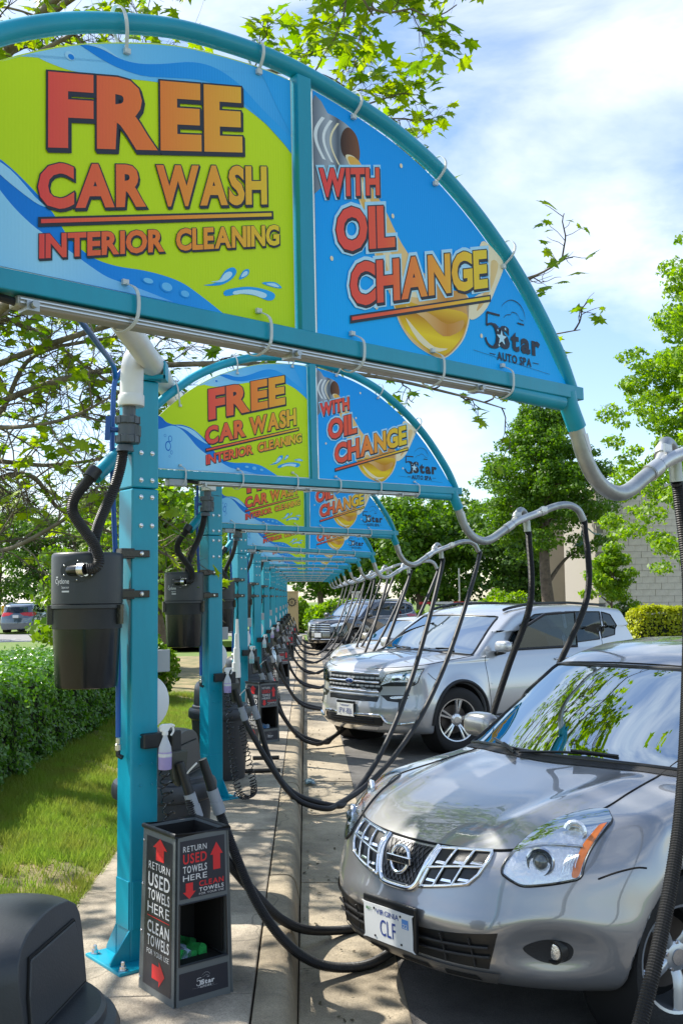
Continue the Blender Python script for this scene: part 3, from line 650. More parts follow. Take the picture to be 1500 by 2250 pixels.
def make_drop(t):
    # coordinates relative to post centre
    p_ = catmull([(.068, -.17, 2.868), (.045, -.22, 2.875), (.022, -.262, 2.85), (.012, -.272, 2.78), (.010, -.272, 2.70), (.008, -.270, 2.655)], 6)
    ob('elbow', MB().tube(p_, .0545, 20), 'pvc_white', t, 50)
    ob('cap', MB().lathe([(.060, 0), (.062, .004), (.062, .05), (.058, .055)], 20, (.008, -.27, 2.62)), 'pvc_white', t, 40)
    ob('nipple', MB().lathe([(.031, 0), (.031, .06)], 16, (-.002, -.27, 2.565)), 'pvc_grey', t, 40)
    v_ = MB(); v_.lathe([(.046, 0), (.046, .085)], 18, (-.008, -.27, 2.462)); v_.box((.036, -.27, 2.502), (.03, .05, .05)); ob('valve_body', v_, 'pvc_grey', t, 40)
    for z in (2.533, 2.442):
        n_ = MB(); n_.lathe([(.050, 0), (.056, .004), (.056, .034), (.050, .038)], 18, (-.008, -.27, z))
        for k in range(9): a = k*.698; n_.box((-.008+.055*cos(a), -.27+.055*sin(a), z+.019), (.008, .008, .036), a)
        ob('union_nut', n_, 'pvc_grey', t, 30)
    h_ = MB(); h_.tube([(-.05, -.275, 2.507), (-.092, -.285, 2.507)], .013, 10); h_.prism([(-.045, -.055), (.005, -.02), (.018, .06), (.0, .065), (-.02, .02), (-.05, -.05)], lambda a, b, d: (-.095+d, -.29+a*.5, 2.507+b), -.012, .012); ob('valve_handle', h_, 'blue_plastic', t, 40)
    r_ = MB(); r_.lathe([(.042, 0), (.036, .03)], 16, (-.02, -.27, 2.405)); ob('reducer', r_, 'pvc_grey', t, 40)
def make_separator(t):
    c = (-.212, -.17)
    d_ = MB(); d_.lathe([(.155, .0), (.165, .004), (.1665, .22), (.164, .235), (.155, .243), (.03, .250)], 40, (*c, 1.688)); ob('drum', d_, 'drum_grey', t, 40)
    d_ = MB(); d_.lathe([(.135, 0), (.142, .004), (.146, .02), (.160, .34), (.160, .352)], 40, (*c, 1.30)); ob('bin', d_, 'black_gloss', t, 40)
    d_ = MB(); d_.lathe([(.1605, 0), (.1615, .002), (.1615, .088), (.164, .092), (.170, .096), (.170, .112), (.164, .114)], 40, (*c, 1.575)); ob('bin_rim', d_, 'drum_grey', t, 40)
    for a in (-2.85, -.30, 1.5):
        q = (c[0]+.168*cos(a), c[1]+.168*sin(a)); l_ = MB(); l_.box((*q, 1.64), (.03, .03, .09), a); l_.lathe([(.008, -.02), (.008, .02)], 8, (q[0], q[1], 1.635), (-sin(a), cos(a), 0)); l_.box((q[0], q[1], 1.675), (.022, .04, .02), a); ob('latch', l_, 'black_gloss', t, 30)
    # oval flange and inlet elbow on the front
    fl = MB(); n = 20; vs = []
    for rr, dep in ((1., 0), (1., .006)):
        for k in range(n):
            a = 2*PI*k/n; s_ = .085*cos(a)*rr; z = .052*sin(a)*rr
            ang = -1.62+s_/.166; vs.append((c[0]+(.1665+dep)*cos(ang), c[1]+(.1665+dep)*sin(ang), 1.845+z))
    fl.add(vs, [tuple(range(n, 2*n))]+[(k, (k+1) % n, n+(k+1) % n, n+k) for k in range(n)]); ob('flange', fl, 'drum_grey', t, 30)
    for k in range(6):
        a = .5+k*1.047; ang = -1.62+.072*cos(a)/.166; b_ = MB(); b_.ball((c[0]+.174*cos(ang), c[1]+.174*sin(ang), 1.845+.043*sin(a)), .0045, 8, 6); ob('screw', b_, 'steel', t, 40)
    i_ = MB(); i_.tube([(-.255, -.325, 1.845), (-.235, -.348, 1.846), (-.19, -.372, 1.848)], .026, 16); ob('inlet', i_, 'black_gloss', t, 40)
    i_ = MB(); i_.tube([(-.205, -.365, 1.848), (-.175, -.378, 1.848)], .031, 16); i_.tube([(-.20, -.366, 1.848), (-.195, -.369, 1.848)], .033, 16); ob('hose_clamp', i_, 'steel', t, 30)
    l_ = MB(); fnc = lambda a, b: (c[0]+.1678*cos(-2.08+a/.1668), c[1]+.1678*sin(-2.08+a/.1668), 1.765+b)
    text_mb(l_, 'Cyclone', -.050, .036, .012, .044, fnc, .012); text_mb(l_, 'Separator', -.006, .036, -.006, .009, fnc, .008)
    for a0, a1, b0, b1 in ((-.004, .036, -.020, -.0125), (-.046, -.030, .048, .053)):
        l_.add([fnc(a0, b0), fnc((a0+a1)/2, b0), fnc(a1, b0), fnc(a1, b1), fnc((a0+a1)/2, b1), fnc(a0, b1)], [(0, 1, 4, 5), (1, 2, 3, 4)])
    ob('lettering', l_, 'white_print', t, 0)
def make_separator_hoses(i, rib):
    pass
HA = [(-.028, -.27, 2.42), (-.042, -.268, 2.33), (-.075, -.265, 2.22), (-.125, -.24, 2.12), (-.165, -.20, 2.03), (-.185, -.175, 1.93)]
HB = [(-.155, -.265, 2.325), (-.195, -.29, 2.255), (-.238, -.32, 2.19), (-.248, -.335, 2.12), (-.205, -.35, 2.05), (-.145, -.365, 1.97), (-.118, -.372, 1.90), (-.128, -.376, 1.858), (-.17, -.378, 1.848)]
def make_hose(t, pts, r, rib, cuff=None):
    p_ = catmull(pts, 8); h_ = MB()
    if rib: ribbed(h_, p_, r, .0088, .0032, 14)
    else: h_.tube(p_, r, 10)
    ob('hose', h_, 'black_rubber', t, 0 if rib else 40)
    if cuff:
        c_ = MB(); c_.tube([pts[0], Vector(pts[0])+(Vector(pts[1])-Vector(pts[0])).normalized()*.055], r*1.28, 16); ob('cuff', c_, 'black_plastic', t, 40)
        c_ = MB(); c_.box((pts[0][0]-.012, pts[0][1]-.035, pts[0][2]-.03), (.022, .004, .03)); ob('tag', c_, 'sticker', t, 0)
def hose_group(i):
    x, y = post_xy(i); rib = i <= 2
    a = thing('separator_hose', f'black ribbed hose from the grey valve down to the separator on the {NTH[i-1]} post', 'hose', (x, y, 0), group='hoses from valves to separators'); make_hose(a, HA, .0265, rib)
    b = thing('stub_hose', f'black S-bent hose from teal stub to the separator inlet on the {NTH[i-1]} post', 'hose', (x, y, 0), group='S-bent separator hoses'); make_hose(b, HB, .0265, rib, True)
D0 = S0 = None
for i in range(1, NP):
    x, y = post_xy(i); w_ = NTH[i-1]+' post'
    if i == 1:
        D0 = thing('valve_drop', f'white elbow and grey valve with blue handle above the {w_}', 'valve', (x, y, 0), group='valve drops'); make_drop(D0)
        S0 = thing('dirt_separator', f'black cyclone separator drum clamped to the {w_}', 'separator', (x, y, 0), group='cyclone separators'); make_separator(S0)
    else:
        c = copy_tree(D0); c.location = (x, y, 0); c['label'] = f'white elbow and grey valve with blue handle above the {w_}'
        c = copy_tree(S0); c.location = (x, y, 0); c['label'] = f'black cyclone separator drum clamped to the {w_}'
    if i <= 6: hose_group(i)
    if i <= 4:
        t = thing('air_line', f'blue air hose running down the side of the {w_}', 'air hose', (x, y, 0), group='blue air hoses')
        ob('hose', MB().tube(catmull([(-.02, -.1, 2.86), (-.085, -.16, 2.78), (-.10, -.155, 2.6), (-.105, -.13, 2.3), (-.095, -.085, 1.9), (-.086, -.06, 1.5), (-.083, -.06, 1.2), (-.082, -.062, 1.05)], 6), .0125, 10), 'blue_hose', t, 40)
        ob('coupler', MB().lathe([(.013, 0), (.016, .004), (.016, .03), (.012, .034), (.012, .06)], 10, (-.082, -.062, .985)), 'steel', t, 30)
        ob('drain_elbow', MB().tube([(-.082, -.062, .99), (-.082, -.065, .965), (-.06, -.075, .955)], .012, 10), 'black_plastic', t, 40)
        # slack line from the overhead pipe
        if i == 1:
            t = thing('feed_line', 'blue hose slanting up behind the nearest beam to the overhead pipe', 'air hose', (x, y, 0))
            ob('hose', MB().tube(catmull([(-.088, -.16, 2.78), (-.075, -.30, 2.815), (-.045, -.75, 2.79), (-.01, -1.4, 2.76), (.02, -2.2, 2.74)], 6), .0125, 10), 'blue_hose', t, 40)

# white discs, conduit boxes, bottles, brackets
def make_disc(t):
    ob('plate', MB().lathe([(.135, 0), (.14, .003), (.14, .012), (.135, .015)], 32, (.012, .15, 1.19), (-.62, .78, 0)), 'white_plastic', t, 40)
    ob('stem', MB().tube([(.0, .06, 1.19), (.012, .15, 1.19)], .012, 8), 'steel', t, 40)
def make_box(t):
    ob('case', MB().box((.072, .13, 1.40), (.10, .085, .105), .67), 'grey_box', t, 0, bevel=.008); ob('lid', MB().box((.095, .097, 1.40), (.105, .012, .11), .67), 'grey_box', t, 0, bevel=.004)
def make_bracket(t):
    b_ = MB(); b_.box((.10, -.03, 1.03), (.17, .05, .07), .67); b_.box((.16, .0, 1.02), (.05, .12, .11), .67); ob('plate', b_, 'black_plastic', t, 0, bevel=.006)
    b_ = MB(); b_.prism([(-.05, 0), (.05, 0), (.035, -.14), (.0, -.17), (-.03, -.13)], lambda a, b, d: (.20+a*.78-d*.62, .0+a*.62+d*.78-.06, .98+b), -.02, .02); ob('nozzle_cradle', b_, 'cradle', t, 0, bevel=.006)
    b_ = MB(); b_.tube(catmull([(.235, -.09, .86), (.27, -.11, .90), (.295, -.12, .925), (.30, -.12, .93)], 4), .0045, 8); ob('hook', b_, 'white_plastic', t, 40)
mat('cradle', (.05, .052, .04), .5)
def make_bottle(t, liq):
    c = (.152, -.135)
    ob('bottle_body', MB().lathe([(.026, 0), (.031, .004), (.031, .082), (.029, .105), (.016, .138), (.011, .152), (.011, .172)], 20, (*c, .905)), 'spray_plastic', t, 40)
    ob('liquid', MB().lathe([(.0313, 0), (.0316, .003), (.0316, .078), (.031, .081)], 20, (c[0], c[1], .907)), liq, t, 40)
    ob('collar', MB().lathe([(.015, 0), (.015, .018)], 12, (*c, 1.066)), 'white_plastic', t, 40)
    h_ = MB(); h_.prism([(-.03, .0), (-.035, .03), (-.02, .042), (.04, .042), (.058, .034), (.058, .024), (.03, .022), (.016, .0)], lambda a, b, d: (c[0]+a*.74-d*.43, c[1]+a*.26+d*.74, 1.082+b*.85), -.011, .011); ob('spray_head', h_, 'white_plastic', t, 0, bevel=.004)
    h_ = MB(); h_.tube(catmull([(c[0]+.034, c[1]+.011, 1.104), (c[0]+.038, c[1]+.012, 1.082), (c[0]+.026, c[1]+.008, 1.062)], 4), .005, 8); ob('trigger', h_, 'white_plastic', t, 40)
    ob('label', MB().lathe([(.0321, 0), (.0321, .016)], 20, (c[0], c[1], .965), caps=False), 'white_print', t, 40)
K0 = {}
for i in range(1, NP):
    x, y = post_xy(i); w_ = f'on the {NTH[i-1]} post'
    for key, nm, lab, cat_, fn in (('d', 'round_plate', 'round white plastic disc ', 'disc', make_disc), ('x', 'conduit_box', 'small grey conduit box ', 'electrical box', make_box), ('b', 'tool_bracket', 'black bracket with nozzle cradle and white hook ', 'bracket', make_bracket)):
        if key not in K0: K0[key] = thing(nm, lab+w_, cat_, (x, y, 0), group=nm.replace('_', ' ')+'s on the posts'); fn(K0[key])
        else: c = copy_tree(K0[key]); c.location = (x, y, 0); c['label'] = lab+w_
    lq = 'violet_liquid' if i in (1, 2, 5, 6) else 'aqua_liquid'
    if i <= 6:
        t = thing('spray_bottle', f'clear spray bottle of {"violet" if lq[0] == "v" else "pale blue"} cleaner hung {w_}', 'spray bottle', (x, y, 0), group='spray bottles'); make_bottle(t, lq)

# domed litter cans beyond every post
def make_can(t):
    ob('can_body', MB().lathe([(.225, 0), (.235, .01), (.272, .56), (.285, .57), (.285, .595), (.272, .60)], 40), 'can_black', t, 40)
    ob('lid_skirt', MB().lathe([(.286, .575), (.300, .580), (.303, .60), (.302, .640), (.292, .662), (.270, .668), (.262, .67)], 48, caps=False), 'can_black', t, 35)
    ob('lid_shelf', MB().lathe([(.270, .664), (.266, .688), (.255, .698), (.01, .700)], 48), 'can_black', t, 35)
    # dome, cut flat on the mouth side (towards +x local)
    d_ = MB().lathe([(.252, .690), (.250, .76), (.247, .835), (.240, .875), (.222, .905), (.185, .928), (.13, .943), (.07, .952), (.002, .955)], 64)
    import bmesh
    bmh = bmesh.new(); bmh.from_mesh(d_.mesh('tmp'))
    nrm = Vector((1, 0, .12)).normalized(); pc = Vector((.150, 0, .80))
    bmesh.ops.bisect_plane(bmh, geom=bmh.verts[:]+bmh.edges[:]+bmh.faces[:], plane_co=pc, plane_no=nrm, clear_outer=True)
    bmesh.ops.holes_fill(bmh, edges=[e for e in bmh.edges if e.is_boundary], sides=0)
    me = bpy.data.meshes.new('dome'); bmh.to_mesh(me); bmh.free(); ob('dome', me, 'can_black', t, 32, bevel=.010)
    xp = lambda z: pc.x-(z-pc.z)*nrm.z/nrm.x; q = lambda y, z, o=.003: (xp(z)+o, y, z)
    fl = [(-.172, .712), (.172, .712), (.165, .80), (.140, .872), (-.140, .872), (-.165, .80)]
    ob('flap', MB().prism(fl, lambda a, b, d: q(a, b, d), .002, .008), 'can_black', t, 0, bevel=.003)
    ob('flap_gap', MB().tube([q(a*1.012, b+(.003 if b > .8 else -.003), .002) for a, b in fl], .004, 6, closed=True), 'gap_black', t, 40)
mat('gap_black', (.003, .003, .003), .9)
C0 = None
for i in range(0, NP-1):
    x, y = post_xy(i); loc = (-.778, 2.60, 0) if i == 0 else (-.835, y+1.0, 0); rz = R(-8) if i == 0 else R(-12)
    lb = 'black domed litter can close to the camera, cut by the picture edge' if i == 0 else f'black domed litter can just beyond the {NTH[i-1]} post'
    if C0 is None: C0 = thing('litter_can', lb, 'litter can', loc, rz, 'domed litter cans'); make_can(C0)
    else: c = copy_tree(C0); c.location = loc; c.rotation_euler = (0, 0, rz); c['label'] = lb

# towel bins
def make_bin(t):
    # local: corner towards the camera; x along the arm (face with the hatch), y along the back (side with tall print)
    L1, L2, H = .262, .290, .70; tp = .985
    def P(a, b, z, out=0.):   # a along x from the corner, b along y from the corner
        s = 1+.03*(1-z/H)
        return (-L1/2+(a)*1, -L2/2+b, z)
    w = .012
    body = MB()
    cor = [(0, 0), (L1, 0), (L1, L2), (0, L2)]
    fx = lambda a, b, z: (-L1/2+a-.018*(1-z/H)*(1-1.6*a/L1), -L2/2+b-.018*(1-z/H)*(1-1.6*b/L2), z)
    # three closed walls (hatch wall built as a frame)
    def wall(p0, p1, q0, q1, z0, z1):
        v = [fx(*p0, z0), fx(*p1, z0), fx(*p1, z1), fx(*p0, z1), fx(*q0, z0), fx(*q1, z0), fx(*q1, z1), fx(*q0, z1)]
        body.add(v, [(0, 1, 2, 3), (7, 6, 5, 4), (0, 4, 5, 1), (1, 5, 6, 2), (2, 6, 7, 3), (3, 7, 4, 0)])
    wall((0, L2), (0, 0), (w, L2), (w, w), 0, H); wall((L1, 0), (L1, L2), (L1-w, w), (L1-w, L2), 0, H); wall((L1, L2), (0, L2), (L1-w, L2-w), (w, L2-w), 0, H)
    hz0, hz1 = .165, .415; hx0, hx1 = .022, L1-.022
    wall((w, 0), (hx0, 0), (w, w), (hx0, w), 0, H); wall((hx1, 0), (L1-w, 0), (hx1, w), (L1-w, w), 0, H)
    wall((hx0, 0), (hx1, 0), (hx0, w), (hx1, w), 0, hz0); wall((hx0, 0), (hx1, 0), (hx0, w), (hx1, w), hz1, H)
    ob('case', body, 'bin_grey', t, 0)
    for zz in (.012, .150, .44): ob('shelf', MB().box((0, 0, zz), (L1-.03, L2-.03, .012)), 'bin_inside', t, 0)
    for s_ in (-1, 1):
        ob('chute_side', MB().box((s_*(L1/2-.0145), 0, .57), (.003, L2-.028, .24)), 'bin_inside', t, 0); ob('chute_side', MB().box((0, s_*(L2/2-.0145), .57), (L1-.028, .003, .24)), 'bin_inside', t, 0)
    ln = MB(); ln.box((0, L2/2-.03, .30), (L1-.05, .006, .26)); ln.box((-L1/2+.022, 0, .30), (.006, L2-.04, .26)); ln.box((L1/2-.022, 0, .30), (.006, L2-.04, .26)); ln.box((0, .02, .46), (L1-.03, L2-.06, .006)); ob('lining', ln, 'bin_inside', t, 0)
    rm = MB(); r_ = .010
    rm.tube([fx(0, 0, H), fx(L1, 0, H), fx(L1, L2, H), fx(0, L2, H)], .0115, 8, closed=True); ob('rim', rm, 'bin_black', t, 40)
    hf = MB(); hf.tube([fx(hx0, -.001, hz0), fx(hx1, -.001, hz0), fx(hx1, -.001, hz1), fx(hx0, -.001, hz1)], .005, 6, closed=True); ob('hatch_frame', hf, 'bin_black', t, 0)
    # printed plates
    A = lambda a, b, k=1: (lambda q: (q[0], q[1]-.0012*k, q[2]))(fx(a, 0, b))         # hatch face: a along x
    B = lambda a, b, k=1: (lambda q: (q[0]-.0012*k, q[1], q[2]))(fx(0, a, b))          # tall-print face: a along y from the corner
    def plate(F, a0, a1, b0, b1): ob('print_plate', MB().add([F(a0, b0), F(a1, b0), F(a1, b1), F(a0, b1)], [(0, 1, 2, 3)]), 'bin_print', t, 0)
    plate(A, .022, L1-.022, .435, .675); plate(A, .022, L1-.022, .03, .135); plate(B, .022, L2-.035, .035, .665)
    def txt(F, body_, a0, a1, b0, b1, m_, off=0., flip=False):
        q = MB(); g_ = (lambda u, v: F(L2-u, v, 2)) if flip else (lambda u, v: F(u, v, 2)); text_mb(q, body_, a0, a1, b0, b1, g_, off, gap=.13); ob('lettering', q, m_, t, 0)
    def arrow(F, pts, flip=False):
        ob('arrow', MB().add([(F(L2-u, v, 2) if flip else F(u, v, 2)) for u, v in pts], [tuple(range(len(pts)))]), 'red_print', t, 0)
    def arr(cx, cz, w_, h_, d):
        s = [(-.28, -.5), (.28, -.5), (.28, .05), (.5, .05), (0, .5), (-.5, .05), (-.28, .05)]
        f = {'u': lambda a, b: (cx+a*w_, cz+b*h_), 'd': lambda a, b: (cx-a*w_, cz-b*h_), 'r': lambda a, b: (cx+b*w_, cz-a*h_)}[d]; return [f(*q) for q in s]
    # hatch face
    txt(A, 'RETURN', .036, .150, .628, .652, 'white_print', .004); txt(A, 'USED', .036, .150, .578, .620, 'red_print', .018); txt(A, 'TOWELS', .036, .150, .540, .570, 'white_print', .018); txt(A, 'HERE', .036, .150, .508, .532, 'white_print', .004)
    arrow(A, arr(.198, .592, .062, .115, 'u')); arrow(A, arr(.066, .466, .060, .066, 'd'))
    txt(A, 'CLEAN', .112, .230, .476, .499, 'red_print', .018); txt(A, 'TOWELS', .112, .230, .454, .471, 'white_print', .018); txt(A, 'FOR YOUR USE', .112, .230, .441, .449, 'white_print', .0)
    # tall face (reads from the far end towards the corner)
    arrow(B, arr(.160, .620, .125, .095, 'u'), True)
    txt(B, 'RETURN', .062, .250, .528, .560, 'white_print', .004, True); txt(B, 'USED', .062, .250, .455, .515, 'white_print', .018, True); txt(B, 'TOWELS', .062, .250, .400, .445, 'white_print', .018, True); txt(B, 'HERE', .062, .250, .345, .388, 'white_print', .0, True)
    ob('rule', MB().add([B(L2-.06, .328, 2), B(L2-.25, .328, 2), B(L2-.25, .331, 2), B(L2-.06, .331, 2)], [(0, 1, 2, 3)]), 'red_print', t, 0)
    txt(B, 'CLEAN', .066, .250, .262, .312, 'white_print', .018, True); txt(B, 'TOWELS', .066, .250, .205, .252, 'white_print', .018, True); txt(B, 'FOR YOUR USE', .066, .250, .170, .192, 'white_print', .0, True)
    arrow(B, arr(.165, .105, .105, .105, 'r'), True)
    logo(t, lambda u, v: (lambda q: (q[0], q[1]-.0026, q[2]))(fx(u, 0, v)), .098, .068, .078, 'white_print', arcs=True)
    for z in (.05, .25, .45, .64):
        b_ = MB(); q = fx(0, L2-.012, z); b_.ball((q[0]-.002, q[1], z), .005, 8, 6); ob('rivet', b_, 'steel', t, 40)
def make_towels(t, mats, n=5):
    for k in range(n):
        m_ = MB(); pts = []; x0 = -.10+.036*k; nn = 10
        prof = [(-.02, 0), (-.022, .02), (-.008, .034), (.01, .030), (.022, .022), (.024, 0)]
        vs = []; L = 6
        for j in range(L):
            yy = -.06+.16*j/(L-1)
            for a, b in prof: vs.append((x0+a*(1+.15*sin(3*j+k))+.012*sin(2.1*j+k*1.7), yy, b*(.8+.5*abs(sin(k*1.9+.6)))*(1+.12*sin(4*j+2*k))+.156))
        q = len(prof); fs = [(j*q+a, j*q+a+1, (j+1)*q+a+1, (j+1)*q+a) for j in range(L-1) for a in range(q-1)]+[tuple(range(q))[::-1], tuple((L-1)*q+a for a in range(q))]
        m_.add(vs, fs); ob('towel', m_, mats[k % len(mats)], t, 60)
B0 = None
for i in (1, 3, 5, 7, 9):
    x, y = post_xy(i); a, e = world_dir(i); loc = Vector((x+.282, y-.405, 0)); rz = PI/2-theta(i)-R(1)
    lb = f'black and grey towel bin with red arrows beside the {NTH[i-1]} post'
    if B0 is None: B0 = thing('towel_bin', lb, 'towel bin', loc, rz, 'towel return bins'); make_bin(B0)
    else: c = copy_tree(B0); c.location = loc; c.rotation_euler = (0, 0, rz); c['label'] = lb
    if i == 1: make_towels(thing('towel_pile', 'folded green towels with white ends inside the nearest bin', 'towels', loc, rz), ['towel_green', 'towel_green', 'towel_pale', 'towel_green', 'towel_green'])
    if i == 3: make_towels(thing('towel_pile', 'crumpled blue towels inside the second bin', 'towels', loc, rz), ['towel_blue', 'towel_pale', 'towel_blue'])
t = thing('hanging_towel', 'pale blue cloth hung over the rim of the third bin', 'towel', Vector((PX+.282, post_xy(5)[1]-.405, 0)), PI/2-theta(5))
m_ = MB(); vs = []; fs = []
for j in range(7):
    for k in range(9): vs.append((-.135-.012*(j > 1)+.01*sin(k*1.3+j), -.13+.15*k/8, .735-.045*j*(1 if j else 0)+.006*sin(k*2)))
fs = [(j*9+k, j*9+k+1, (j+1)*9+k+1, (j+1)*9+k) for j in range(6) for k in range(8)]
o_ = ob('cloth', m_.add(vs, fs), 'towel_pale', t, 60); md = o_.modifiers.new('Solidify', 'SOLIDIFY'); md.thickness = .006

# suction hoses: from the outlets of an arm down across the gutter and up into that post's cradle
def vac_hose(i, which, path, rib, r=.0245):
    names = {0: 'outer', 1: 'inner'}
    lb = (f'black suction hose from the {names[which]} outlet of the {NTH[i]} arm down to its post')
    t = thing('suction_hose', lb, 'hose', (0, 0, 0), group='suction hoses hanging from the arms'); p_ = catmull(path, 9)
    h_ = MB()
    if rib: ribbed(h_, p_, r, .0092, .0034, 14)
    else: h_.tube(p_, r, 10)
    ob('hose', h_, 'black_rubber', t, 0 if rib else 40); return t
def cuffs(t, p0, p1, p2):
    c_ = MB(); a = Vector(p0); b = Vector(p1); d = (b-a).normalized()
    c_.tube([a, a+d*.06], .028, 14); c_.tube([a+d*.06, a+d*.12], .031, 14); ob('cuff', c_, 'cuff_grey', t, 40)
    n_ = MB(); n_.tube([Vector(p2), a+d*.02], [.021, .025], 12); ob('nozzle', n_, 'black_plastic', t, 40)
for i in range(0, NP):
    x, y = post_xy(i)
    for wch, (u, yy, w) in enumerate(((3.692, -.135, -.285), (3.292, .055, -.36))):
        top = arm_pt(i, u, yy, w); dn = arm_pt(i, u+.012, yy, w-.06)
        s = .06 if wch else -.04
        noz = Vector((x+.255+s, y-.10+.09*wch, .93)); cf = Vector((x+.30+s, y-.08+.09*wch, .78)); cg = Vector((x+.345+s, y-.07+.09*wch, .64))
        if i == 0:
            if wch == 0: path = [top, dn, dn+Vector((.04, -.05, -.5)), (1.9, 3.2, .7), (1.1, 2.3, -.12), (.2, 1.7, .0), cg, cf]
            else: path = [top, dn, dn+Vector((0, -.06, -.35)), (1.375, 3.62, 1.3), (1.24, 3.38, .92), (1.07, 3.16, .58), (.90, 2.98, .30), (.62, 2.66, -.02), (.2, 2.1, -.1), (-.25, 1.75, .25), cg, cf]
        elif i == 1:
            if wch == 0: path = [top, dn, dn+Vector((.0, .0, -.5)), (1.80, 7.38, 1.05), (1.58, 7.2, .42), (1.32, 6.9, -.10), (.95, 6.35, -.17), (.50, 5.92, -.155), (.14, 5.66, -.12), (-.10, 5.34, .02), (-.29, 5.08, .28), cg, cf]
            else: path = [top, dn, dn+Vector((-.01, -.03, -.45)), (1.40, 6.98, 1.2), (1.22, 6.88, .75), (1.02, 6.65, .2), (.80, 6.25, -.15), (.42, 5.36, -.14), (.18, 5.12, -.125), (-.05, 5.02, -.02), (-.25, 4.97, .24), cg, cf]
        else:
            lowx = .16+.10*wch+.05*sin(i*1.7); lo_ = Vector((lowx, y-.02+.1*wch, -.10)); path = [top, dn]
            for s_ in (.86, .68, .5, .33, .18, .07, 0):
                q = lo_.lerp(dn, s_); q.z = lo_.z+(dn.z-lo_.z)*s_**(1.75+.1*sin(i+wch)); q.x += .10*sin(PI*s_)*(.4+.6*sin(i*1.3+wch)); path.append(q)
            path += [Vector((-.10, y-.06+.08*wch, -.005+.02*wch)), Vector((-.30, y-.06+.08*wch, .25)), cg, cf]
        t = vac_hose(i, wch, path, i <= 1)
        cuffs(t, cf, cg, noz)
# coiled blow-off hoses on the second and fourth posts
for i in (1, 2, 4):
    x, y = post_xy(i); t = thing('coil_hose', f'black coiled air hose looping to the ground at the {NTH[i-1]} post', 'coiled hose', (x, y, 0), group='coiled air hoses'); pts = []
    base = catmull([(.14, -.06, .92), (.17, -.09, .6), (.20, -.12, .28), (.26, -.16, .06), (.36, -.15, .05), (.36, -.10, .16), (.30, -.05, .42), (.26, -.02, .62)], 26)
    for k, q in enumerate(base):
        for j in range(2): a = (k+j*.5)*1.9; pts.append((q.x+.028*cos(a), q.y+.028*sin(a)*.9, q.z+.012*sin(a+1)+j*.001))
    ob('coil', MB().tube(pts, .0042, 6), 'black_gloss', t, 60)
# stacked white cups on the third post, loose tubes on the ground, white pail at the far end
x, y = post_xy(3); t = thing('cup_tower', 'tall stack of white tapering cups by the third post', 'cup stack', (x+.02, y-.95, 0))
ob('stand', MB().box((0, 0, .40), (.09, .09, .80)), 'black_plastic', t, 0)
for k in range(4): ob('cup', MB().lathe([(.052-.011*k, 0), (.047-.011*k, .17)], 16, (.004*k, 0, .80+.165*k)), 'white_plastic', t, 40)
for k, (p0, p1) in enumerate((((-.62, 9.95, .022), (-.27, 9.98, .022)), ((-.58, 10.75, .022), (-.30, 10.76, .022)))):
    t = thing('loose_tube', ('dark tube lying on the pavement nearer to the second post', 'dark tube lying on the pavement against the second towel bin')[k], 'tube', (0, 0, 0)); ob('tube', MB().tube([p0, p1], .02, 10), 'black_rubber', t, 40)
x, y = post_xy(9); t = thing('pail', 'white pail standing on the pavement at the far end', 'pail', (-.30, y+1.2, 0)); ob('pail_body', MB().lathe([(.13, 0), (.16, .3)], 20), 'white_plastic', t, 40); ob('pail_rim', MB().lathe([(.165, .29), (.168, .31), (.15, .312)], 20), 'white_plastic', t, 40)
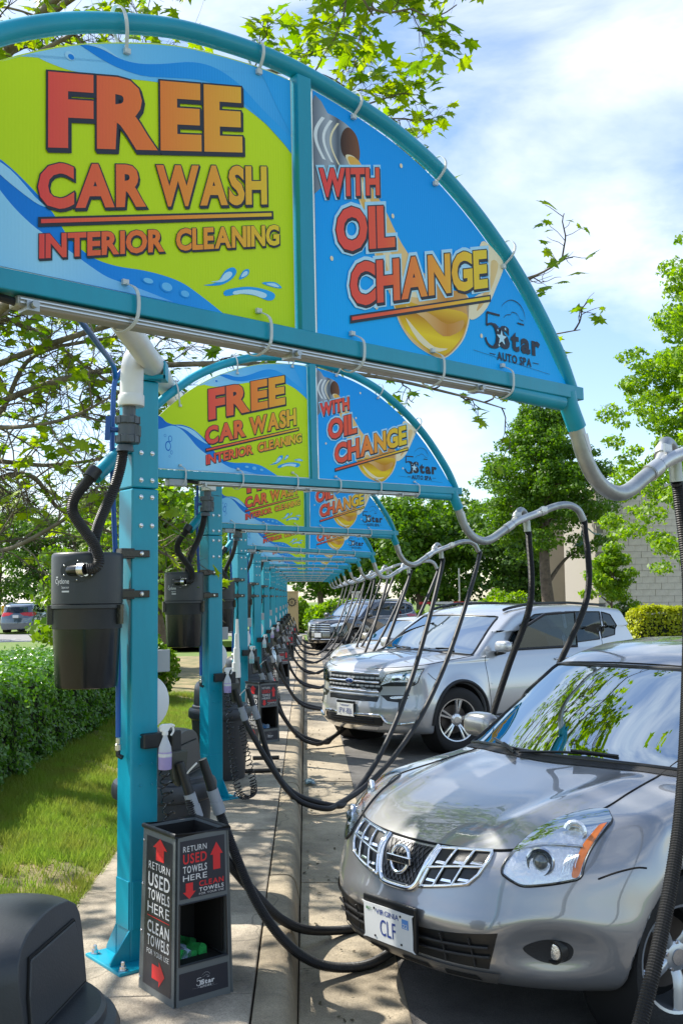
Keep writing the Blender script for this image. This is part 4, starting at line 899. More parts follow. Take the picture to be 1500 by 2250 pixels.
# ------------------------------------------------------------------ car bodies: a smooth solid described by its profiles
def smax(a, b, k):
    h = np.clip(.5+.5*(a-b)/k, 0, 1); return b*(1-h)+a*h+k*h*(1-h)
def sstep(e0, e1, x):
    t = np.clip((x-e0)/(e1-e0), 0, 1); return t*t*(3-2*t)
def smooth_curve(pts, s, lo, hi, n=1200):
    xs = np.linspace(lo-.6, hi+.6, n); ys = np.interp(xs, [q[0] for q in pts], [q[1] for q in pts])
    d = xs[1]-xs[0]; w = max(1, int(3*s/d)); k = np.exp(-.5*(np.arange(-w, w+1)*d/s)**2); k /= k.sum()
    ys = np.convolve(np.pad(ys, w, 'edge'), k, 'valid'); return xs, ys
class Shape:
    """x backwards from the nose, y sideways, z up from the road"""
    def __init__(s, L, W, zc, pf, pr, bowf=.55, bowr=.30, belt=.98, tumble=.40, bottom=.21, wheels=(.98, 3.67), rw=.345, ra=.39, hood=None, bow=.16, crown=.05, plan=None, recess=(), smooth=.05, flare=.018, nose_k=.07, roofk=.09, bowp=2.1):
        s.__dict__.update(locals()); s.zx, s.zy = smooth_curve(zc, smooth, 0, L); s.px, s.py = smooth_curve(pf, .03, 0, 1.6); s.rx, s.ry = smooth_curve(pr, .04, 0, 1.8)
        s.wx, s.wy = smooth_curve(plan or [(0, .97*W/2), (.6, .985*W/2), (1.2, W/2), (L-1.2, W/2), (L-.3, .96*W/2), (L, .93*W/2)], .15, 0, L)
    def top(s, x, y):
        t = np.clip(np.abs(y)/(s.W/2), 0, 1.3)
        z = np.interp(x-s.bow*t**2*sstep(.5, 1.4, x), s.zx, s.zy)-s.crown*t**2
        if s.hood is not None: z = z+s.hood(x, np.abs(y))
        return z
    def side(s, x, z):
        w = np.interp(x, s.wx, s.wy)
        w = w-.045*np.clip((z-.66)/.34, -1.3, 1.2)**2*(z < s.belt+.3)
        w = w-s.tumble*np.clip(z-s.belt, 0, 2)-.02*sstep(s.belt-.03, s.belt+.03, z)
        for xw in s.wheels:
            d = np.sqrt((x-xw)**2+(z-s.rw)**2); w = w+s.flare*np.exp(-((d-s.ra-.03)/.07)**2)
        return w
    def front(s, y, z):
        t = np.abs(y)/(s.W/2); x = np.interp(z, s.px, s.py)+s.bowf*t**s.bowp
        for (y0, z0, ry, rz, dep) in s.recess:
            q = ((np.abs(y)-y0)/ry)**2+((z-z0)/rz)**2; x = x+dep*np.exp(-1.6*q**1.5)
        return x
    def rear(s, y, z):
        t = np.abs(y)/(s.W/2); return s.L-np.interp(z, s.rx, s.ry)-s.bowr*t**2.2
    def F(s, x, y, z):
        y = np.abs(y)
        f = smax(z-s.top(x, y), y-s.side(x, z), s.roofk)
        f = smax(f, (s.front(y, z)-x)*.9, s.nose_k); f = smax(f, (x-s.rear(y, z))*.9, .08); f = smax(f, s.bottom-z, .05)
        for xw in s.wheels:
            d = s.ra-np.sqrt((x-xw)**2+(z-s.rw)**2); f = smax(f, np.minimum(d, y-(s.W/2-.30)), .015)
        return f
    def G(s, P, e=2e-3):
        x, y, z = P.T
        g = np.stack([s.F(x+e, y, z)-s.F(x-e, y, z), s.F(x, y+e, z)-s.F(x, y-e, z), s.F(x, y, z+e)-s.F(x, y, z-e)], 1)/(2*e)
        return g
    def hit(s, o, d, far, n=260):
        """first surface point along rays"""
        o = np.asarray(o, float); d = np.asarray(d, float); o = np.broadcast_to(o, d.shape)
        t = np.linspace(0, far, n); T = np.full(len(d), np.nan)
        P = o[:, None, :]+d[:, None, :]*t[None, :, None]; v = s.F(P[..., 0], P[..., 1], P[..., 2])
        neg = v < 0; idx = neg.argmax(1); ok = neg.any(1)
        lo = t[np.maximum(idx-1, 0)]; hi = t[idx]
        for _ in range(30):
            m_ = (lo+hi)/2; q = o+d*m_[:, None]; w = s.F(q[:, 0], q[:, 1], q[:, 2]) < 0; hi = np.where(w, m_, hi); lo = np.where(w, lo, m_)
        q = o+d*hi[:, None]; q[~ok] = np.nan; return q
    def on(s, kind, a, b, sgn=1):
        a = np.asarray(a, float).ravel(); b = np.asarray(b, float).ravel(); n = len(a); one = np.ones(n)
        if kind == 'front': return s.hit(np.stack([-.4*one, a, b], 1), np.tile([1., 0, 0], (n, 1)), 3.2)
        if kind == 'rear': return s.hit(np.stack([(s.L+.4)*one, a, b], 1), np.tile([-1., 0, 0], (n, 1)), 3.2)
        if kind == 'side': return s.hit(np.stack([a, 1.6*sgn*one, b], 1), np.tile([0., -sgn, 0], (n, 1)), 1.7)
        return s.hit(np.stack([a, b, 2.4*one], 1), np.tile([0., 0, -1], (n, 1)), 2.3)
    def mesh(s, h):
        x0, x1, y1, z0, z1 = -.08, s.L+.08, s.W/2+.08, s.bottom-.09, s.zy.max()+.08
        X = np.arange(x0, x1, h); ny = int(y1/h)+1; Y = np.arange(-ny, ny+1)*h; Z = np.arange(z0, z1, h)
        half = s.F(X[:, None, None], Y[None, ny:, None], Z[None, None, :]); V = np.concatenate([half[:, :0:-1], half], 1)
        return nets(V, X, Y, Z, s)
def nets(V, X, Y, Z, s):
    h = X[1]-X[0]; sg = V < 0; nx, ny, nz = V.shape
    c = np.zeros((nx-1, ny-1, nz-1), int)
    for i in (0, 1):
        for j in (0, 1):
            for k in (0, 1): c += sg[i:nx-1+i, j:ny-1+j, k:nz-1+k]
    act = (c > 0) & (c < 8); I = np.full(act.shape, -1); I[act] = np.arange(act.sum())
    ci, cj, ck = np.nonzero(act); P = np.zeros((len(ci), 3)); cnt = np.zeros(len(ci))
    cn = [(i, j, k) for i in (0, 1) for j in (0, 1) for k in (0, 1)]
    for a in cn:
        for ax in range(3):
            if a[ax]: continue
            b = list(a); b[ax] = 1
            va = V[ci+a[0], cj+a[1], ck+a[2]]; vb = V[ci+b[0], cj+b[1], ck+b[2]]; m_ = (va < 0) != (vb < 0)
            t = np.where(m_, va/(va-vb+1e-12), 0)
            q = np.stack([ci+a[0], cj+a[1], ck+a[2]], 1).astype(float); q[:, ax] += t
            P += np.where(m_[:, None], q, 0); cnt += m_
    P = P/cnt[:, None]*h+np.array([X[0], Y[0], Z[0]])
    for _ in range(4):
        f = s.F(P[:, 0], P[:, 1], P[:, 2]); g = s.G(P); st = -(f/np.maximum((g**2).sum(1), .2))[:, None]*g
        l = np.linalg.norm(st, axis=1, keepdims=True); P = P+st*np.minimum(1, .5*h/np.maximum(l, 1e-9))
    Q = []
    for ax in range(3):
        o = [0, 1, 2]; o.remove(ax); u, v = o
        sl0 = [slice(None)]*3; sl1 = [slice(None)]*3; sl0[ax] = slice(0, -1); sl1[ax] = slice(1, None)
        ch = sg[tuple(sl0)] != sg[tuple(sl1)]; idx = np.array(np.nonzero(ch)).T
        ok = (idx[:, u] > 0) & (idx[:, v] > 0) & (idx[:, u] < V.shape[u]-1) & (idx[:, v] < V.shape[v]-1); idx = idx[ok]
        def cell(du, dv):
            q = idx.copy(); q[:, u] += du; q[:, v] += dv; return I[q[:, 0], q[:, 1], q[:, 2]]
        f = np.stack([cell(-1, -1), cell(0, -1), cell(0, 0), cell(-1, 0)], 1)
        ins = sg[tuple(idx.T)]
        fl = ins if ax != 1 else ~ins
        f = np.where(fl[:, None], f, f[:, ::-1]); Q.append(f)
    Q = np.concatenate(Q); Q = Q[(Q >= 0).all(1)]
    return P, Q
def inside(poly, a, b):
    r = np.zeros(len(a), bool); n = len(poly)
    for i in range(n):
        (x1, y1), (x2, y2) = poly[i], poly[(i+1) % n]
        c = ((y1 > b) != (y2 > b)) & (a < (x2-x1)*(b-y1)/(y2-y1+1e-12)+x1); r ^= c
    return r

def rogue_hood(x, y):
    yr = .34+.16*np.clip(x, 0, 1.2); m_ = sstep(.15, .4, x)*(1-sstep(1.0, 1.25, x))
    return m_*(.016*np.exp(-((y-yr)/.07)**2)-.010*np.exp(-(y/.25)**2)*sstep(.3, .9, x))
SH = {}
SH['rogue'] = Shape(4.66, 1.80,
    [(-1, .80), (.10, .815), (.16, .845), (.35, .925), (.60, .985), (.90, 1.035), (1.08, 1.058), (1.15, 1.085), (1.50, 1.30), (1.83, 1.492), (2.0, 1.558), (2.3, 1.612), (2.8, 1.632), (3.4, 1.60), (3.95, 1.52), (4.2, 1.46), (4.38, 1.28), (4.55, 1.02), (4.9, .98)],
    [(0, .5), (.22, .32), (.28, .15), (.34, .05), (.40, .02), (.46, 0), (.56, 0.), (.62, .03), (.70, .055), (.78, .09), (.84, .15), (.95, .28), (1.1, .5)],
    [(0, .1), (.3, .04), (.5, 0), (.7, .02), (.9, .10), (1.1, .18), (1.5, .5)],
    bowf=.56, bowp=2.7, bow=.30, belt=1.0, tumble=.44, hood=rogue_hood, wheels=(.925, 3.615), rw=.345, ra=.395, bottom=.265,
    recess=((0, .445, .56, .085, .03), (.655, .470, .165, .105, .055)))
def exp_hood(x, y):
    m_ = sstep(.12, .35, x)*(1-sstep(1.05, 1.25, x)); return m_*.018*(1-sstep(.42, .52, y))
SH['explorer'] = Shape(5.04, 2.0,
    [(-1, 1.03), (.08, 1.045), (.14, 1.075), (.35, 1.115), (.7, 1.155), (1.05, 1.18), (1.22, 1.195), (1.65, 1.48), (1.98, 1.66), (2.15, 1.715), (2.6, 1.775), (3.4, 1.775), (4.2, 1.73), (4.5, 1.695), (4.70, 1.63), (4.88, 1.30), (5.0, 1.12), (5.3, 1.08)],
    [(0, .22), (.25, .14), (.34, .03), (.42, 0), (.56, .0), (.62, .015), (.72, .035), (.98, .05), (1.05, .09), (1.12, .20), (1.3, .5)],
    [(0, .15), (.35, .03), (.6, 0), (.9, .01), (1.1, .03), (1.25, .06), (1.65, .34)],
    bowf=.40, bowp=2.6, bowr=.14, belt=1.13, tumble=.25, roofk=.05, hood=exp_hood, wheels=(.95, 3.815), rw=.395, ra=.44, bottom=.26, crown=.045, nose_k=.06, recess=())
SH['sedan'] = Shape(4.85, 1.85,
    [(-1, .62), (.10, .66), (.16, .70), (.4, .80), (.8, .885), (1.2, .935), (1.34, .955), (1.8, 1.20), (2.15, 1.37), (2.4, 1.43), (2.8, 1.45), (3.2, 1.42), (3.6, 1.31), (4.05, 1.10), (4.3, 1.06), (4.75, 1.03), (5, .98)],
    [(0, .16), (.2, .08), (.30, .02), (.42, 0), (.55, .02), (.66, .07), (.72, .14), (.9, .4)],
    [(0, .12), (.3, .03), (.6, 0), (.9, .06), (1.1, .3)],
    bowf=.62, belt=.92, tumble=.50, wheels=(.95, 3.76), rw=.33, ra=.37, bottom=.20, recess=())
SH['highlander'] = Shape(4.89, 1.93,
    [(-1, .98), (.08, 1.0), (.14, 1.03), (.35, 1.08), (.7, 1.12), (1.05, 1.15), (1.2, 1.165), (1.62, 1.44), (1.95, 1.62), (2.2, 1.69), (2.6, 1.73), (3.4, 1.72), (4.1, 1.66), (4.4, 1.60), (4.52, 1.52), (4.70, 1.22), (4.8, 1.04), (5.2, 1.0)],
    [(0, .2), (.25, .12), (.34, .03), (.45, 0), (.62, .01), (.9, .05), (.98, .08), (1.06, .18), (1.3, .5)],
    [(0, .15), (.35, .03), (.6, 0), (.9, .04), (1.1, .12), (1.6, .42)],
    bowf=.42, belt=1.10, tumble=.34, wheels=(.93, 3.72), rw=.37, ra=.415, bottom=.25, recess=())
# ------------------------------------------------------------------ cars
def paint(name, col, metal=.55, rough=.30):
    m = mat(name, col, rough, metal=metal, coat=1., spec=.6); m.node_tree.nodes['Principled BSDF'].inputs['Coat IOR'].default_value = 1.9; m.node_tree.nodes['Principled BSDF'].inputs['Coat Roughness'].default_value = .012
    N = m.node_tree.nodes; L = m.node_tree.links; b = N['Principled BSDF']; out = N['Material Output']
    t = N.new('ShaderNodeTexCoord'); v = N.new('ShaderNodeTexNoise'); v.inputs['Scale'].default_value = 900; L.new(t.outputs['Object'], v.inputs['Vector'])
    r = N.new('ShaderNodeMapRange'); r.inputs[3].default_value = rough-.06; r.inputs[4].default_value = rough+.08; L.new(v.outputs['Fac'], r.inputs[0]); L.new(r.outputs[0], b.inputs['Roughness'])
    # inside of the shell is dark trim
    g = N.new('ShaderNodeNewGeometry'); d = N.new('ShaderNodeBsdfDiffuse'); d.inputs[0].default_value = (.02, .02, .021, 1)
    ms = N.new('ShaderNodeMixShader'); L.new(g.outputs['Backfacing'], ms.inputs[0]); L.new(b.outputs[0], ms.inputs[1]); L.new(d.outputs[0], ms.inputs[2]); L.new(ms.outputs[0], out.inputs[0]); return m
def glass(name, tint, refl=.10, ior=1.55):
    m = bpy.data.materials.new(name); m.use_nodes = True; MATS[name] = m; N = m.node_tree.nodes; L = m.node_tree.links; N.remove(N['Principled BSDF'])
    fr = N.new('ShaderNodeFresnel'); fr.inputs[0].default_value = ior; ad = N.new('ShaderNodeMath'); ad.operation = 'MULTIPLY_ADD'; ad.use_clamp = True; ad.inputs[1].default_value = 1.05; ad.inputs[2].default_value = refl; L.new(fr.outputs[0], ad.inputs[0])
    tr = N.new('ShaderNodeBsdfTransparent'); tr.inputs[0].default_value = (*tint, 1); gl = N.new('ShaderNodeBsdfGlossy'); gl.inputs['Roughness'].default_value = .0; gl.inputs[0].default_value = (.50, .56, .58, 1)
    ms = N.new('ShaderNodeMixShader'); L.new(ad.outputs[0], ms.inputs[0]); L.new(tr.outputs[0], ms.inputs[1]); L.new(gl.outputs[0], ms.inputs[2]); L.new(ms.outputs[0], N['Material Output'].inputs[0]); return m
paint('paint_grey', (.30, .30, .305), .6, .30); paint('paint_silver', (.47, .49, .515), .55, .32); paint('paint_sand', (.52, .47, .38), .5, .3); paint('paint_black', (.006, .007, .010), .2, .25)
paint('paint_blue', (.055, .085, .11), .5, .3); paint('paint_brown', (.08, .055, .05), .5, .3); paint('paint_white', (.72, .73, .74), 0., .3)
glass('glass_screen', (.48, .68, .68), .03, 1.52); glass('glass_side', (.07, .09, .10), .06, 1.55); glass('lens_clear', (.93, .95, .97), .06, 1.45)
mat('chrome', (.85, .86, .88), .06, metal=1.); mat('dull_chrome', (.62, .63, .65), .22, metal=1.); mat('trim_black', (.010, .0105, .011), .32); mat('trim_matt', (.018, .018, .019), .6, bump=.2, bscale=150)
mat('tyre', (.014, .014, .0145), .75, bump=.4, bscale=90); mat('alloy', (.50, .53, .56), .30, metal=.75); mat('alloy_bright', (.62, .63, .64), .22, metal=.85); mat('brake', (.10, .085, .075), .5, metal=.6)
mat('amber', (.85, .20, .006), .12, coat=.6); mat('lamp_red', (.50, .012, .012), .12, coat=.8); mat('reflector', (.88, .89, .90), .24, metal=.85, bump=.5, bscale=48)
mat('cabin_dark', (.05, .052, .055), .8); mat('seat_cloth', (.13, .135, .14), .9, bump=.3, bscale=200); mat('plate_white', (.72, .73, .72), .35, coat=.3); mat('plate_blue', (.03, .06, .26), .4); mat('plate_green', (.03, .22, .05), .4); mat('oval_blue', (.006, .03, .16), .15, coat=1.)
mat('grille_silver', (.52, .53, .55), .3, metal=.4, coat=.5); mat('under', (.006, .006, .006), .9); mat('gap', (.004, .004, .004), .9); mat('paper', (.7, .74, .75), .6); mat('sticker_blue', (.10, .26, .60), .5)

class Body:
    def __init__(s, key, name, label, cat, pose, h, body_mat, windows, group=None):
        s.S = SH[key]; ox, oy, deg, zr = pose; s.sh = []
        s.root = thing(name, label, cat, (ox, oy, zr), R(90-deg), group)
        P, Q = s.S.mesh(h)
        c = P[Q].mean(1); keep = np.ones(len(Q), bool)
        for kind, poly in windows:
            if kind == 'side': m_ = (np.abs(c[:, 1]) > .42) & inside(poly, c[:, 0], c[:, 2])
            elif kind == 'top': m_ = (c[:, 2] > .9) & inside(poly, c[:, 0], c[:, 1])
            else: m_ = (c[:, 0] > s.S.L-1.1) & inside(poly, c[:, 1], c[:, 2])
            keep &= ~m_
        g = s.S.G(c); nrm = np.cross(P[Q[:, 1]]-P[Q[:, 0]], P[Q[:, 2]]-P[Q[:, 0]])
        fl = (nrm*g).sum(1) < 0; Q[fl] = Q[fl][:, ::-1]; Q = Q[keep]
        me = bpy.data.meshes.new('body'); me.from_pydata(P.tolist(), [], Q.tolist()); me.update()
        me.polygons.foreach_set('use_smooth', [True]*len(me.polygons))
        gv = s.S.G(P); gv /= np.linalg.norm(gv, axis=1, keepdims=True)+1e-9; me.normals_split_custom_set_from_vertices(gv.tolist())
        s.shell = ob('body', me, body_mat, s.root, 0)
    def surf(s, kind, ab, off=0., sgn=1):
        ab = np.asarray(ab, float); a = ab[:, 0].copy(); b = ab[:, 1].copy()
        if kind in ('front', 'rear'): a = a*sgn
        if kind == 'top': b = b*sgn
        P = s.S.on(kind, a, b, sgn)
        bad = np.isnan(P[:, 0])
        if bad.any():
            good = np.nonzero(~bad)[0]
            for i in np.nonzero(bad)[0]:
                if len(good): P[i] = P[good[np.abs(good-i).argmin()]]
                else: P[i] = 0
        g = s.S.G(P); g /= np.linalg.norm(g, axis=1, keepdims=True)+1e-9
        return P+g*off
    def fan(s, name, outline, kind, m, off=.004, sgn=1, rings=7, n=4, par=None, smooth=True, closed=True, bulge=0.):
        o = np.array(cat2(outline, n, True) if smooth else [q for i in range(len(outline)) for q in [tuple(np.array(outline[i])+(np.array(outline[(i+1) % len(outline)])-np.array(outline[i]))*k/n) for k in range(n)]])
        c = o.mean(0); N_ = len(o); ab = np.concatenate([c+(o-c)*t for t in np.linspace(1, 1/rings, rings)]+[c[None]])
        P = s.surf(kind, ab, off, sgn)
        if bulge:
            g = s.S.G(P); g /= np.linalg.norm(g, axis=1, keepdims=True)+1e-9
            tt = np.concatenate([np.full(N_, 1-t*t) for t in np.linspace(1, 1/rings, rings)]+[[1.]]); P = P+g*(bulge*tt)[:, None]
        f = [(r*N_+i, r*N_+(i+1) % N_, (r+1)*N_+(i+1) % N_, (r+1)*N_+i) for r in range(rings-1) for i in range(N_)]+[((rings-1)*N_+i, (rings-1)*N_+(i+1) % N_, rings*N_) for i in range(N_)]
        return ob(name, MB().add(P.tolist(), f), m, par or s.root, 60)
    def grid(s, name, fn, nu, nv, kind, m, off=.004, sgn=1, par=None):
        ab = np.array([fn(i/nu, j/nv) for i in range(nu+1) for j in range(nv+1)]); P = s.surf(kind, ab, off, sgn)
        f = [(i*(nv+1)+j, i*(nv+1)+j+1, (i+1)*(nv+1)+j+1, (i+1)*(nv+1)+j) for i in range(nu) for j in range(nv)]
        return ob(name, MB().add(P.tolist(), f), m, par or s.root, 60)
    def line(s, name, pts, kind, m, r=.003, off=0., sgn=1, n=6, par=None, closed=False, seg=6, smooth=True):
        ab = np.array(cat2(pts, n, closed)) if smooth else np.array([tuple(np.array(p)+(np.array(q)-np.array(p))*k/n) for p, q in zip(pts, pts[1:]+([pts[0]] if closed else [])) for k in range(n)]+([] if closed else [pts[-1]]))
        P = s.surf(kind, ab, off, sgn); return ob(name, MB().tube(P.tolist(), r, seg, closed=closed), m, par or s.root, 60)
    def wheel(s, x, sgn, style, R_=None, mats=('alloy',), steer=0.):
        S_ = s.S; r = R_ or S_.rw; y = sgn*(S_.W/2-.045); w = .215
        t = ob('wheel', MB().lathe([(r*.63, -.09), (r*.66, -.105), (r*.80, -.112), (r*.93, -.105), (r*.985, -.085), (r, -.05), (r, .05), (r*.985, .085), (r*.93, .105), (r*.80, .112), (r*.66, .105), (r*.63, .09)], 56, (x, y-sgn*.10, r), (0, sgn, 0), caps=False), 'tyre', s.root, 35)
        C = Vector((x, y-sgn*.10, r))
        def pl(rr, a, d): return (C.x+rr*cos(a), C.y+sgn*d, C.z+rr*sin(a))
        q = MB().lathe([(r*.66, .088), (r*.655, .104), (r*.62, .100), (r*.60, .06), (r*.58, -.06)], 48, C, (0, sgn, 0), caps=False); ob('rim', q, mats[0], t, 35)
        ob('barrel', MB().lathe([(r*.60, -.05), (.02, -.05)], 32, C, (0, sgn, 0), caps=False), 'under', t, 0)
        ob('brake_disc', MB().lathe([(r*.44, -.03), (r*.44, -.01), (r*.1, -.01)], 32, C, (0, sgn, 0)), 'brake', t, 35)
        ns = 5
        for k in range(ns):
            a0 = 2*PI*k/ns+style.get('rot', .3)
            for da in style['split']:
                a = a0+da; sp = MB(); prof = style['prof']; vs = []
                for rr, hw, d in prof:
                    for s_, dd in ((-1, -.012), (-.55, .006), (.55, .006), (1, -.012)): vs.append(pl(math.hypot(rr*r, 0), a+s_*hw/max(.05, rr*r), d+dd))
                m_ = len(prof); fs = [(i*4+j, i*4+j+1, (i+1)*4+j+1, (i+1)*4+j) for i in range(m_-1) for j in range(3)]
                sp.add(vs, fs); ob('spoke', sp, mats[0], t, 50)
        ob('hub', MB().lathe([(r*.19, .05), (r*.19, .068), (r*.15, .076), (.001, .078)], 24, C, (0, sgn, 0)), mats[0], t, 40)
        ob('hub_badge', MB().lathe([(r*.10, .077), (r*.10, .083), (.001, .084)], 20, C, (0, sgn, 0)), 'dull_chrome', t, 40)
        for k in range(5): a = 2*PI*k/5+style.get('rot', .3)+PI/5; ob('lug_nut', MB().lathe([(.011, .055), (.011, .072), (.008, .075)], 6, Vector(pl(r*.165, a, 0))-Vector((0, 0, 0)), (0, sgn, 0)), 'dull_chrome', t, 30)
        if steer: t.location = C-Matrix.Rotation(-steer, 3, 'Z') @ C; t.rotation_euler = (0, 0, -steer)
        ob('wheel_well', MB().lathe([(S_.ra-.006, -.16), (S_.ra-.006, .115)], 40, C, (0, sgn, 0), caps=False), 'under', s.root, 35)
        ob('well_back', MB().lathe([(S_.ra, -.165), (.01, -.165)], 32, C, (0, sgn, 0), caps=False), 'under', s.root, 0)
    def interior(s, xd, zd, seats, zroof):
        r = s.root; W2 = s.S.W/2
        ob('cabin_floor', MB().box((2.7, 0, .46), (3.0, W2*1.6, .05)), 'cabin_dark', r, 0)
        d = MB(); vs = [(xd+.02, y, zd-.02) for y in (-W2*.74, W2*.74)]+[(xd+.42, y, zd+.0) for y in (-W2*.78, W2*.78)]+[(xd+.55, y, zd-.06) for y in (-W2*.78, W2*.78)]+[(xd+.50, y, .5) for y in (-W2*.78, W2*.78)]
        d.add(vs, [(0, 1, 3, 2), (2, 3, 5, 4), (4, 5, 7, 6)]); ob('dashboard', d, 'cabin_dark', r, 40)
        for sx in seats:
            for sy in (-.36, .36):
                b_ = MB(); vs = []
                for z, hw, dx in ((.60, .22, .0), (.9, .24, .06), (1.12, .21, .12), (1.17, .15, .13)):
                    for yy in (-hw, -hw*.6, hw*.6, hw): vs.append((sx+dx+(-.05 if abs(yy) > hw*.8 else 0), sy+yy, z))
                    for yy in (hw, -hw): vs.append((sx+dx+.12, sy+yy, z))
                fs = [(i*6+j, i*6+(j+1) % 6, (i+1)*6+(j+1) % 6, (i+1)*6+j) for i in range(3) for j in range(6)]+[tuple(18+j for j in range(6))]
                b_.add(vs, fs); st = ob('seat', b_, 'seat_cloth', r, 50); ob('cushion', MB().box((sx-.2, sy, .60), (.5, .46, .14)), 'seat_cloth', st, 0, bevel=.03); ob('head_rest', MB().box((sx+.19, sy, 1.29), (.09, .26, .17)), 'seat_cloth', st, 0, bevel=.03)
        sw_ = MB(); sw_.tube([(xd+.62+.06*sin(2*PI*k/20), .36+.18*cos(2*PI*k/20), zd+.0+.16*sin(2*PI*k/20)) for k in range(20)], .014, 8, closed=True); ob('steering_wheel', sw_, 'cabin_dark', r, 40)
        ob('cabin_mirror', MB().box((xd+.78, 0, zroof-.12), (.03, .24, .07)), 'trim_black', r, 0, bevel=.012)
    def mirror(s, x, z, m, sgn):
        y = sgn*(s.S.W/2+.07); b_ = MB(); b_.ball((0, 0, 0), 1, 20, 12); pw = lambda t_: math.copysign(abs(t_)**.62, t_); b_.v = [(x+.075*pw(q[0])*(1 if q[0] < 0 else .6), y+.118*pw(q[1]), z+.080*pw(q[2])*(1 if q[2] > 0 else .85)) for q in b_.v]
        o = ob('wing_mirror', b_, m, s.root, 60); ob('mirror_glass', MB().add([(x+.05, y-.1, z-.055), (x+.05, y+.1, z-.055), (x+.05, y+.1, z+.06), (x+.05, y-.1, z+.06)], [(0, 1, 2, 3)]), 'chrome', o, 0); ob('mirror_foot', MB().tube([(x+.02, y, z-.06), (x+.0, sgn*(s.S.W/2-.10), z-.10)], .03, 8), 'trim_black', o, 40)
    def under(s):
        ob('underside', MB().box((s.S.L/2, 0, s.S.bottom+.06), (s.S.L-.9, s.S.W-.56, .12)), 'under', s.root, 0)

def plate_obj(B, c, w, top, main, extra=(), tilt_=0., sgn=1):
    """number plate centred at c in car coordinates, facing the nose"""
    x, y, z = c; t = ob('plate_holder', MB().box((x+.012, y, z+.012), (.022, w+.03, w*.5+.035)), 'trim_black', B.root, 0, bevel=.006)
    f = lambda a, b, k=0: (x-.004-.0012*k-b*tilt_, y-a, z+b)       # a to the reader's right
    hw, hh = w/2, w/4; ob('plate', MB().prism(cat2([(-hw, -hh+.01), (-hw+.01, -hh), (hw-.01, -hh), (hw, -hh+.01), (hw, hh-.01), (hw-.01, hh), (-hw+.01, hh), (-hw, hh-.01)], 2, True), lambda a, b, d: (f(a, b)[0]+d, *f(a, b)[1:]), 0, .004), 'plate_white', t, 0)
    q = MB(); text_mb(q, main, *extra[0], lambda a, b: f(a, b, 1), .004, gap=.12); ob('plate_number', q, 'plate_blue', t, 0)
    q = MB(); text_mb(q, top, -hw*.48, hw*.48, hh*.50, hh*.80, lambda a, b: f(a, b, 1), .006); ob('plate_state', q, 'plate_blue', t, 0)
    for (bd, a0, a1, b0, b1, m_) in extra[1:]:
        q = MB()
        if bd is None: q.add([f(a0, b0, 1), f(a1, b0, 1), f(a1, b1, 1), f(a0, b1, 1)], [(0, 1, 2, 3)])
        else: text_mb(q, bd, a0, a1, b0, b1, lambda a, b: f(a, b, 2), .01)
        ob('plate_sticker', q, m_, t, 0)
    for a in (-hw*.55, hw*.55):
        for b in (-hh*.78, hh*.78): ob('plate_screw', MB().lathe([(.005, 0), (.005, .003)], 8, f(a, b), (-1, 0, 0)), 'trim_black', t, 30)
def wiper(B, p0, p1, side=1):
    ab = np.array([tuple(np.array(p0)+(np.array(p1)-np.array(p0))*k/12) for k in range(13)]); P = B.surf('top', ab, .016); w = ob('wiper', MB().tube(P.tolist(), .0075, 6), 'trim_black', B.root, 40)
    P2 = B.surf('top', np.array([p1, tuple(np.array(p0)*.45+np.array(p1)*.55)]), .03); ob('wiper_arm', MB().tube(P2.tolist(), .007, 6), 'trim_matt', w, 40)

def screen_fn(x0, x1, bow, W2, y0, y1):
    """windscreen as a ruled sheet between cowl and header"""
    def f(u, v):
        y = (2*v-1)*(y0+(y1-y0)*u); k = bow*(abs(y)/W2)**2; return (x0+k+(x1-x0)*u, y)
    return f
def poly_of(fn, n=14, sh=.02):
    p = [fn(sh, v/n) for v in range(n+1)]+[fn(u/n, 1-.02) for u in range(1, n)]+[fn(1-sh, 1-v/n) for v in range(n+1)]+[fn(1-u/n, .02) for u in range(1, n)]; return p
def shrink(poly, d):
    c = np.array(poly).mean(0); return [tuple(c+(np.array(q)-c)*(1-d/max(.05, np.linalg.norm(np.array(q)-c)))) for q in poly]

# ---- the grey crossover in front
WSF = screen_fn(1.135, 1.84, .31, .90, .74, .60)
RW = dict(fw=[(1.86, 1.045), (2.72, 1.06), (2.72, 1.475), (2.46, 1.47), (2.2, 1.36), (2.0, 1.20)], rw=[(2.80, 1.06), (3.52, 1.085), (3.50, 1.44), (2.80, 1.475)], q=[(3.60, 1.095), (4.05, 1.16), (3.95, 1.30), (3.62, 1.42)], b=[(-.58, 1.06), (.58, 1.06), (.50, 1.40), (-.50, 1.40)])
B = Body('rogue', 'crossover_car', 'grey crossover with chrome grille and CLF plate nosing in to the nearest bay', 'car', (.361, 4.487, 52., -.2), .016, 'paint_grey',
         [('top', poly_of(WSF)), ('side', shrink(RW['fw'], .03)), ('side', shrink(RW['rw'], .03)), ('side', shrink(RW['q'], .03)), ('rear', shrink(RW['b'], .03))])
ws_ = B.grid('windscreen', WSF, 14, 24, 'top', 'glass_screen', .003)
fr_ = [WSF(0, v/12) for v in range(13)]+[WSF(u/8, 1) for u in range(1, 9)]+[WSF(1, 1-v/12) for v in range(1, 13)]+[WSF(1-u/8, 0) for u in range(1, 8)]
B.line('screen_trim', fr_, 'top', 'trim_black', .012, .002, n=2, closed=True)
B.grid('cowl', lambda u, v: (1.075+.31*(abs(2*v-1)*.74/.9)**2+u*.075, (2*v-1)*.74), 3, 24, 'top', 'trim_matt', .004)
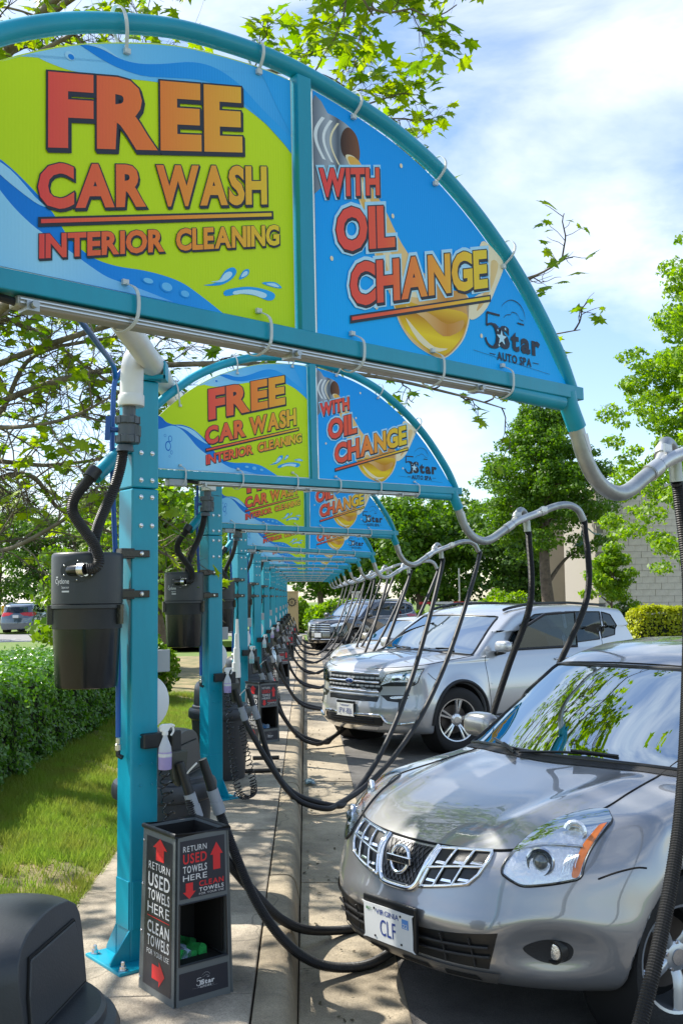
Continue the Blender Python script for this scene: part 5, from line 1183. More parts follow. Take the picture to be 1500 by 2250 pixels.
for k in ('fw', 'rw', 'q'):
    for sg in (1, -1): B.fan('side_window', RW[k], 'side', 'glass_side', .003, sg, 6, 4, smooth=False); B.line('window_trim', RW[k], 'side', 'trim_black', .009, .002, sg, 4, closed=True, smooth=False)
B.fan('rear_window', RW['b'], 'rear', 'glass_side', .004, smooth=False)
B.interior(1.22, 1.0, (2.25, 3.15), 1.60); B.under()
wiper(B, (1.27, .50), (1.105, .22)); wiper(B, (1.115, .195), (1.20, -.36))
HL = [(.477, .760), (.473, .790), (.482, .836), (.497, .880), (.518, .918), (.550, .946), (.587, .962), (.628, .967), (.667, .966), (.717, .947), (.723, .914), (.718, .867), (.717, .828), (.720, .784), (.719, .750), (.681, .735), (.625, .723), (.562, .716), (.526, .728), (.492, .747)]
AMB = [(.698, .950), (.712, .942), (.714, .895), (.712, .847), (.713, .807), (.714, .757), (.698, .752), (.692, .780), (.690, .82), (.688, .868), (.694, .911)]
GRB = [(.176, .812), (.408, .828), (.410, .795), (.392, .742), (.358, .705), (.262, .684), (.134, .660), (.147, .691), (.170, .765)]
for sg in (1, -1):
    hl = B.fan('headlight', HL, 'front', 'reflector', .002, sg, 9, 3)
    B.line('lamp_seal', HL, 'front', 'trim_black', .0065, .003, sg, 3, closed=True, par=hl)
    B.fan('indicator', AMB, 'front', 'amber', .007, sg, 4, 3, par=hl)
    c0 = B.surf('front', [(.590, .802)], .012, sg)[0]; g0 = Vector((-.85, sg*.5, .05))
    ob('lamp_bezel', MB().lathe([(.056, -.015), (.060, .004), (.054, .012), (.048, .004), (.040, -.012), (.020, -.02)], 28, Vector(c0), g0), 'dull_chrome', hl, 40)
    pj = MB(); pj.ball((0, 0, 0), .034, 20, 12); pj.v = [(c0[0]+a*.8, c0[1]+b, c0[2]+c) for a, b, c in pj.v]; ob('projector', pj, 'lens_dark', hl, 60) if 'lens_dark' in MATS else (mat('lens_dark', (.10, .12, .13), .04, metal=.3, coat=1.), ob('projector', pj, 'lens_dark', hl, 60))
    c1 = B.surf('front', [(.640, .905)], .008, sg)[0]
    ob('lamp_bowl', MB().lathe([(.045, -.01), (.050, .006), (.040, .012), (.03, -.004), (.004, -.012)], 24, Vector(c1), g0), 'reflector', hl, 40)
    B.line('lamp_rib', [(.50, .845), (.56, .862), (.64, .862), (.69, .858)], 'front', 'dull_chrome', .006, .006, sg, 4, par=hl)
    for k in range(5): B.line('lamp_flute', [(.665+.008*k, .77+.004*k), (.662+.008*k, .80), (.664+.007*k, .83)], 'front', 'chrome', .003, .006, sg, 3, par=hl)
    B.fan('lamp_lens', HL, 'front', 'lens_clear', .012, sg, 9, 3, par=hl, bulge=.012)
    # grille half: chrome frame, black cells, chrome cross bars
    gr_ = B.fan('grille', GRB, 'front', 'trim_black', .001, sg, 6, 4, smooth=False)
    B.line('grille_frame', GRB, 'front', 'chrome', .0085, .006, sg, 4, closed=True, par=gr_, smooth=False, seg=8)
    B.line('grille_bar', [(.158, .738), (.28, .758), (.402, .770)], 'front', 'chrome', .0065, .010, sg, 5, par=gr_, seg=8)
    for t0, t1 in (((.255, .818), (.205, .672)), ((.335, .823), (.292, .690))): B.line('grille_bar', [t0, ((t0[0]+t1[0])/2+.004, (t0[1]+t1[1])/2), t1], 'front', 'chrome', .0058, .010, sg, 5, par=gr_, seg=8)
    for cy, cz in ((.213, .783), (.297, .793), (.372, .800), (.188, .713), (.262, .723), (.340, .735)):
        B.fan('grille_cup', [(cy-.028, cz-.024), (cy+.024, cz-.024), (cy+.020, cz-.014), (cy-.022, cz-.014)], 'front', 'chrome', .007, sg, 3, 3, par=gr_, smooth=False)
    # fog lamp pocket
    B.fan('fog_pocket', [(.560, .472), (.60, .502), (.645, .512), (.690, .500), (.705, .470), (.690, .430), (.645, .415), (.595, .430)], 'front', 'trim_matt', .002, sg, 5, 4)
    fc = B.surf('front', [(.652, .464)], .004, sg)[0]; fo = ob('fog_lamp', MB().lathe([(.043, -.03), (.047, .016), (.040, .016), (.036, -.004), (.004, -.012)], 24, Vector(fc), (-1, 0, 0)), 'trim_black', B.root, 40)
    ob('fog_lens', MB().lathe([(.036, .0), (.030, .008), (.001, .012)], 20, Vector(fc), (-1, 0, 0)), 'reflector', fo, 40)
    # panel gaps
    B.line('bonnet_gap', [(.50, .56), (.66, .63), (.92, .606), (1.2, .584), (1.34, .60), (1.42, .64)], 'top', 'gap', .005, .0, sg, 6)
    B.line('wing_gap', [(.44, .745), (.507, .767), (.584, .780), (.63, .775)], 'side', 'gap', .0042, .0, sg, 4)
    B.line('door_gap', [(1.62, 1.03), (1.56, .80), (1.52, .55), (1.55, .34)], 'side', 'gap', .0035, 0, sg, 5); B.line('door_gap', [(2.76, 1.45), (2.76, 1.0), (2.74, .6), (2.70, .34)], 'side', 'gap', .0035, 0, sg, 5); B.line('door_gap', [(3.56, 1.42), (3.58, 1.0), (3.46, .78), (3.25, .6), (3.22, .34)], 'side', 'gap', .0035, 0, sg, 5)
    for x in (2.52, 3.38): B.line('door_handle', [(x-.1, .90), (x, .912), (x+.1, .905)], 'side', 'paint_grey', .013, .022, sg, 4)
    B.fan('tail_light', [(.62, .92), (.86, .92), (.84, 1.20), (.70, 1.15)], 'rear', 'lamp_red', .004, sg, 4, 4); B.mirror(1.68, 1.10, 'paint_grey', sg)
    for x in B.S.wheels: B.wheel(x, sg, dict(split=(0,), rot=.95, prof=[(.15, .030, .062), (.26, .030, .080), (.40, .034, .088), (.55, .040, .092), (.645, .045, .094)]), mats=('alloy',), steer=R(15) if x < 2 else 0)
# centre of the grille, chrome V and badge
vb = B.fan('grille_mesh', [(-.140, .808), (.140, .808), (.128, .745), (.100, .672), (.075, .655), (-.075, .655), (-.100, .672), (-.128, .745)], 'front', 'trim_black', .002, rings=6, smooth=False)
for k in range(-9, 10):
    for d in (1, -1):
        p0 = np.array([k*.026-d*.05, .66]); p1 = np.array([k*.026+d*.05, .806]); seg_ = [tuple(p0+(p1-p0)*t) for t in np.linspace(0, 1, 9)]; seg_ = [q for q in seg_ if abs(q[0]) < .098+.04*(q[1]-.66)/.146]
        if len(seg_) > 2: B.line('mesh_wire', [seg_[0], seg_[len(seg_)//2], seg_[-1]], 'front', 'grille_wire' if 'grille_wire' in MATS else mat('grille_wire', (.10, .10, .105), .35, metal=.6), .0022, .005, n=3, par=vb, seg=4)
B.line('chrome_vee', [(-.158, .815), (-.150, .770), (-.124, .690), (-.104, .655), (-.075, .641), (0, .638), (.075, .641), (.104, .655), (.124, .690), (.150, .770), (.158, .815)], 'front', 'chrome', .0145, .004, n=4, par=vb, seg=10)
ec = Vector(B.surf('front', [(0., .741)], .022)[0]); ex = Vector((-.94, 0, .30)); bd = ob('badge', MB().tube([(ec.x+.3*.052*sin(2*PI*k/32), ec.y+.054*cos(2*PI*k/32), ec.z+.055*sin(2*PI*k/32)) for k in range(32)], .0085, 10, closed=True), 'chrome', B.root, 60)
ob('badge_bar', MB().box((ec.x-.006, 0, ec.z), (.014, .148, .032)), 'chrome', bd, 0, bevel=.003); q = MB(); text_mb(q, 'NISSAN', -.060, .060, -.010, .010, lambda a, b: (ec.x-.0145, -a, ec.z+b), .03); ob('badge_lettering', q, 'gap', bd, 0)
B.line('bonnet_gap', [(-.50, .842), (-.40, .831), (-.20, .822), (0, .818), (.20, .822), (.40, .831), (.50, .842)], 'front', 'gap', .0065, .0, n=6)
# lower air intake with bars, and the pale skid lip with its slots
it = B.grid('intake', lambda u, v: ((2*v-1)*(.50-.05*(1-u)), (.382+u*(.118+.035*abs(2*v-1)**2))), 6, 36, 'front', 'trim_black', .002)
for z0 in (.424, .464): B.line('intake_bar', [(-.46, z0+.012), (-.2, z0), (0, z0-.002), (.2, z0), (.46, z0+.012)], 'front', 'trim_matt', .006, .012, n=6, par=it)
for y0 in (-.40, -.27, .27, .40): B.line('intake_bar', [(y0, .388), (y0*.99, .44), (y0*.98, .505)], 'front', 'trim_matt', .0035, .012, n=4, par=it)
sk = B.grid('skid_lip', lambda u, v: ((2*v-1)*(.44+.05*u), .312+u*.058), 4, 30, 'front', 'dull_paint' if 'dull_paint' in MATS else mat('dull_paint', (.19, .18, .17), .35, metal=.5), .008)
for y0, y1 in ((-.40, -.24), (-.17, .0), (.08, .22), (.27, .38)): B.fan('lip_slot', [(y0, .328), (y1, .328), (y1-.01, .352), (y0+.01, .352)], 'front', 'gap', .011, par=sk, smooth=False, rings=3)
plate_obj(B, (-.022, 0, .478), .305, 'VIRGINIA', 'CLF', [(-.050, .050, -.050, .020), ('MAY', -.135, -.100, .046, .060, 'plate_green'), (None, .092, .132, .012, .052, 'sticker_blue'), ('22', .098, .127, .016, .034, 'plate_white')], .05)
ob('permit_sticker', MB().add(B.surf('top', [(1.24, -.36), (1.24, -.46), (1.30, -.47), (1.30, -.37)], -.002).tolist(), [(0, 1, 2, 3)]), 'sticker_blue', B.root, 0)
B.line('roof_gap', [(1.88+.27*(v/.9)**2, v) for v in (-.58, -.3, 0, .3, .58)], 'top', 'gap', .006, .0)
B.line('aerial', [(4.1, 0), (4.2, 0)], 'top', 'trim_black', .006, .01)

# ---- the silver three-row car behind it
WSF2 = screen_fn(1.15, 1.93, .16, 1.0, .86, .68)
EW = dict(fw=[(1.86, 1.20), (3.08, 1.205), (3.12, 1.66), (2.55, 1.635), (2.2, 1.50)], rw=[(3.18, 1.23), (3.95, 1.26), (4.0, 1.645), (3.22, 1.66)], q=[(4.02, 1.27), (4.36, 1.31), (4.40, 1.39), (4.26, 1.60), (4.06, 1.64)], b=[(-.66, 1.18), (.66, 1.18), (.58, 1.58), (-.58, 1.58)])
def suv(key, name, label, pose, h, pm, WS, EWn, sc, wheelstyle, wmat, dash, group=None, cat_='car'):
    B = Body(key, name, label, cat_, pose, h, pm, [('top', poly_of(WS))]+[('side', shrink(EWn[k], .03)) for k in EWn if k != 'b']+[('rear', shrink(EWn['b'], .03))], group)
    B.grid('windscreen', WS, 12, 20, 'top', 'glass_screen', .003)
    fr_ = [WS(0, v/12) for v in range(13)]+[WS(u/8, 1) for u in range(1, 9)]+[WS(1, 1-v/12) for v in range(1, 13)]+[WS(1-u/8, 0) for u in range(1, 8)]
    B.line('screen_trim', fr_, 'top', 'trim_black', .014, .002, n=2, closed=True)
    for k in EWn:
        if k == 'b': continue
        for sg in (1, -1): B.fan('side_window', EWn[k], 'side', 'glass_side', .003, sg, 5, 4, smooth=False); B.line('window_trim', EWn[k], 'side', 'trim_black', .010, .002, sg, 4, closed=True, smooth=False)
    B.fan('rear_window', EWn['b'], 'rear', 'glass_side', .004, smooth=False)
    B.interior(*dash); B.under()
    for sg in (1, -1):
        for x in B.S.wheels: B.wheel(x, sg, wheelstyle, mats=(wmat,), steer=R(17) if (x < 2 and key == 'explorer') else 0)
    return B
split_style = dict(split=(-.13, .13), rot=.2, prof=[(.14, .020, .058), (.30, .016, .080), (.48, .017, .088), (.645, .022, .092)])
B = suv('explorer', 'silver_suv', 'silver three-row car with hex grille and its front door ajar', (.514, 12.42, 51.85, -.2), .022, 'paint_silver', WSF2, EW, None, split_style, 'alloy_bright', (1.25, 1.12, (2.45, 3.35), 1.72))
wiper(B, (1.36, .62), (1.16, .10)); wiper(B, (1.15, .02), (1.30, -.56))
B.grid('cowl', lambda u, v: (1.09+.16*(abs(2*v-1)*.86)**2+u*.08, (2*v-1)*.86), 3, 20, 'top', 'trim_matt', .003)
GX = [(-.46, .745), (.46, .745), (.50, .80), (.44, .975), (.30, .985), (-.30, .985), (-.44, .975), (-.50, .80)]
gr_ = B.fan('grille', GX, 'front', 'trim_black', .002, rings=6, smooth=False)
for r_ in range(4):
    for k in range(-6, 7):
        cy = k*.080+(.040 if r_ % 2 else 0); cz = .785+r_*.048
        if abs(cy) > .44: continue
        hx = [(cy-.039, cz-.005), (cy-.027, cz-.020), (cy+.027, cz-.020), (cy+.039, cz-.005), (cy+.027, cz+.003), (cy-.027, cz+.003)]
        B.fan('grille_cell', hx, 'front', 'grille_silver', .012, rings=3, n=2, par=gr_, smooth=False)
for z0, r_ in ((.968, .014), (.868, .013), (.757, .013)): B.line('grille_bar', [(-.46, z0), (-.2, z0+.004), (0, z0+.005), (.2, z0+.004), (.46, z0)], 'front', 'chrome', r_, .012, n=6, par=gr_, seg=8)
b2 = B.fan('lower_grille', [(-.44, .640), (.44, .640), (.46, .70), (-.46, .70)], 'front', 'trim_black', .003, smooth=False, rings=4)
B.line('grille_bar', [(-.46, .712), (0, .716), (.46, .712)], 'front', 'paint_silver', .014, .006, par=b2)
oc = Vector(B.surf('front', [(0., .872)], .028)[0]); bd = ob('badge', MB().lathe([(.075, -.01), (.075, .004), (.066, .008)], 32, oc, (-1, 0, 0)), 'chrome', B.root, 40); bd.data.vertices.foreach_set('co', [c for v in bd.data.vertices for c in (v.co.x, v.co.y, oc.z+(v.co.z-oc.z)*.45)])
ov = MB().lathe([(.067, .008), (.06, .0105), (.001, .012)], 32, oc, (-1, 0, 0)); ov.v = [(a, b, oc.z+(c-oc.z)*.44) for a, b, c in ov.v]; ob('badge_oval', ov, 'oval_blue', bd, 40)
q = MB(); text_mb(q, 'Ford', -.042, .042, -.014, .016, lambda a, b: (oc.x-.0125, -a, oc.z+b), .0); ob('badge_lettering', q, 'dull_chrome', bd, 0)
HLX = [(.46, .832), (.54, .972), (.67, 1.000), (.83, 1.026), (.905, 1.036), (.90, .98), (.875, .88), (.84, .846), (.73, .840), (.62, .838)]
for sg in (1, -1):
    hl = B.fan('headlight', HLX, 'front', 'reflector', .003, sg, 7, 4, smooth=False); B.line('lamp_seal', HLX, 'front', 'trim_black', .007, .003, sg, 3, closed=True, par=hl, smooth=False)
    B.fan('lamp_unit', [(.62, .90), (.71, .91), (.72, .975), (.62, .955)], 'front', 'chrome', .010, sg, 4, 3, par=hl); B.fan('lamp_unit', [(.74, .91), (.83, .92), (.84, .995), (.74, .98)], 'front', 'chrome', .010, sg, 4, 3, par=hl); B.fan('lamp_base', [(.46, .834), (.60, .880), (.86, .885), (.84, .848), (.62, .840)], 'front', 'trim_black', .008, sg, 4, 3, par=hl, smooth=False)
    B.fan('lamp_lens', HLX, 'front', 'lens_clear', .014, sg, 7, 4, par=hl, smooth=False)
    fg = B.fan('fog_surround', [(.48, .722), (.80, .736), (.79, .69), (.765, .68), (.755, .55), (.705, .548), (.70, .645), (.57, .657)], 'front', 'trim_black', .004, sg, 5, 3, smooth=False)
    B.fan('fog_lamp', [(.61, .708), (.785, .722), (.785, .698), (.63, .682)], 'front', 'reflector', .012, sg, 4, 3, par=fg)
    B.line('chrome_strip', [(.0, .478), (.25, .482), (.44, .490), (.51, .48), (.58, .405), (.72, .395), (.88, .418)], 'front', 'chrome', .016, .008, sg, 5)
    B.line('bonnet_gap', [(.12, .36), (.16, .48), (.26, .67), (.44, .87), (.62, .905), (.93, .90), (1.30, .885)], 'top', 'gap', .0045, 0, sg, 5)
    B.line('bumper_gap', [(.44, .985), (.50, .93), (.55, .90), (.60, .90)], 'side', 'gap', .004, 0, sg, 4)
    ar = [(B.S.wheels[0]+.470*cos(a), B.S.rw+.470*sin(a)) for a in np.linspace(-.05, PI+.05, 16)]; B.line('arch_trim', ar, 'side', 'trim_matt', .026, -.004, sg, 3); ar = [(B.S.wheels[1]+.470*cos(a), B.S.rw+.470*sin(a)) for a in np.linspace(-.05, PI+.05, 16)]; B.line('arch_trim', ar, 'side', 'trim_matt', .030, -.004, sg, 3)
    B.line('sill', [(1.44, .375), (2.2, .365), (3.3, .375)], 'side', 'trim_matt', .055, -.02, sg, 6)
    for pts in ([(1.47, 1.14), (1.45, .99), (1.46, .72), (1.50, .42)], [(3.15, 1.66), (3.14, 1.2), (3.12, .8), (3.05, .42)], [(4.02, 1.65), (4.0, 1.25), (3.9, 1.0), (3.45, .86), (3.30, .65), (3.28, .42)]): B.line('door_gap', pts, 'side', 'gap', .004, 0, sg, 5)
    for x in (2.72, 3.75): B.line('door_handle', [(x-.12, 1.060), (x, 1.068), (x+.12, 1.072)], 'side', 'chrome', .014, .025, sg, 4)
    B.line('roof_rail', [(2.15, .66), (2.6, .69), (3.4, .69), (4.2, .67), (4.4, .66)], 'top', 'trim_black', .020, .03, sg, 6)
    B.fan('tail_light', [(.70, 1.06), (.93, 1.06), (.90, 1.20), (.70, 1.18)], 'rear', 'lamp_red', .006, sg, 4, 4); B.fan('tail_light_side', [(4.74, 1.08), (4.96, 1.07), (4.93, 1.20), (4.72, 1.20)], 'side', 'lamp_red', .006, sg, 4, 4)
    B.mirror(1.66, 1.25, 'paint_silver', sg)
    B.line('body_crease', [(1.5, .80), (2.5, .83), (3.3, .86)], 'side', 'paint_silver', .010, -.006, sg, 6)
B.grid('bumper_black', lambda u, v: ((2*v-1)*(.50+.06*u), .36+u*.10), 5, 30, 'front', 'trim_matt', .004)
sk = B.grid('skid_plate', lambda u, v: ((2*v-1)*(.36+.10*u), .285+u*.065), 4, 24, 'front', 'dull_chrome', .008)
for z0 in (.385, .415, .44): B.line('intake_bar', [(-.40, z0), (0, z0), (.40, z0)], 'front', 'trim_black', .007, .008)
plate_obj(B, (-.020, .05, .525), .305, 'VIRGINIA', 'UPW-8106', [(-.125, .125, -.048, .022)], .03)
# driver's door stands ajar: a leaf of its own in front of the shell on the near side
d_ = MB(); hx, hy = 1.50, -.985; ang = R(9)
def leaf(x, z, o=0.):
    y = -(float(B.S.side(np.array([x]), np.array([z]))[0])+o); dx, dy = x-hx, y-hy
    return (hx+dx*cos(ang)+dy*sin(ang)*1., hy+dy*cos(ang)-dx*sin(ang), z)
nx_, nz_ = 20, 14; vs = []
for o in (.0, -.045):
    for i in range(nx_+1):
        for j in range(nz_+1): vs.append(leaf(1.49+1.62*i/nx_, .42+.775*j/nz_, o))
st_ = (nx_+1)*(nz_+1); ix = lambda i, j, k=0: k*st_+i*(nz_+1)+j
fs = [(ix(i, j), ix(i+1, j), ix(i+1, j+1), ix(i, j+1)) for i in range(nx_) for j in range(nz_)]+[(ix(i, j, 1), ix(i, j+1, 1), ix(i+1, j+1, 1), ix(i+1, j, 1)) for i in range(nx_) for j in range(nz_)]
fs += [(ix(i, nz_), ix(i+1, nz_), ix(i+1, nz_, 1), ix(i, nz_, 1)) for i in range(nx_)]+[(ix(i, 0), ix(i, 0, 1), ix(i+1, 0, 1), ix(i+1, 0)) for i in range(nx_)]+[(ix(nx_, j), ix(nx_, j, 1), ix(nx_, j+1, 1), ix(nx_, j+1)) for j in range(nz_)]+[(ix(0, j), ix(0, j+1), ix(0, j+1, 1), ix(0, j, 1)) for j in range(nz_)]
dr = ob('front_door', d_.add(vs, fs), 'paint_silver', B.root, 50); dr['label'] = 'front door standing slightly open'
fw2 = [(1.90, 1.20), (3.07, 1.205), (3.09, 1.66), (2.55, 1.64), (2.2, 1.50)]
ob('door_frame', MB().tube([leaf(x, z) for x, z in fw2], .02, 8, closed=True), 'trim_black', dr, 40)
ob('door_glass', MB().add([leaf(x, z, .004) for x, z in fw2], [tuple(range(5))]), 'glass_side', dr, 0)
ob('door_handle', MB().tube([leaf(2.62, 1.06, .03), leaf(2.74, 1.068, .035), leaf(2.86, 1.07, .03)], .014, 8), 'chrome', dr, 40)


# ---- sand saloon and black three-row car further down the row
WSF3 = screen_fn(1.28, 2.12, .22, .925, .76, .58)
SW = dict(fw=[(1.98, .985), (2.85, 1.0), (2.85, 1.36), (2.55, 1.33), (2.2, 1.18)], rw=[(2.93, 1.0), (3.70, 1.04), (3.45, 1.26), (2.93, 1.36)], b=[(-.5, 1.04), (.5, 1.04), (.4, 1.10), (-.4, 1.10)])
B = suv('sedan', 'sand_saloon', 'sand-coloured saloon with dark oval grille beyond the silver car', (.653, 20.91, 49.5, -.2), .026, 'paint_sand', WSF3, SW, None, split_style, 'alloy', (1.42, .90, (2.35,), 1.40))
gr_ = B.fan('grille', [(-.38, .56), (-.30, .64), (.30, .64), (.38, .56), (.30, .47), (-.30, .47)], 'front', 'trim_black', .003, rings=5); B.line('grille_frame', [(-.38, .56), (-.30, .64), (0, .648), (.30, .64), (.38, .56), (.30, .47), (0, .465), (-.30, .47)], 'front', 'chrome', .010, .005, closed=True, par=gr_)
for k in range(-5, 6): B.line('grille_bar', [(k*.06-.04, .49), (k*.06, .55), (k*.06+.04, .62)], 'front', 'dull_chrome', .004, .005, n=3, par=gr_); B.line('grille_bar', [(k*.06+.04, .49), (k*.06, .55), (k*.06-.04, .62)], 'front', 'dull_chrome', .004, .005, n=3, par=gr_)
for sg in (1, -1):
    hl = B.fan('headlight', [(.45, .60), (.55, .66), (.70, .72), (.80, .74), (.82, .68), (.72, .62), (.55, .575)], 'front', 'reflector', .004, sg, 6, 3); B.fan('lamp_lens', [(.45, .60), (.55, .66), (.70, .72), (.80, .74), (.82, .68), (.72, .62), (.55, .575)], 'front', 'lens_clear', .012, sg, 6, 3, par=hl)
    B.line('bonnet_gap', [(.16, .42), (.35, .70), (.6, .76), (1.2, .76), (1.5, .78)], 'top', 'gap', .004, 0, sg, 5); B.fan('fog_surround', [(.55, .36), (.72, .38), (.70, .46), (.56, .43)], 'front', 'trim_black', .004, sg, 4, 3); B.mirror(1.75, 1.0, 'paint_sand', sg)
    for pts in ([(1.55, .93), (1.55, .6), (1.6, .3)], [(2.88, 1.34), (2.88, .9), (2.85, .3)]): B.line('door_gap', pts, 'side', 'gap', .004, 0, sg, 5)
B.grid('intake', lambda u, v: ((2*v-1)*.42, .30+u*.08), 3, 16, 'front', 'trim_black', .003)
HW = dict(fw=[(1.82, 1.16), (2.95, 1.17), (2.95, 1.60), (2.5, 1.585), (2.15, 1.45)], rw=[(3.04, 1.18), (3.80, 1.21), (3.80, 1.59), (3.04, 1.60)], q=[(3.88, 1.22), (4.28, 1.30), (4.18, 1.48), (3.90, 1.58)], b=[(-.62, 1.15), (.62, 1.15), (.54, 1.50), (-.54, 1.50)])
WSF4 = screen_fn(1.13, 1.90, .16, .965, .82, .66)
def far_suv(name, label, pose, pm, h=.03):
    B = suv('highlander', name, label, pose, h, pm, WSF4, HW, None, split_style, 'alloy_bright', (1.22, 1.08, (2.4,), 1.68))
    for sg in (1, -1):
        hl = B.fan('headlight', [(.45, .86), (.60, .93), (.80, .97), (.86, .95), (.78, .86), (.58, .83)], 'front', 'reflector', .004, sg, 5, 3); B.mirror(1.55, 1.20, pm, sg)
        B.fan('tail_light', [(.62, 1.00), (.88, 1.00), (.84, 1.20), (.64, 1.16)], 'rear', 'lamp_red', .006, sg, 4, 4); B.fan('tail_light_side', [(4.55, 1.04), (4.75, 1.02), (4.70, 1.18), (4.56, 1.18)], 'side', 'lamp_red', .006, sg, 4, 4)
        B.line('window_chrome', [(1.76, 1.145), (3.0, 1.155), (3.8, 1.19), (4.3, 1.28), (4.2, 1.50), (3.85, 1.60), (2.95, 1.62), (2.5, 1.60)], 'side', 'chrome', .010, .004, sg, 5); B.line('roof_rail', [(2.1, .62), (3.0, .66), (4.1, .63)], 'top', 'dull_chrome', .022, .03, sg, 6)
        for pts in ([(1.46, 1.12), (1.45, .7), (1.5, .4)], [(3.0, 1.6), (3.0, 1.1), (2.95, .4)]): B.line('door_gap', pts, 'side', 'gap', .005, 0, sg, 5)
        for x in (2.6, 3.6): B.line('door_handle', [(x-.1, 1.02), (x+.1, 1.03)], 'side', 'chrome', .014, .025, sg, 4)
    gr_ = B.fan('grille', [(-.42, .64), (.42, .64), (.50, .90), (-.50, .90)], 'front', 'trim_black', .003, smooth=False, rings=4)
    for z0 in (.66, .74, .82, .90): B.line('grille_bar', [(-.46, z0), (0, z0+.006), (.46, z0)], 'front', 'chrome', .016, .008, par=gr_)
    B.line('bumper_strip', [(-.6, .40), (0, .39), (.6, .40)], 'front', 'chrome', .014, .006)
    ob('plate', MB().box((-.012, 0, .54), (.012, .31, .155)), 'plate_white', B.root, 0); ob('rear_plate', MB().box((B.S.L+.004, 0, .98), (.012, .31, .155)), 'plate_white', B.root, 0)
    return B
far_suv('black_suv', 'black three-row car with chrome grille bars near the far end of the row', (.40, 34.9, 44.5, -.16), 'paint_black', .028)
far_suv('brown_suv', 'brown car with silver roof rails parked behind the black one', (7.2, 50.0, 75., -.16), 'paint_brown', .04)
far_suv('parked_suv', 'slate blue car seen from behind in the car park on the left', (-16.0, 60.8, 180., -.15), 'paint_blue', .035)
far_suv('parked_suv', 'white car at the very edge of the car park behind the slate one', (-25.8, 79, 175., -.15), 'paint_white', .05)
# ------------------------------------------------------------------ trees, hedge, shrubs
def leaf_mat(name, lo, hi, transl=.4, rough=.45, spec=.4):
    m = bpy.data.materials.new(name); m.use_nodes = True; MATS[name] = m; N = m.node_tree.nodes; L = m.node_tree.links; b = N['Principled BSDF']; out = N['Material Output']
    g = N.new('ShaderNodeNewGeometry'); r = N.new('ShaderNodeValToRGB'); r.color_ramp.elements[0].color = (*lo, 1); r.color_ramp.elements[1].color = (*hi, 1); L.new(g.outputs['Random Per Island'], r.inputs[0])
    L.new(r.outputs[0], b.inputs['Base Color']); b.inputs['Roughness'].default_value = rough; b.inputs['Specular IOR Level'].default_value = spec
    hs = N.new('ShaderNodeHueSaturation'); hs.inputs['Value'].default_value = 1.5; hs.inputs['Saturation'].default_value = 1.1; L.new(r.outputs[0], hs.inputs['Color'])
    t = N.new('ShaderNodeBsdfTranslucent'); L.new(hs.outputs[0], t.inputs[0]); ms = N.new('ShaderNodeMixShader'); ms.inputs[0].default_value = transl
    L.new(b.outputs[0], ms.inputs[1]); L.new(t.outputs[0], ms.inputs[2]); L.new(ms.outputs[0], out.inputs[0]); return m
leaf_mat('leaf_sycamore', (.12, .24, .012), (.33, .43, .018), .52); leaf_mat('leaf_oak', (.05, .13, .012), (.16, .29, .018), .45); leaf_mat('leaf_bright', (.10, .22, .012), (.28, .42, .02), .5)
leaf_mat('leaf_dark', (.035, .09, .012), (.10, .19, .018), .38); leaf_mat('leaf_mid', (.08, .17, .014), (.19, .31, .02), .45); leaf_mat('leaf_hedge', (.05, .15, .010), (.14, .31, .016), .3, .32, .6); leaf_mat('leaf_gold', (.30, .36, .01), (.48, .50, .015), .35)
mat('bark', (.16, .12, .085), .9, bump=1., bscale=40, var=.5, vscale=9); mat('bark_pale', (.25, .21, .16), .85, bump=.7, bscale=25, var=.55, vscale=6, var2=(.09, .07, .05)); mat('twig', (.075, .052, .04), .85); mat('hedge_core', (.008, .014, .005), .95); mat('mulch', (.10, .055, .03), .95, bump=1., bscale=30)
def quads(P, U, V, m=None):
    n = len(P); v = np.empty((n, 4, 3)); v[:, 0] = P-U; v[:, 1] = P+V*.62-U*.08; v[:, 2] = P+U; v[:, 3] = P-V*.62-U*.08
    return v.reshape(-1, 3), np.arange(4*n).reshape(-1, 4)
def unit(a): return a/(np.linalg.norm(a, axis=1, keepdims=True)+1e-9)
def leaf_cloud(C, Rr, n, size, flat=.55, shell=.55, up=.35):
    """leaf quads spread through clumps: centres C (k,3), radii Rr (k,)"""
    w = Rr**2; k = rng.choice(len(C), n, p=w/w.sum()); d = unit(rng.normal(size=(n, 3))); r = Rr[k]*(shell+(1-shell)*rng.random(n)**.5)*(.75+.5*rng.random(n))
    P = C[k]+d*r[:, None]*np.array([1, 1, flat]); nn = unit(d+rng.normal(size=(n, 3))*.7+np.array([0, 0, up])); t = unit(np.cross(nn, rng.normal(size=(n, 3)))); b = np.cross(nn, t); s = size*(.4+1.1*rng.random(n)**1.5)[:, None]
    return quads(P, t*s, b*s)
def np_mesh(name, v, f): me = bpy.data.meshes.new(name); me.from_pydata(v.tolist(), [], f.tolist()); return me
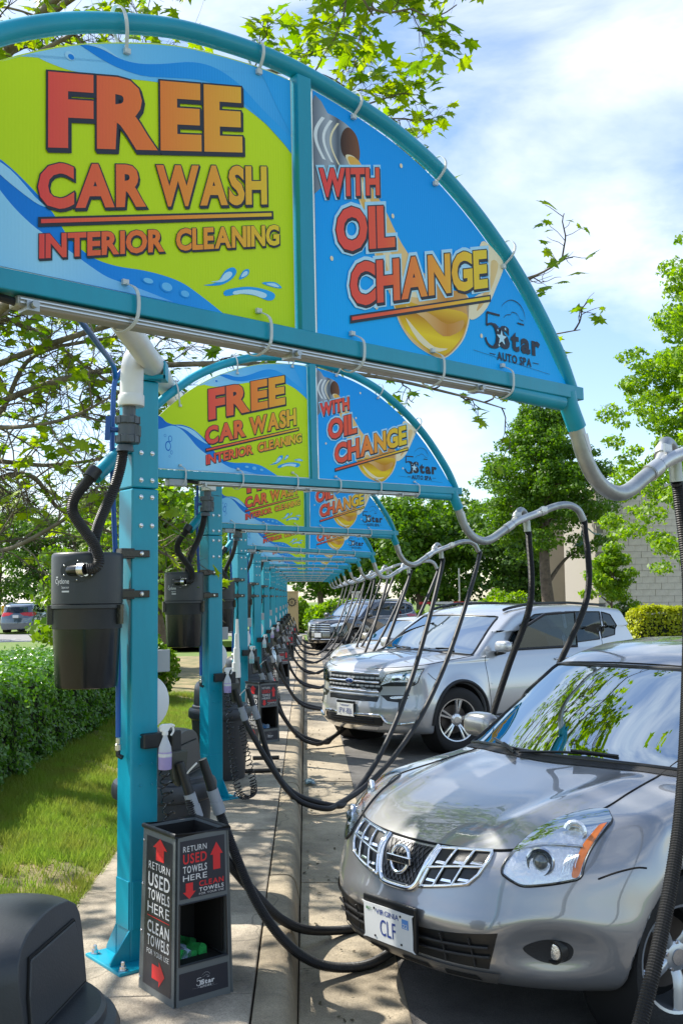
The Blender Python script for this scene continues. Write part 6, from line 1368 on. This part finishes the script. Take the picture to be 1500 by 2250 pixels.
def leafy_tree(name, label, loc, zlo, zhi, rx, nclump, nleaf, size, lm, shape='round', trunk_r=.14, bark='bark', ry=None, group=None, clump=.5, seed=1):
    r0 = np.random.default_rng(seed); t = thing(name, label, 'tree', loc, 0, group); ry = ry or rx; zc = (zlo+zhi)/2; hz = (zhi-zlo)/2
    d = unit(r0.normal(size=(nclump, 3))); rad = r0.random(nclump)**.45; C = d*rad[:, None]*np.array([rx, ry, hz])
    if shape == 'cone':
        f = 1.15-.95*np.clip((C[:, 2]+hz)/(2*hz), 0, 1)**1.1; C[:, 0] *= f; C[:, 1] *= f
    C[:, 2] += zc; C[:, :2] *= (.85+.35*r0.random((nclump, 1))); Rr = clump*(.6+.8*r0.random(nclump))
    v, f_ = leaf_cloud(C, Rr, nleaf, size); ob('crown', np_mesh('crown', v, f_), lm, t, 0)
    tp = zlo+(zhi-zlo)*.75; p_ = [(0, 0, -.3), (trunk_r*.3, .05, zlo*.5), (-.05, -.04, zlo), (.06, .05, zc), (0, 0, tp)]
    ob('trunk', MB().tube(catmull(p_, 6), [trunk_r*(1.25-.9*k/24) for k in range(25)], 10), bark, t, 60)
    br = MB(); sel = r0.choice(nclump, min(nclump, 26), replace=False)
    for k in sel:
        z0 = max(zlo*.75, min(tp*.95, C[k, 2]-.35*abs(C[k, 0])-.3*hz*r0.random())); q = Vector(C[k]); a = Vector((0, 0, z0)); m_ = a.lerp(q, .5)+Vector((0, 0, .12*(q-a).length)); br.tube(catmull([a, m_, q], 5), [trunk_r*.42*(1-.85*j/10) for j in range(11)], 6)
    ob('limbs', br, bark, t, 60); tag(bpy.data.objects[t.name], None); return t
def shrub(name, label, loc, dims, n, size, lm, box=False, group=None, seed=3, core=True):
    r0 = np.random.default_rng(seed); t = thing(name, label, 'shrub', loc, 0, group); x, y, z = dims
    if box:
        u = r0.random((n, 3))*2-1; ax = r0.integers(0, 5, n); P = u.copy(); P[ax == 0, 2] = 1; P[ax == 1, 0] = 1; P[ax == 2, 0] = -1; P[ax == 3, 1] = -1; P[ax == 4, 2] = 1
        P = P*(1-.10*(np.abs(P).min(1)[:, None] > .8)); nn = P*(np.abs(P) > .97)
        # soften corners and make the faces lumpy
        L_ = (np.abs(P)**6).sum(1)**(1/6); P = P/L_[:, None]; lump = 1+.05*np.sin(P[:, 0]*9*x)*np.sin(P[:, 1]*8*y+1)+.04*np.sin(P[:, 2]*11+P[:, 1]*6*y)
        P = P*lump[:, None]*np.array([x, y, z/2])+np.array([0, 0, z/2])+r0.normal(size=(n, 3))*.035
    else:
        d = unit(r0.normal(size=(n, 3))); lump = .82+.2*np.sin(d[:, 0]*5+seed)*np.sin(d[:, 1]*6)+.15*r0.random(n); P = d*lump[:, None]*np.array([x, y, z/2])+np.array([0, 0, z*.45]); nn = d; P = P[P[:, 2] > -.02]; nn = nn[:len(P)]; n = len(P)
    nrm = unit(nn+r0.normal(size=(n, 3))*.6+np.array([0, 0, .45])); tt = unit(np.cross(nrm, r0.normal(size=(n, 3)))); bb = np.cross(nrm, tt); s = size*(.6+.8*r0.random(n))[:, None]
    v, f_ = quads(P, tt*s, bb*s); ob('foliage', np_mesh('foliage', v, f_), lm, t, 0)
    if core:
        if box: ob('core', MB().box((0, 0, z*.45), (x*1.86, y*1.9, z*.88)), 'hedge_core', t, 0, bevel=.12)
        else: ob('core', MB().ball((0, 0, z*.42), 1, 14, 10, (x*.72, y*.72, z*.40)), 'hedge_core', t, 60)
    ob('stem', MB().tube([(0, 0, -.2), (0, 0, z*.4)], .03, 6), 'bark', t, 40); return t

# the big spreading tree over the row: long limbs, bare twigs, scattered lobed leaves
LOBES = [(0, -.10), (.10, .02), (.36, -.06), (.30, .12), (.55, .30), (.32, .34), (.30, .52), (.13, .48), (0, .88), (-.13, .48), (-.30, .52), (-.32, .34), (-.55, .30), (-.30, .12), (-.36, -.06), (-.10, .02)]
def spreading_tree():
    r0 = random.Random(11); t = thing('plane_tree', 'big spreading tree with bare twigs and scattered lobed leaves over the row', 'tree', (-3.9, 9.6, 0))
    base = Vector((0, 0, 0)); W_ = lambda x, y, z: Vector((x+3.9, y-9.6, z))
    limbs = MB(); twigs = MB(); LP = []
    def wig(a, b, n, amp, sag=0.):
        pts = []
        for k in range(n+1):
            s = k/n; q = a.lerp(b, s); e = amp*min(s*3, 1); q = q+Vector((r0.uniform(-e, e), r0.uniform(-e, e), r0.uniform(-e, e)-sag*s*s)); pts.append(q)
        return pts
    def grow(p, d, L, r, depth, leafy):
        b = p+d*L; path = wig(p, b, 4 if depth else 3, L*.07, L*.05); pp = catmull(path, 2)
        if depth >= 2: limbs.tube(pp, [r*(1-.6*k/(len(pp)-1)) for k in range(len(pp))], 6)
        else: twigs.tube(pp, [r*(1-.55*k/(len(pp)-1)) for k in range(len(pp))], 4, caps=False)
        if depth == 0:
            if r0.random() < leafy:
                for _ in range(r0.choice((1, 1, 2, 3))): LP.append((pp[-1]+Vector((r0.uniform(-.06, .06), r0.uniform(-.06, .06), r0.uniform(-.06, .05))), d))
            return
        n = {3: 6, 2: 5, 1: 5}[depth]
        for k in range(n):
            s = .25+.75*(k+.5*r0.random())/n; q = pp[min(len(pp)-1, int(s*(len(pp)-1)))]
            ax = Vector((r0.gauss(0, 1), r0.gauss(0, 1), r0.gauss(0, 1))); ax = (ax-d*ax.dot(d)).normalized(); nd = (d*r0.uniform(.45, .9)+ax*r0.uniform(.5, .95)+Vector((0, 0, r0.uniform(-.25, .25)))).normalized()
            grow(q, nd, L*r0.uniform(.38, .62), r*r0.uniform(.38, .5), depth-1, leafy)
    def limb(pts, r0_, r1, every, L, leafy, depth=2):
        p_ = catmull([W_(*q) for q in pts], 8); n = len(p_); limbs.tube(p_, [r0_+(r1-r0_)*k/(n-1) for k in range(n)], 9)
        for k in range(3, n, every):
            d = (p_[min(n-1, k+1)]-p_[k-1]).normalized(); ax = Vector((r0.gauss(0, 1), r0.gauss(0, 1), r0.gauss(0, .8))); ax = (ax-d*ax.dot(d)).normalized(); rr = (r0_+(r1-r0_)*k/(n-1))
            grow(p_[k], (d*.5+ax*.85).normalized(), L*r0.uniform(.6, 1.15), max(.008, rr*.42), depth, leafy)
    tr = catmull([(0, 0, -.2), (.02, 0, .8), (.0, .05, 1.8), (.1, .0, 2.9), (.05, .1, 4.2), (.2, 0, 5.6), (.1, 0, 7.2)], 8); ob('trunk', MB().tube(tr, [.26-.19*k/(len(tr)-1) for k in range(len(tr))], 14), 'bark_pale', t, 60)
    # upper limbs over the stations
    limb([(-3.85, 9.6, 4.6), (-2.6, 9.2, 5.6), (-1.3, 8.8, 6.3), (0, 8.4, 6.3), (.6, 8.1, 5.8), (.95, 8.0, 5.4)], .04, .006, 2, .5, .75)
    limb([(-3.8, 9.5, 5.2), (-2.6, 8.2, 6.2), (-1.2, 7.2, 6.7), (.1, 6.6, 6.5), (.75, 6.4, 6.0)], .05, .008, 2, .7, .75)
    limb([(-3.8, 9.6, 4.0), (-2.2, 9.4, 4.9), (-.6, 8.9, 5.1), (.8, 8.3, 4.7), (1.7, 8.0, 4.3), (2.15, 7.9, 4.45)], .045, .005, 3, .42, .75, 1)
    limb([(-3.8, 9.6, 3.6), (-2.3, 9.2, 4.1), (-.8, 8.7, 4.3), (.7, 8.2, 4.0), (1.6, 8.0, 3.8), (2.25, 7.9, 3.85)], .035, .004, 4, .3, .7, 1)
    limb([(-3.8, 9.6, 3.2), (-2.2, 9.0, 3.7), (-.7, 8.6, 3.75), (.5, 8.2, 3.55), (1.2, 8.0, 3.35), (1.62, 7.9, 3.2)], .035, .004, 3, .35, .75, 1)
    limb([(-3.8, 9.5, 5.0), (-2.9, 7.6, 5.9), (-1.8, 6.2, 6.3), (-.9, 5.6, 6.2), (0, 5.6, 5.75), (.45, 5.9, 5.3)], .04, .006, 2, .55, .85)
    limb([(-3.8, 9.5, 5.6), (-2.4, 8.4, 6.6), (-.9, 7.5, 6.9), (.0, 7.2, 6.7), (.6, 7.2, 6.1)], .04, .006, 2, .55, .85)
    limb([(-3.8, 9.5, 5.3), (-3.6, 7.4, 5.7), (-3.6, 5.6, 5.8), (-3.4, 4.0, 5.6), (-3.3, 2.6, 5.3)], .07, .012, 2, .95, .8)
    limb([(-3.9, 9.6, 4.8), (-4.6, 7.8, 5.2), (-4.9, 6.0, 5.4), (-4.6, 4.2, 5.2)], .06, .012, 2, .95, .8)
    for yy, xe, ze, lf in ((9.4, .9, 5.6, .6), (10.2, 1.15, 5.3, .6), (10.9, .7, 6.0, .6), (11.6, 1.0, 5.4, .6), (9.0, .3, 6.2, .6), (12.4, .6, 6.2, .6)):
        limb([(-3.8, 9.8, 4.2+.2*(yy-9)), (-2.4, 9.8+(yy-9.8)*.5, 5.2), (-1.0, yy, 5.6), (.1, yy, (5.6+ze)/2), (xe, yy-.2, ze)], .05, .008, 2, .7, lf)
    # low limbs on the left, in front of the sky
    for z, dx, y1, z1, lf in ((2.1, .2, 8.7, 2.6, .13), (2.9, .1, 10.6, 3.3, .13), (3.4, .0, 8.2, 3.2, .15), (3.2, .3, 9.6, 4.3, .15), (2.5, .4, 11.2, 2.2, .12), (4.2, .2, 9.2, 3.7, .15)):
        limb([(-3.85, 9.6, z), (-3.3+dx, 9.6+(y1-9.6)*.4, z+r0.uniform(-.1, .5)), (-2.6, 9.6+(y1-9.6)*.8, (z+z1)/2+r0.uniform(-.3, .4)), (-1.95+dx, y1, z1), (-1.45, y1+r0.uniform(-.4, .4), z1+r0.uniform(-.4, .5))], .034, .007, 1, .72, lf)
    for z, y1, z1 in ((5.2, 8.2, 5.9), (5.7, 10.4, 6.6), (6.0, 8.8, 7.3)):
        limb([(-3.8, 9.6, z), (-3.2, y1, z+.6), (-2.5, y1-.4, z1), (-1.6, y1-.7, z1+.3)], .05, .012, 3, .9, .34)
    limb([(-3.9, 9.6, 3.4), (-3.0, 8.6, 3.9), (-2.2, 7.6, 4.05), (-1.75, 7.0, 4.1)], .06, .03, 4, .6, .2)
    ob('limbs', limbs, 'bark_pale', t, 60); ob('twigs', twigs, 'twig', t, 60)
    vs = []; fs = []
    for p_, d in LP:
        s = r0.uniform(.055, .125) if r0.random() < .75 else r0.uniform(.12, .17); n_ = Vector((r0.gauss(0, .6), r0.gauss(0, .6)-.2, 1)).normalized(); tip = Vector((r0.gauss(0, .7)+d.x*.5, r0.gauss(0, .7)+d.y*.5, -.55)); tip = (tip-n_*tip.dot(n_)).normalized(); sd = n_.cross(tip); o = len(vs)
        vs.append(tuple(p_+tip*s*.25+n_*s*.06))
        for a, b in LOBES: vs.append(tuple(p_+sd*a*s*1.25+tip*b*s*1.15-n_*(abs(a)*.22*s+.1*s*max(0, b)**2)))
        k = len(LOBES); fs += [(o, o+1+i, o+1+(i+1) % k) for i in range(k)]
    ob('crown', MB().add(vs, fs), 'leaf_sycamore', t, 0); print('leaves', len(LP))
spreading_tree()

# trees on the right, in front of the building
leafy_tree('oak_tree', 'tall bright green tree cut by the right picture edge', (8.75, 20.5, -.2), 1.7, 10.2, 3.3, 400, 72000, .048, 'leaf_bright', 'cone', .13, clump=.27, seed=5)
leafy_tree('oak_tree', 'round green tree with dark trunk left of the grey door', (7.25, 30.0, -.2), 2.9, 8.1, 2.6, 330, 66000, .052, 'leaf_oak', 'cone', .19, clump=.31, seed=8)
leafy_tree('young_tree', 'small yellow-green tree with tiered leaves before the block wall', (7.55, 24.5, -.2), 1.45, 3.2, .85, 46, 6500, .05, 'leaf_bright', 'cone', .035, clump=.20, seed=9)
# belt of trees closing the view down the row and to the left
belt = [(-3.2, 66, 1.6, 7.8, 3.2, 'leaf_mid'), (.9, 60, 2.0, 6.6, 2.3, 'leaf_oak'), (3.6, 70, 1.0, 8.2, 3.0, 'leaf_dark'), (6.6, 58, 1.4, 8.3, 2.9, 'leaf_oak'), (9.2, 66, .8, 9.4, 3.2, 'leaf_dark'), (12.2, 56, .8, 8.0, 3.0, 'leaf_dark'), (16.2, 62, .6, 8.4, 3.6, 'leaf_oak'), (20.5, 56, .6, 9.0, 3.6, 'leaf_mid'),
        (-7.4, 72, 1.0, 9.2, 3.6, 'leaf_oak'), (-11.6, 80, .6, 11.0, 4.4, 'leaf_dark'), (-17.2, 84, .4, 11.5, 4.6, 'leaf_mid'), (-23.0, 92, .4, 12.0, 5.0, 'leaf_dark'), (-29, 96, .4, 12.5, 5.2, 'leaf_oak')]
where = ['straight down the row, left of the far end', 'straight down the row with a bare dark trunk', 'behind the trunk at the far end of the row', 'with pale green crown above the black car', 'tallest above the gap between the black and silver cars', 'dark and wide, left of the round tree', 'partly behind the round tree', 'between the round tree and the block building',
         'left of the row, first beyond the far posts', 'dark and high behind the nearest separator', 'behind the slate car in the car park', 'dark, far left beyond the car park', 'farthest left beyond the car park']
for k, (x, y, a, b, r, m_) in enumerate(belt): leafy_tree('tree', 'tree of the far belt, '+where[k], (x, y, -.2), a, b, r, 90, 17000, .145, m_, 'round', .22, group='trees closing the view', clump=.85, seed=20+k)
# trees nearer on the left behind the lattice of twigs
leafy_tree('tree', 'dense leafy tree between the first two posts beyond the hedge', (-4.7, 24, 0), .3, 3.2, 1.6, 50, 8000, .10, 'leaf_mid', 'round', .12, clump=.55, seed=41)
leafy_tree('tree', 'dark leafy tree at the left picture edge beyond the hedge', (-17.5, 47, 0), 2.2, 6.2, 2.6, 60, 9000, .13, 'leaf_dark', 'round', .15, clump=.75, seed=42)
leafy_tree('tree', 'slim tree with brown trunk seen just right of the nearest post', (-2.75, 19.0, 0), 1.7, 4.2, .95, 34, 3600, .085, 'leaf_bright', 'round', .10, clump=.42, seed=43)
# hedge and shrubs
hd = shrub('hedge', 'long clipped evergreen hedge beside the lawn', (-3.55, 10.3, .02), (.86, 5.0, .96), 90000, .024, 'leaf_hedge', box=True, seed=4); hd['category'] = 'hedge'
shrub('shrub', 'loose dark shrub at the far end of the hedge', (-2.95, 16.6, 0), (.8, .9, 1.3), 6000, .045, 'leaf_mid', seed=6)
shrub('gold_shrub', 'golden clipped shrub by the block wall on the right', (8.95, 25.5, -.2), (.62, .6, 1.5), 8000, .04, 'leaf_gold', box=True, seed=7)
shrub('shrub', 'dark round shrub above the golden one', (9.15, 28.5, -.2), (.6, .6, 1.75), 3000, .05, 'leaf_dark', seed=8)
shrub('shrub', 'bright shrub at the foot of the round tree', (6.6, 33.0, -.2), (1.2, .9, 2.1), 4500, .07, 'leaf_bright', seed=9)
for k, (x, y, a, b, c, m_) in enumerate(((1.7, 47.3, 1.7, 1.0, 1.8, 'leaf_bright'), (4.6, 50.5, 1.5, 1.0, 1.3, 'leaf_mid'), (8.4, 50.5, 2.2, 1.0, 1.2, 'leaf_bright'), (-.9, 52.5, 1.4, 1.0, 1.9, 'leaf_bright'), (-5.5, 55, 2.2, 1.2, 1.6, 'leaf_mid'), (12.8, 46, 2.4, 1.2, 1.8, 'leaf_mid'))):
    shrub('shrub', ('glossy rounded shrub behind the black car', 'shrub right of the black car', 'low bright shrubs under the barrier arm', 'shrub beside the dark trunk down the row', 'shrub mass left of the far end', 'shrub row behind the silver car roof')[k], (x, y, -.15), (a, b, c), 5200, .085, m_, group='far shrubs', seed=50+k)
lb = tag(struct('mulch_bed', MB().lathe([(1.7, -.1), (1.6, .06), (.1, .12)], 24, (.9, 56.5, -.1)), 'mulch', smooth=40), kind='structure')
# fallen leaves and grit in the gutter
r0 = np.random.default_rng(5); n = 420; x = -.03+.42*r0.random(n)**2; y = 3.6+22*r0.random(n); P = np.stack([x, y, -.145-.018*np.clip((x+.05)/.5, 0, 1)+.003*r0.random(n)], 1); nn = unit(r0.normal(size=(n, 3))*.3+np.array([0, 0, 1])); tt = unit(np.cross(nn, r0.normal(size=(n, 3)))); bb = np.cross(nn, tt); s = (.006+.012*r0.random(n))[:, None]
v, f_ = quads(P, tt*s, bb*s); tag(ob('gutter_litter', np_mesh('litter', v, f_), mat('litter', (.10, .085, .05), .9), None, 0), 'dry leaf bits and grit lying along the gutter', 'litter', kind='stuff')

# a crushed clear bottle against the kerb
cb = thing('crushed_bottle', 'crushed pale blue plastic lying against the kerb by the broken gutter slab', 'litter', (.02, 10.2, -.15)); rr_ = random.Random(3); vs = []; fs = []
for i in range(9):
    for j in range(10): a = 2*PI*j/10; q = .042*(.25+rr_.random()); vs.append((q*cos(a)*1.1, -.12+.03*i+rr_.uniform(-.02, .02), .012+abs(q*sin(a))*.45))
fs = [(i*10+j, i*10+(j+1) % 10, (i+1)*10+(j+1) % 10, (i+1)*10+j) for i in range(8) for j in range(10)]
ob('wrap', MB().add(vs, fs), mat('clear_plastic', (.26, .38, .44), .12, transl=.4), cb, 0)
# ------------------------------------------------------------------ building and things at the back
mat('block', (.74, .67, .53), .9, bump=1., bscale=9, var=.16, vscale=4); mat('render_wall', (.5, .42, .31), .9, var=.1, vscale=1.5); mat('door_grey', (.13, .165, .185), .45); mat('cap_stone', (.55, .52, .45), .8); mat('lamp_green', (.22, .38, .36), .45); mat('tan_board', (.52, .37, .19), .75, var=.12, vscale=2, stretch=(1, 1, .2)); mat('raw_wood', (.48, .38, .27), .8, var=.3, vscale=5, stretch=(6, 6, .5)); mat('barrier_white', (.72, .72, .70), .5); mat('barrier_red', (.5, .03, .03), .5); mat('mortar', (.33, .30, .25), .95)
bd = thing('building', 'pale block building with a grey door behind the right-hand trees', 'building', (0, 0, 0))
ob('wall', MB().box((13.6, 33.1, 2.4), (8.9, 4.0, 5.2)), 'mortar', bd, 0); ob('recess_wall', MB().box((10.45, 36.4, 2.1), (3.4, .4, 4.6)), 'render_wall', bd, 0); ob('coping', MB().box((13.6, 33.1, 5.06), (9.1, 4.2, .14)), 'cap_stone', bd, 0); ob('coping', MB().box((10.45, 36.4, 4.45), (3.5, .5, .12)), 'cap_stone', bd, 0)
bm = MB().box((0, 0, 0), (.392, .05, .192)); bme = bm.mesh('block'); bme.materials.append(MATS['block'])
for r_ in range(25):
    for k in range(12):
        o = link(bpy.data.objects.new('block', bme), bd); xx = 9.35+.4*k+(.2 if r_ % 2 else 0); o.location = (xx, 31.09+.004*((k*7+r_*3) % 5), -.1+.2*r_); o.scale = (1, 1, 1)
dr = ob('door', MB().box((9.95, 36.17, .95), (1.02, .08, 2.15)), 'door_grey', bd, 0, bevel=.01); ob('door_window', MB().box((9.80, 36.12, 1.40), (.14, .02, .70)), 'trim_black', dr, 0); ob('notice', MB().box((9.86, 36.12, .86), (.20, .01, .2)), 'paper', dr, 0); ob('door_knob', MB().ball((10.35, 36.1, .9), .04, 8, 6), 'steel', dr, 60)
lp = thing('wall_lamp', 'green gooseneck lamp on the corner of the block building', 'lamp', (9.1, 30.85, 0)); ob('arm', MB().tube(catmull([(.15, .2, 3.55), (-.1, 0, 3.57), (-.32, -.1, 3.72), (-.45, -.15, 3.75), (-.53, -.17, 3.62), (-.54, -.17, 3.45)], 5), .022, 8), 'lamp_green', lp, 40); ob('shade', MB().lathe([(.05, .30), (.09, .22), (.10, .13), (.25, .03), (.26, 0), (.1, .02)], 24, (-.54, -.17, 3.16)), 'lamp_green', lp, 40); ob('bulb', MB().ball((-.54, -.17, 3.12), .08, 10, 8), 'black_gloss', lp, 60)
tb = thing('tan_pillar', 'tan boarded pillar with a gear emblem closing the row', 'pillar', (-.62, 40.6, 0), .12); ob('case', MB().box((0, 0, .95), (.56, .5, 1.9)), 'tan_board', tb, 0, bevel=.01); ob('top', MB().box((0, 0, 1.92), (.6, .54, .05)), 'tan_board', tb, 0); g_ = MB(); g_.tube([(.02+.13*cos(2*PI*k/24), -.262, 1.50+.13*sin(2*PI*k/24)) for k in range(24)], .016, 6, closed=True)
for k in range(12): g_.box((.02+.16*cos(k*PI/6), -.262, 1.5+.16*sin(k*PI/6)), (.035, .02, .035))
ob('gear_emblem', g_, 'black_plastic', tb, 0); ob('gear_letter', text_mb(MB(), 'E', -.02, .06, 1.45, 1.55, lambda a, b: (a, -.266, b), .02), 'black_plastic', tb, 0)
wp = thing('wood_post', 'pale wooden board post behind the silver car', 'post', (7.15, 37.5, -.2)); ob('board', MB().box((0, 0, .95), (.15, .06, 2.15)), 'raw_wood', wp, 0); ob('board', MB().box((.16, 0, .94), (.14, .06, 2.13)), 'raw_wood', wp, 0)
ba = thing('barrier', 'white and red barrier arm beyond the silver car', 'barrier', (4.8, 37.0, -.2))
for k in range(8): ob('arm_band', MB().box((.42*k-.4, 0, 1.62), (.42, .06, .09)), 'barrier_white' if k % 3 else 'barrier_red', ba, 0)
ob('stand', MB().box((2.6, 0, .9), (.2, .2, 1.9)), 'barrier_white', ba, 0); ob('pole', MB().tube([(.9, .1, 0), (.9, .1, 2.9)], .03, 8), 'galv', ba, 40)
sg_ = thing('far_pillar', 'pale square pillar beside the trunk behind the black car', 'pillar', (2.75, 54, -.2)); ob('shaft', MB().box((0, 0, .95), (.55, .5, 2.3)), 'cap_stone', sg_, 0); ob('cap', MB().box((0, 0, 2.13), (.65, .6, .1)), 'cap_stone', sg_, 0)
ys = thing('yellow_sign', 'small yellow road sign far away in the car park', 'sign', (-21.2, 72, -.2)); ob('pole', MB().tube([(0, 0, 0), (0, 0, 1.2)], .03, 6), 'steel', ys, 40); ob('face', MB().box((0, -.05, 1.25), (.75, .03, .6)), mat('sign_yellow', (.8, .36, .01), .5), ys, 0)
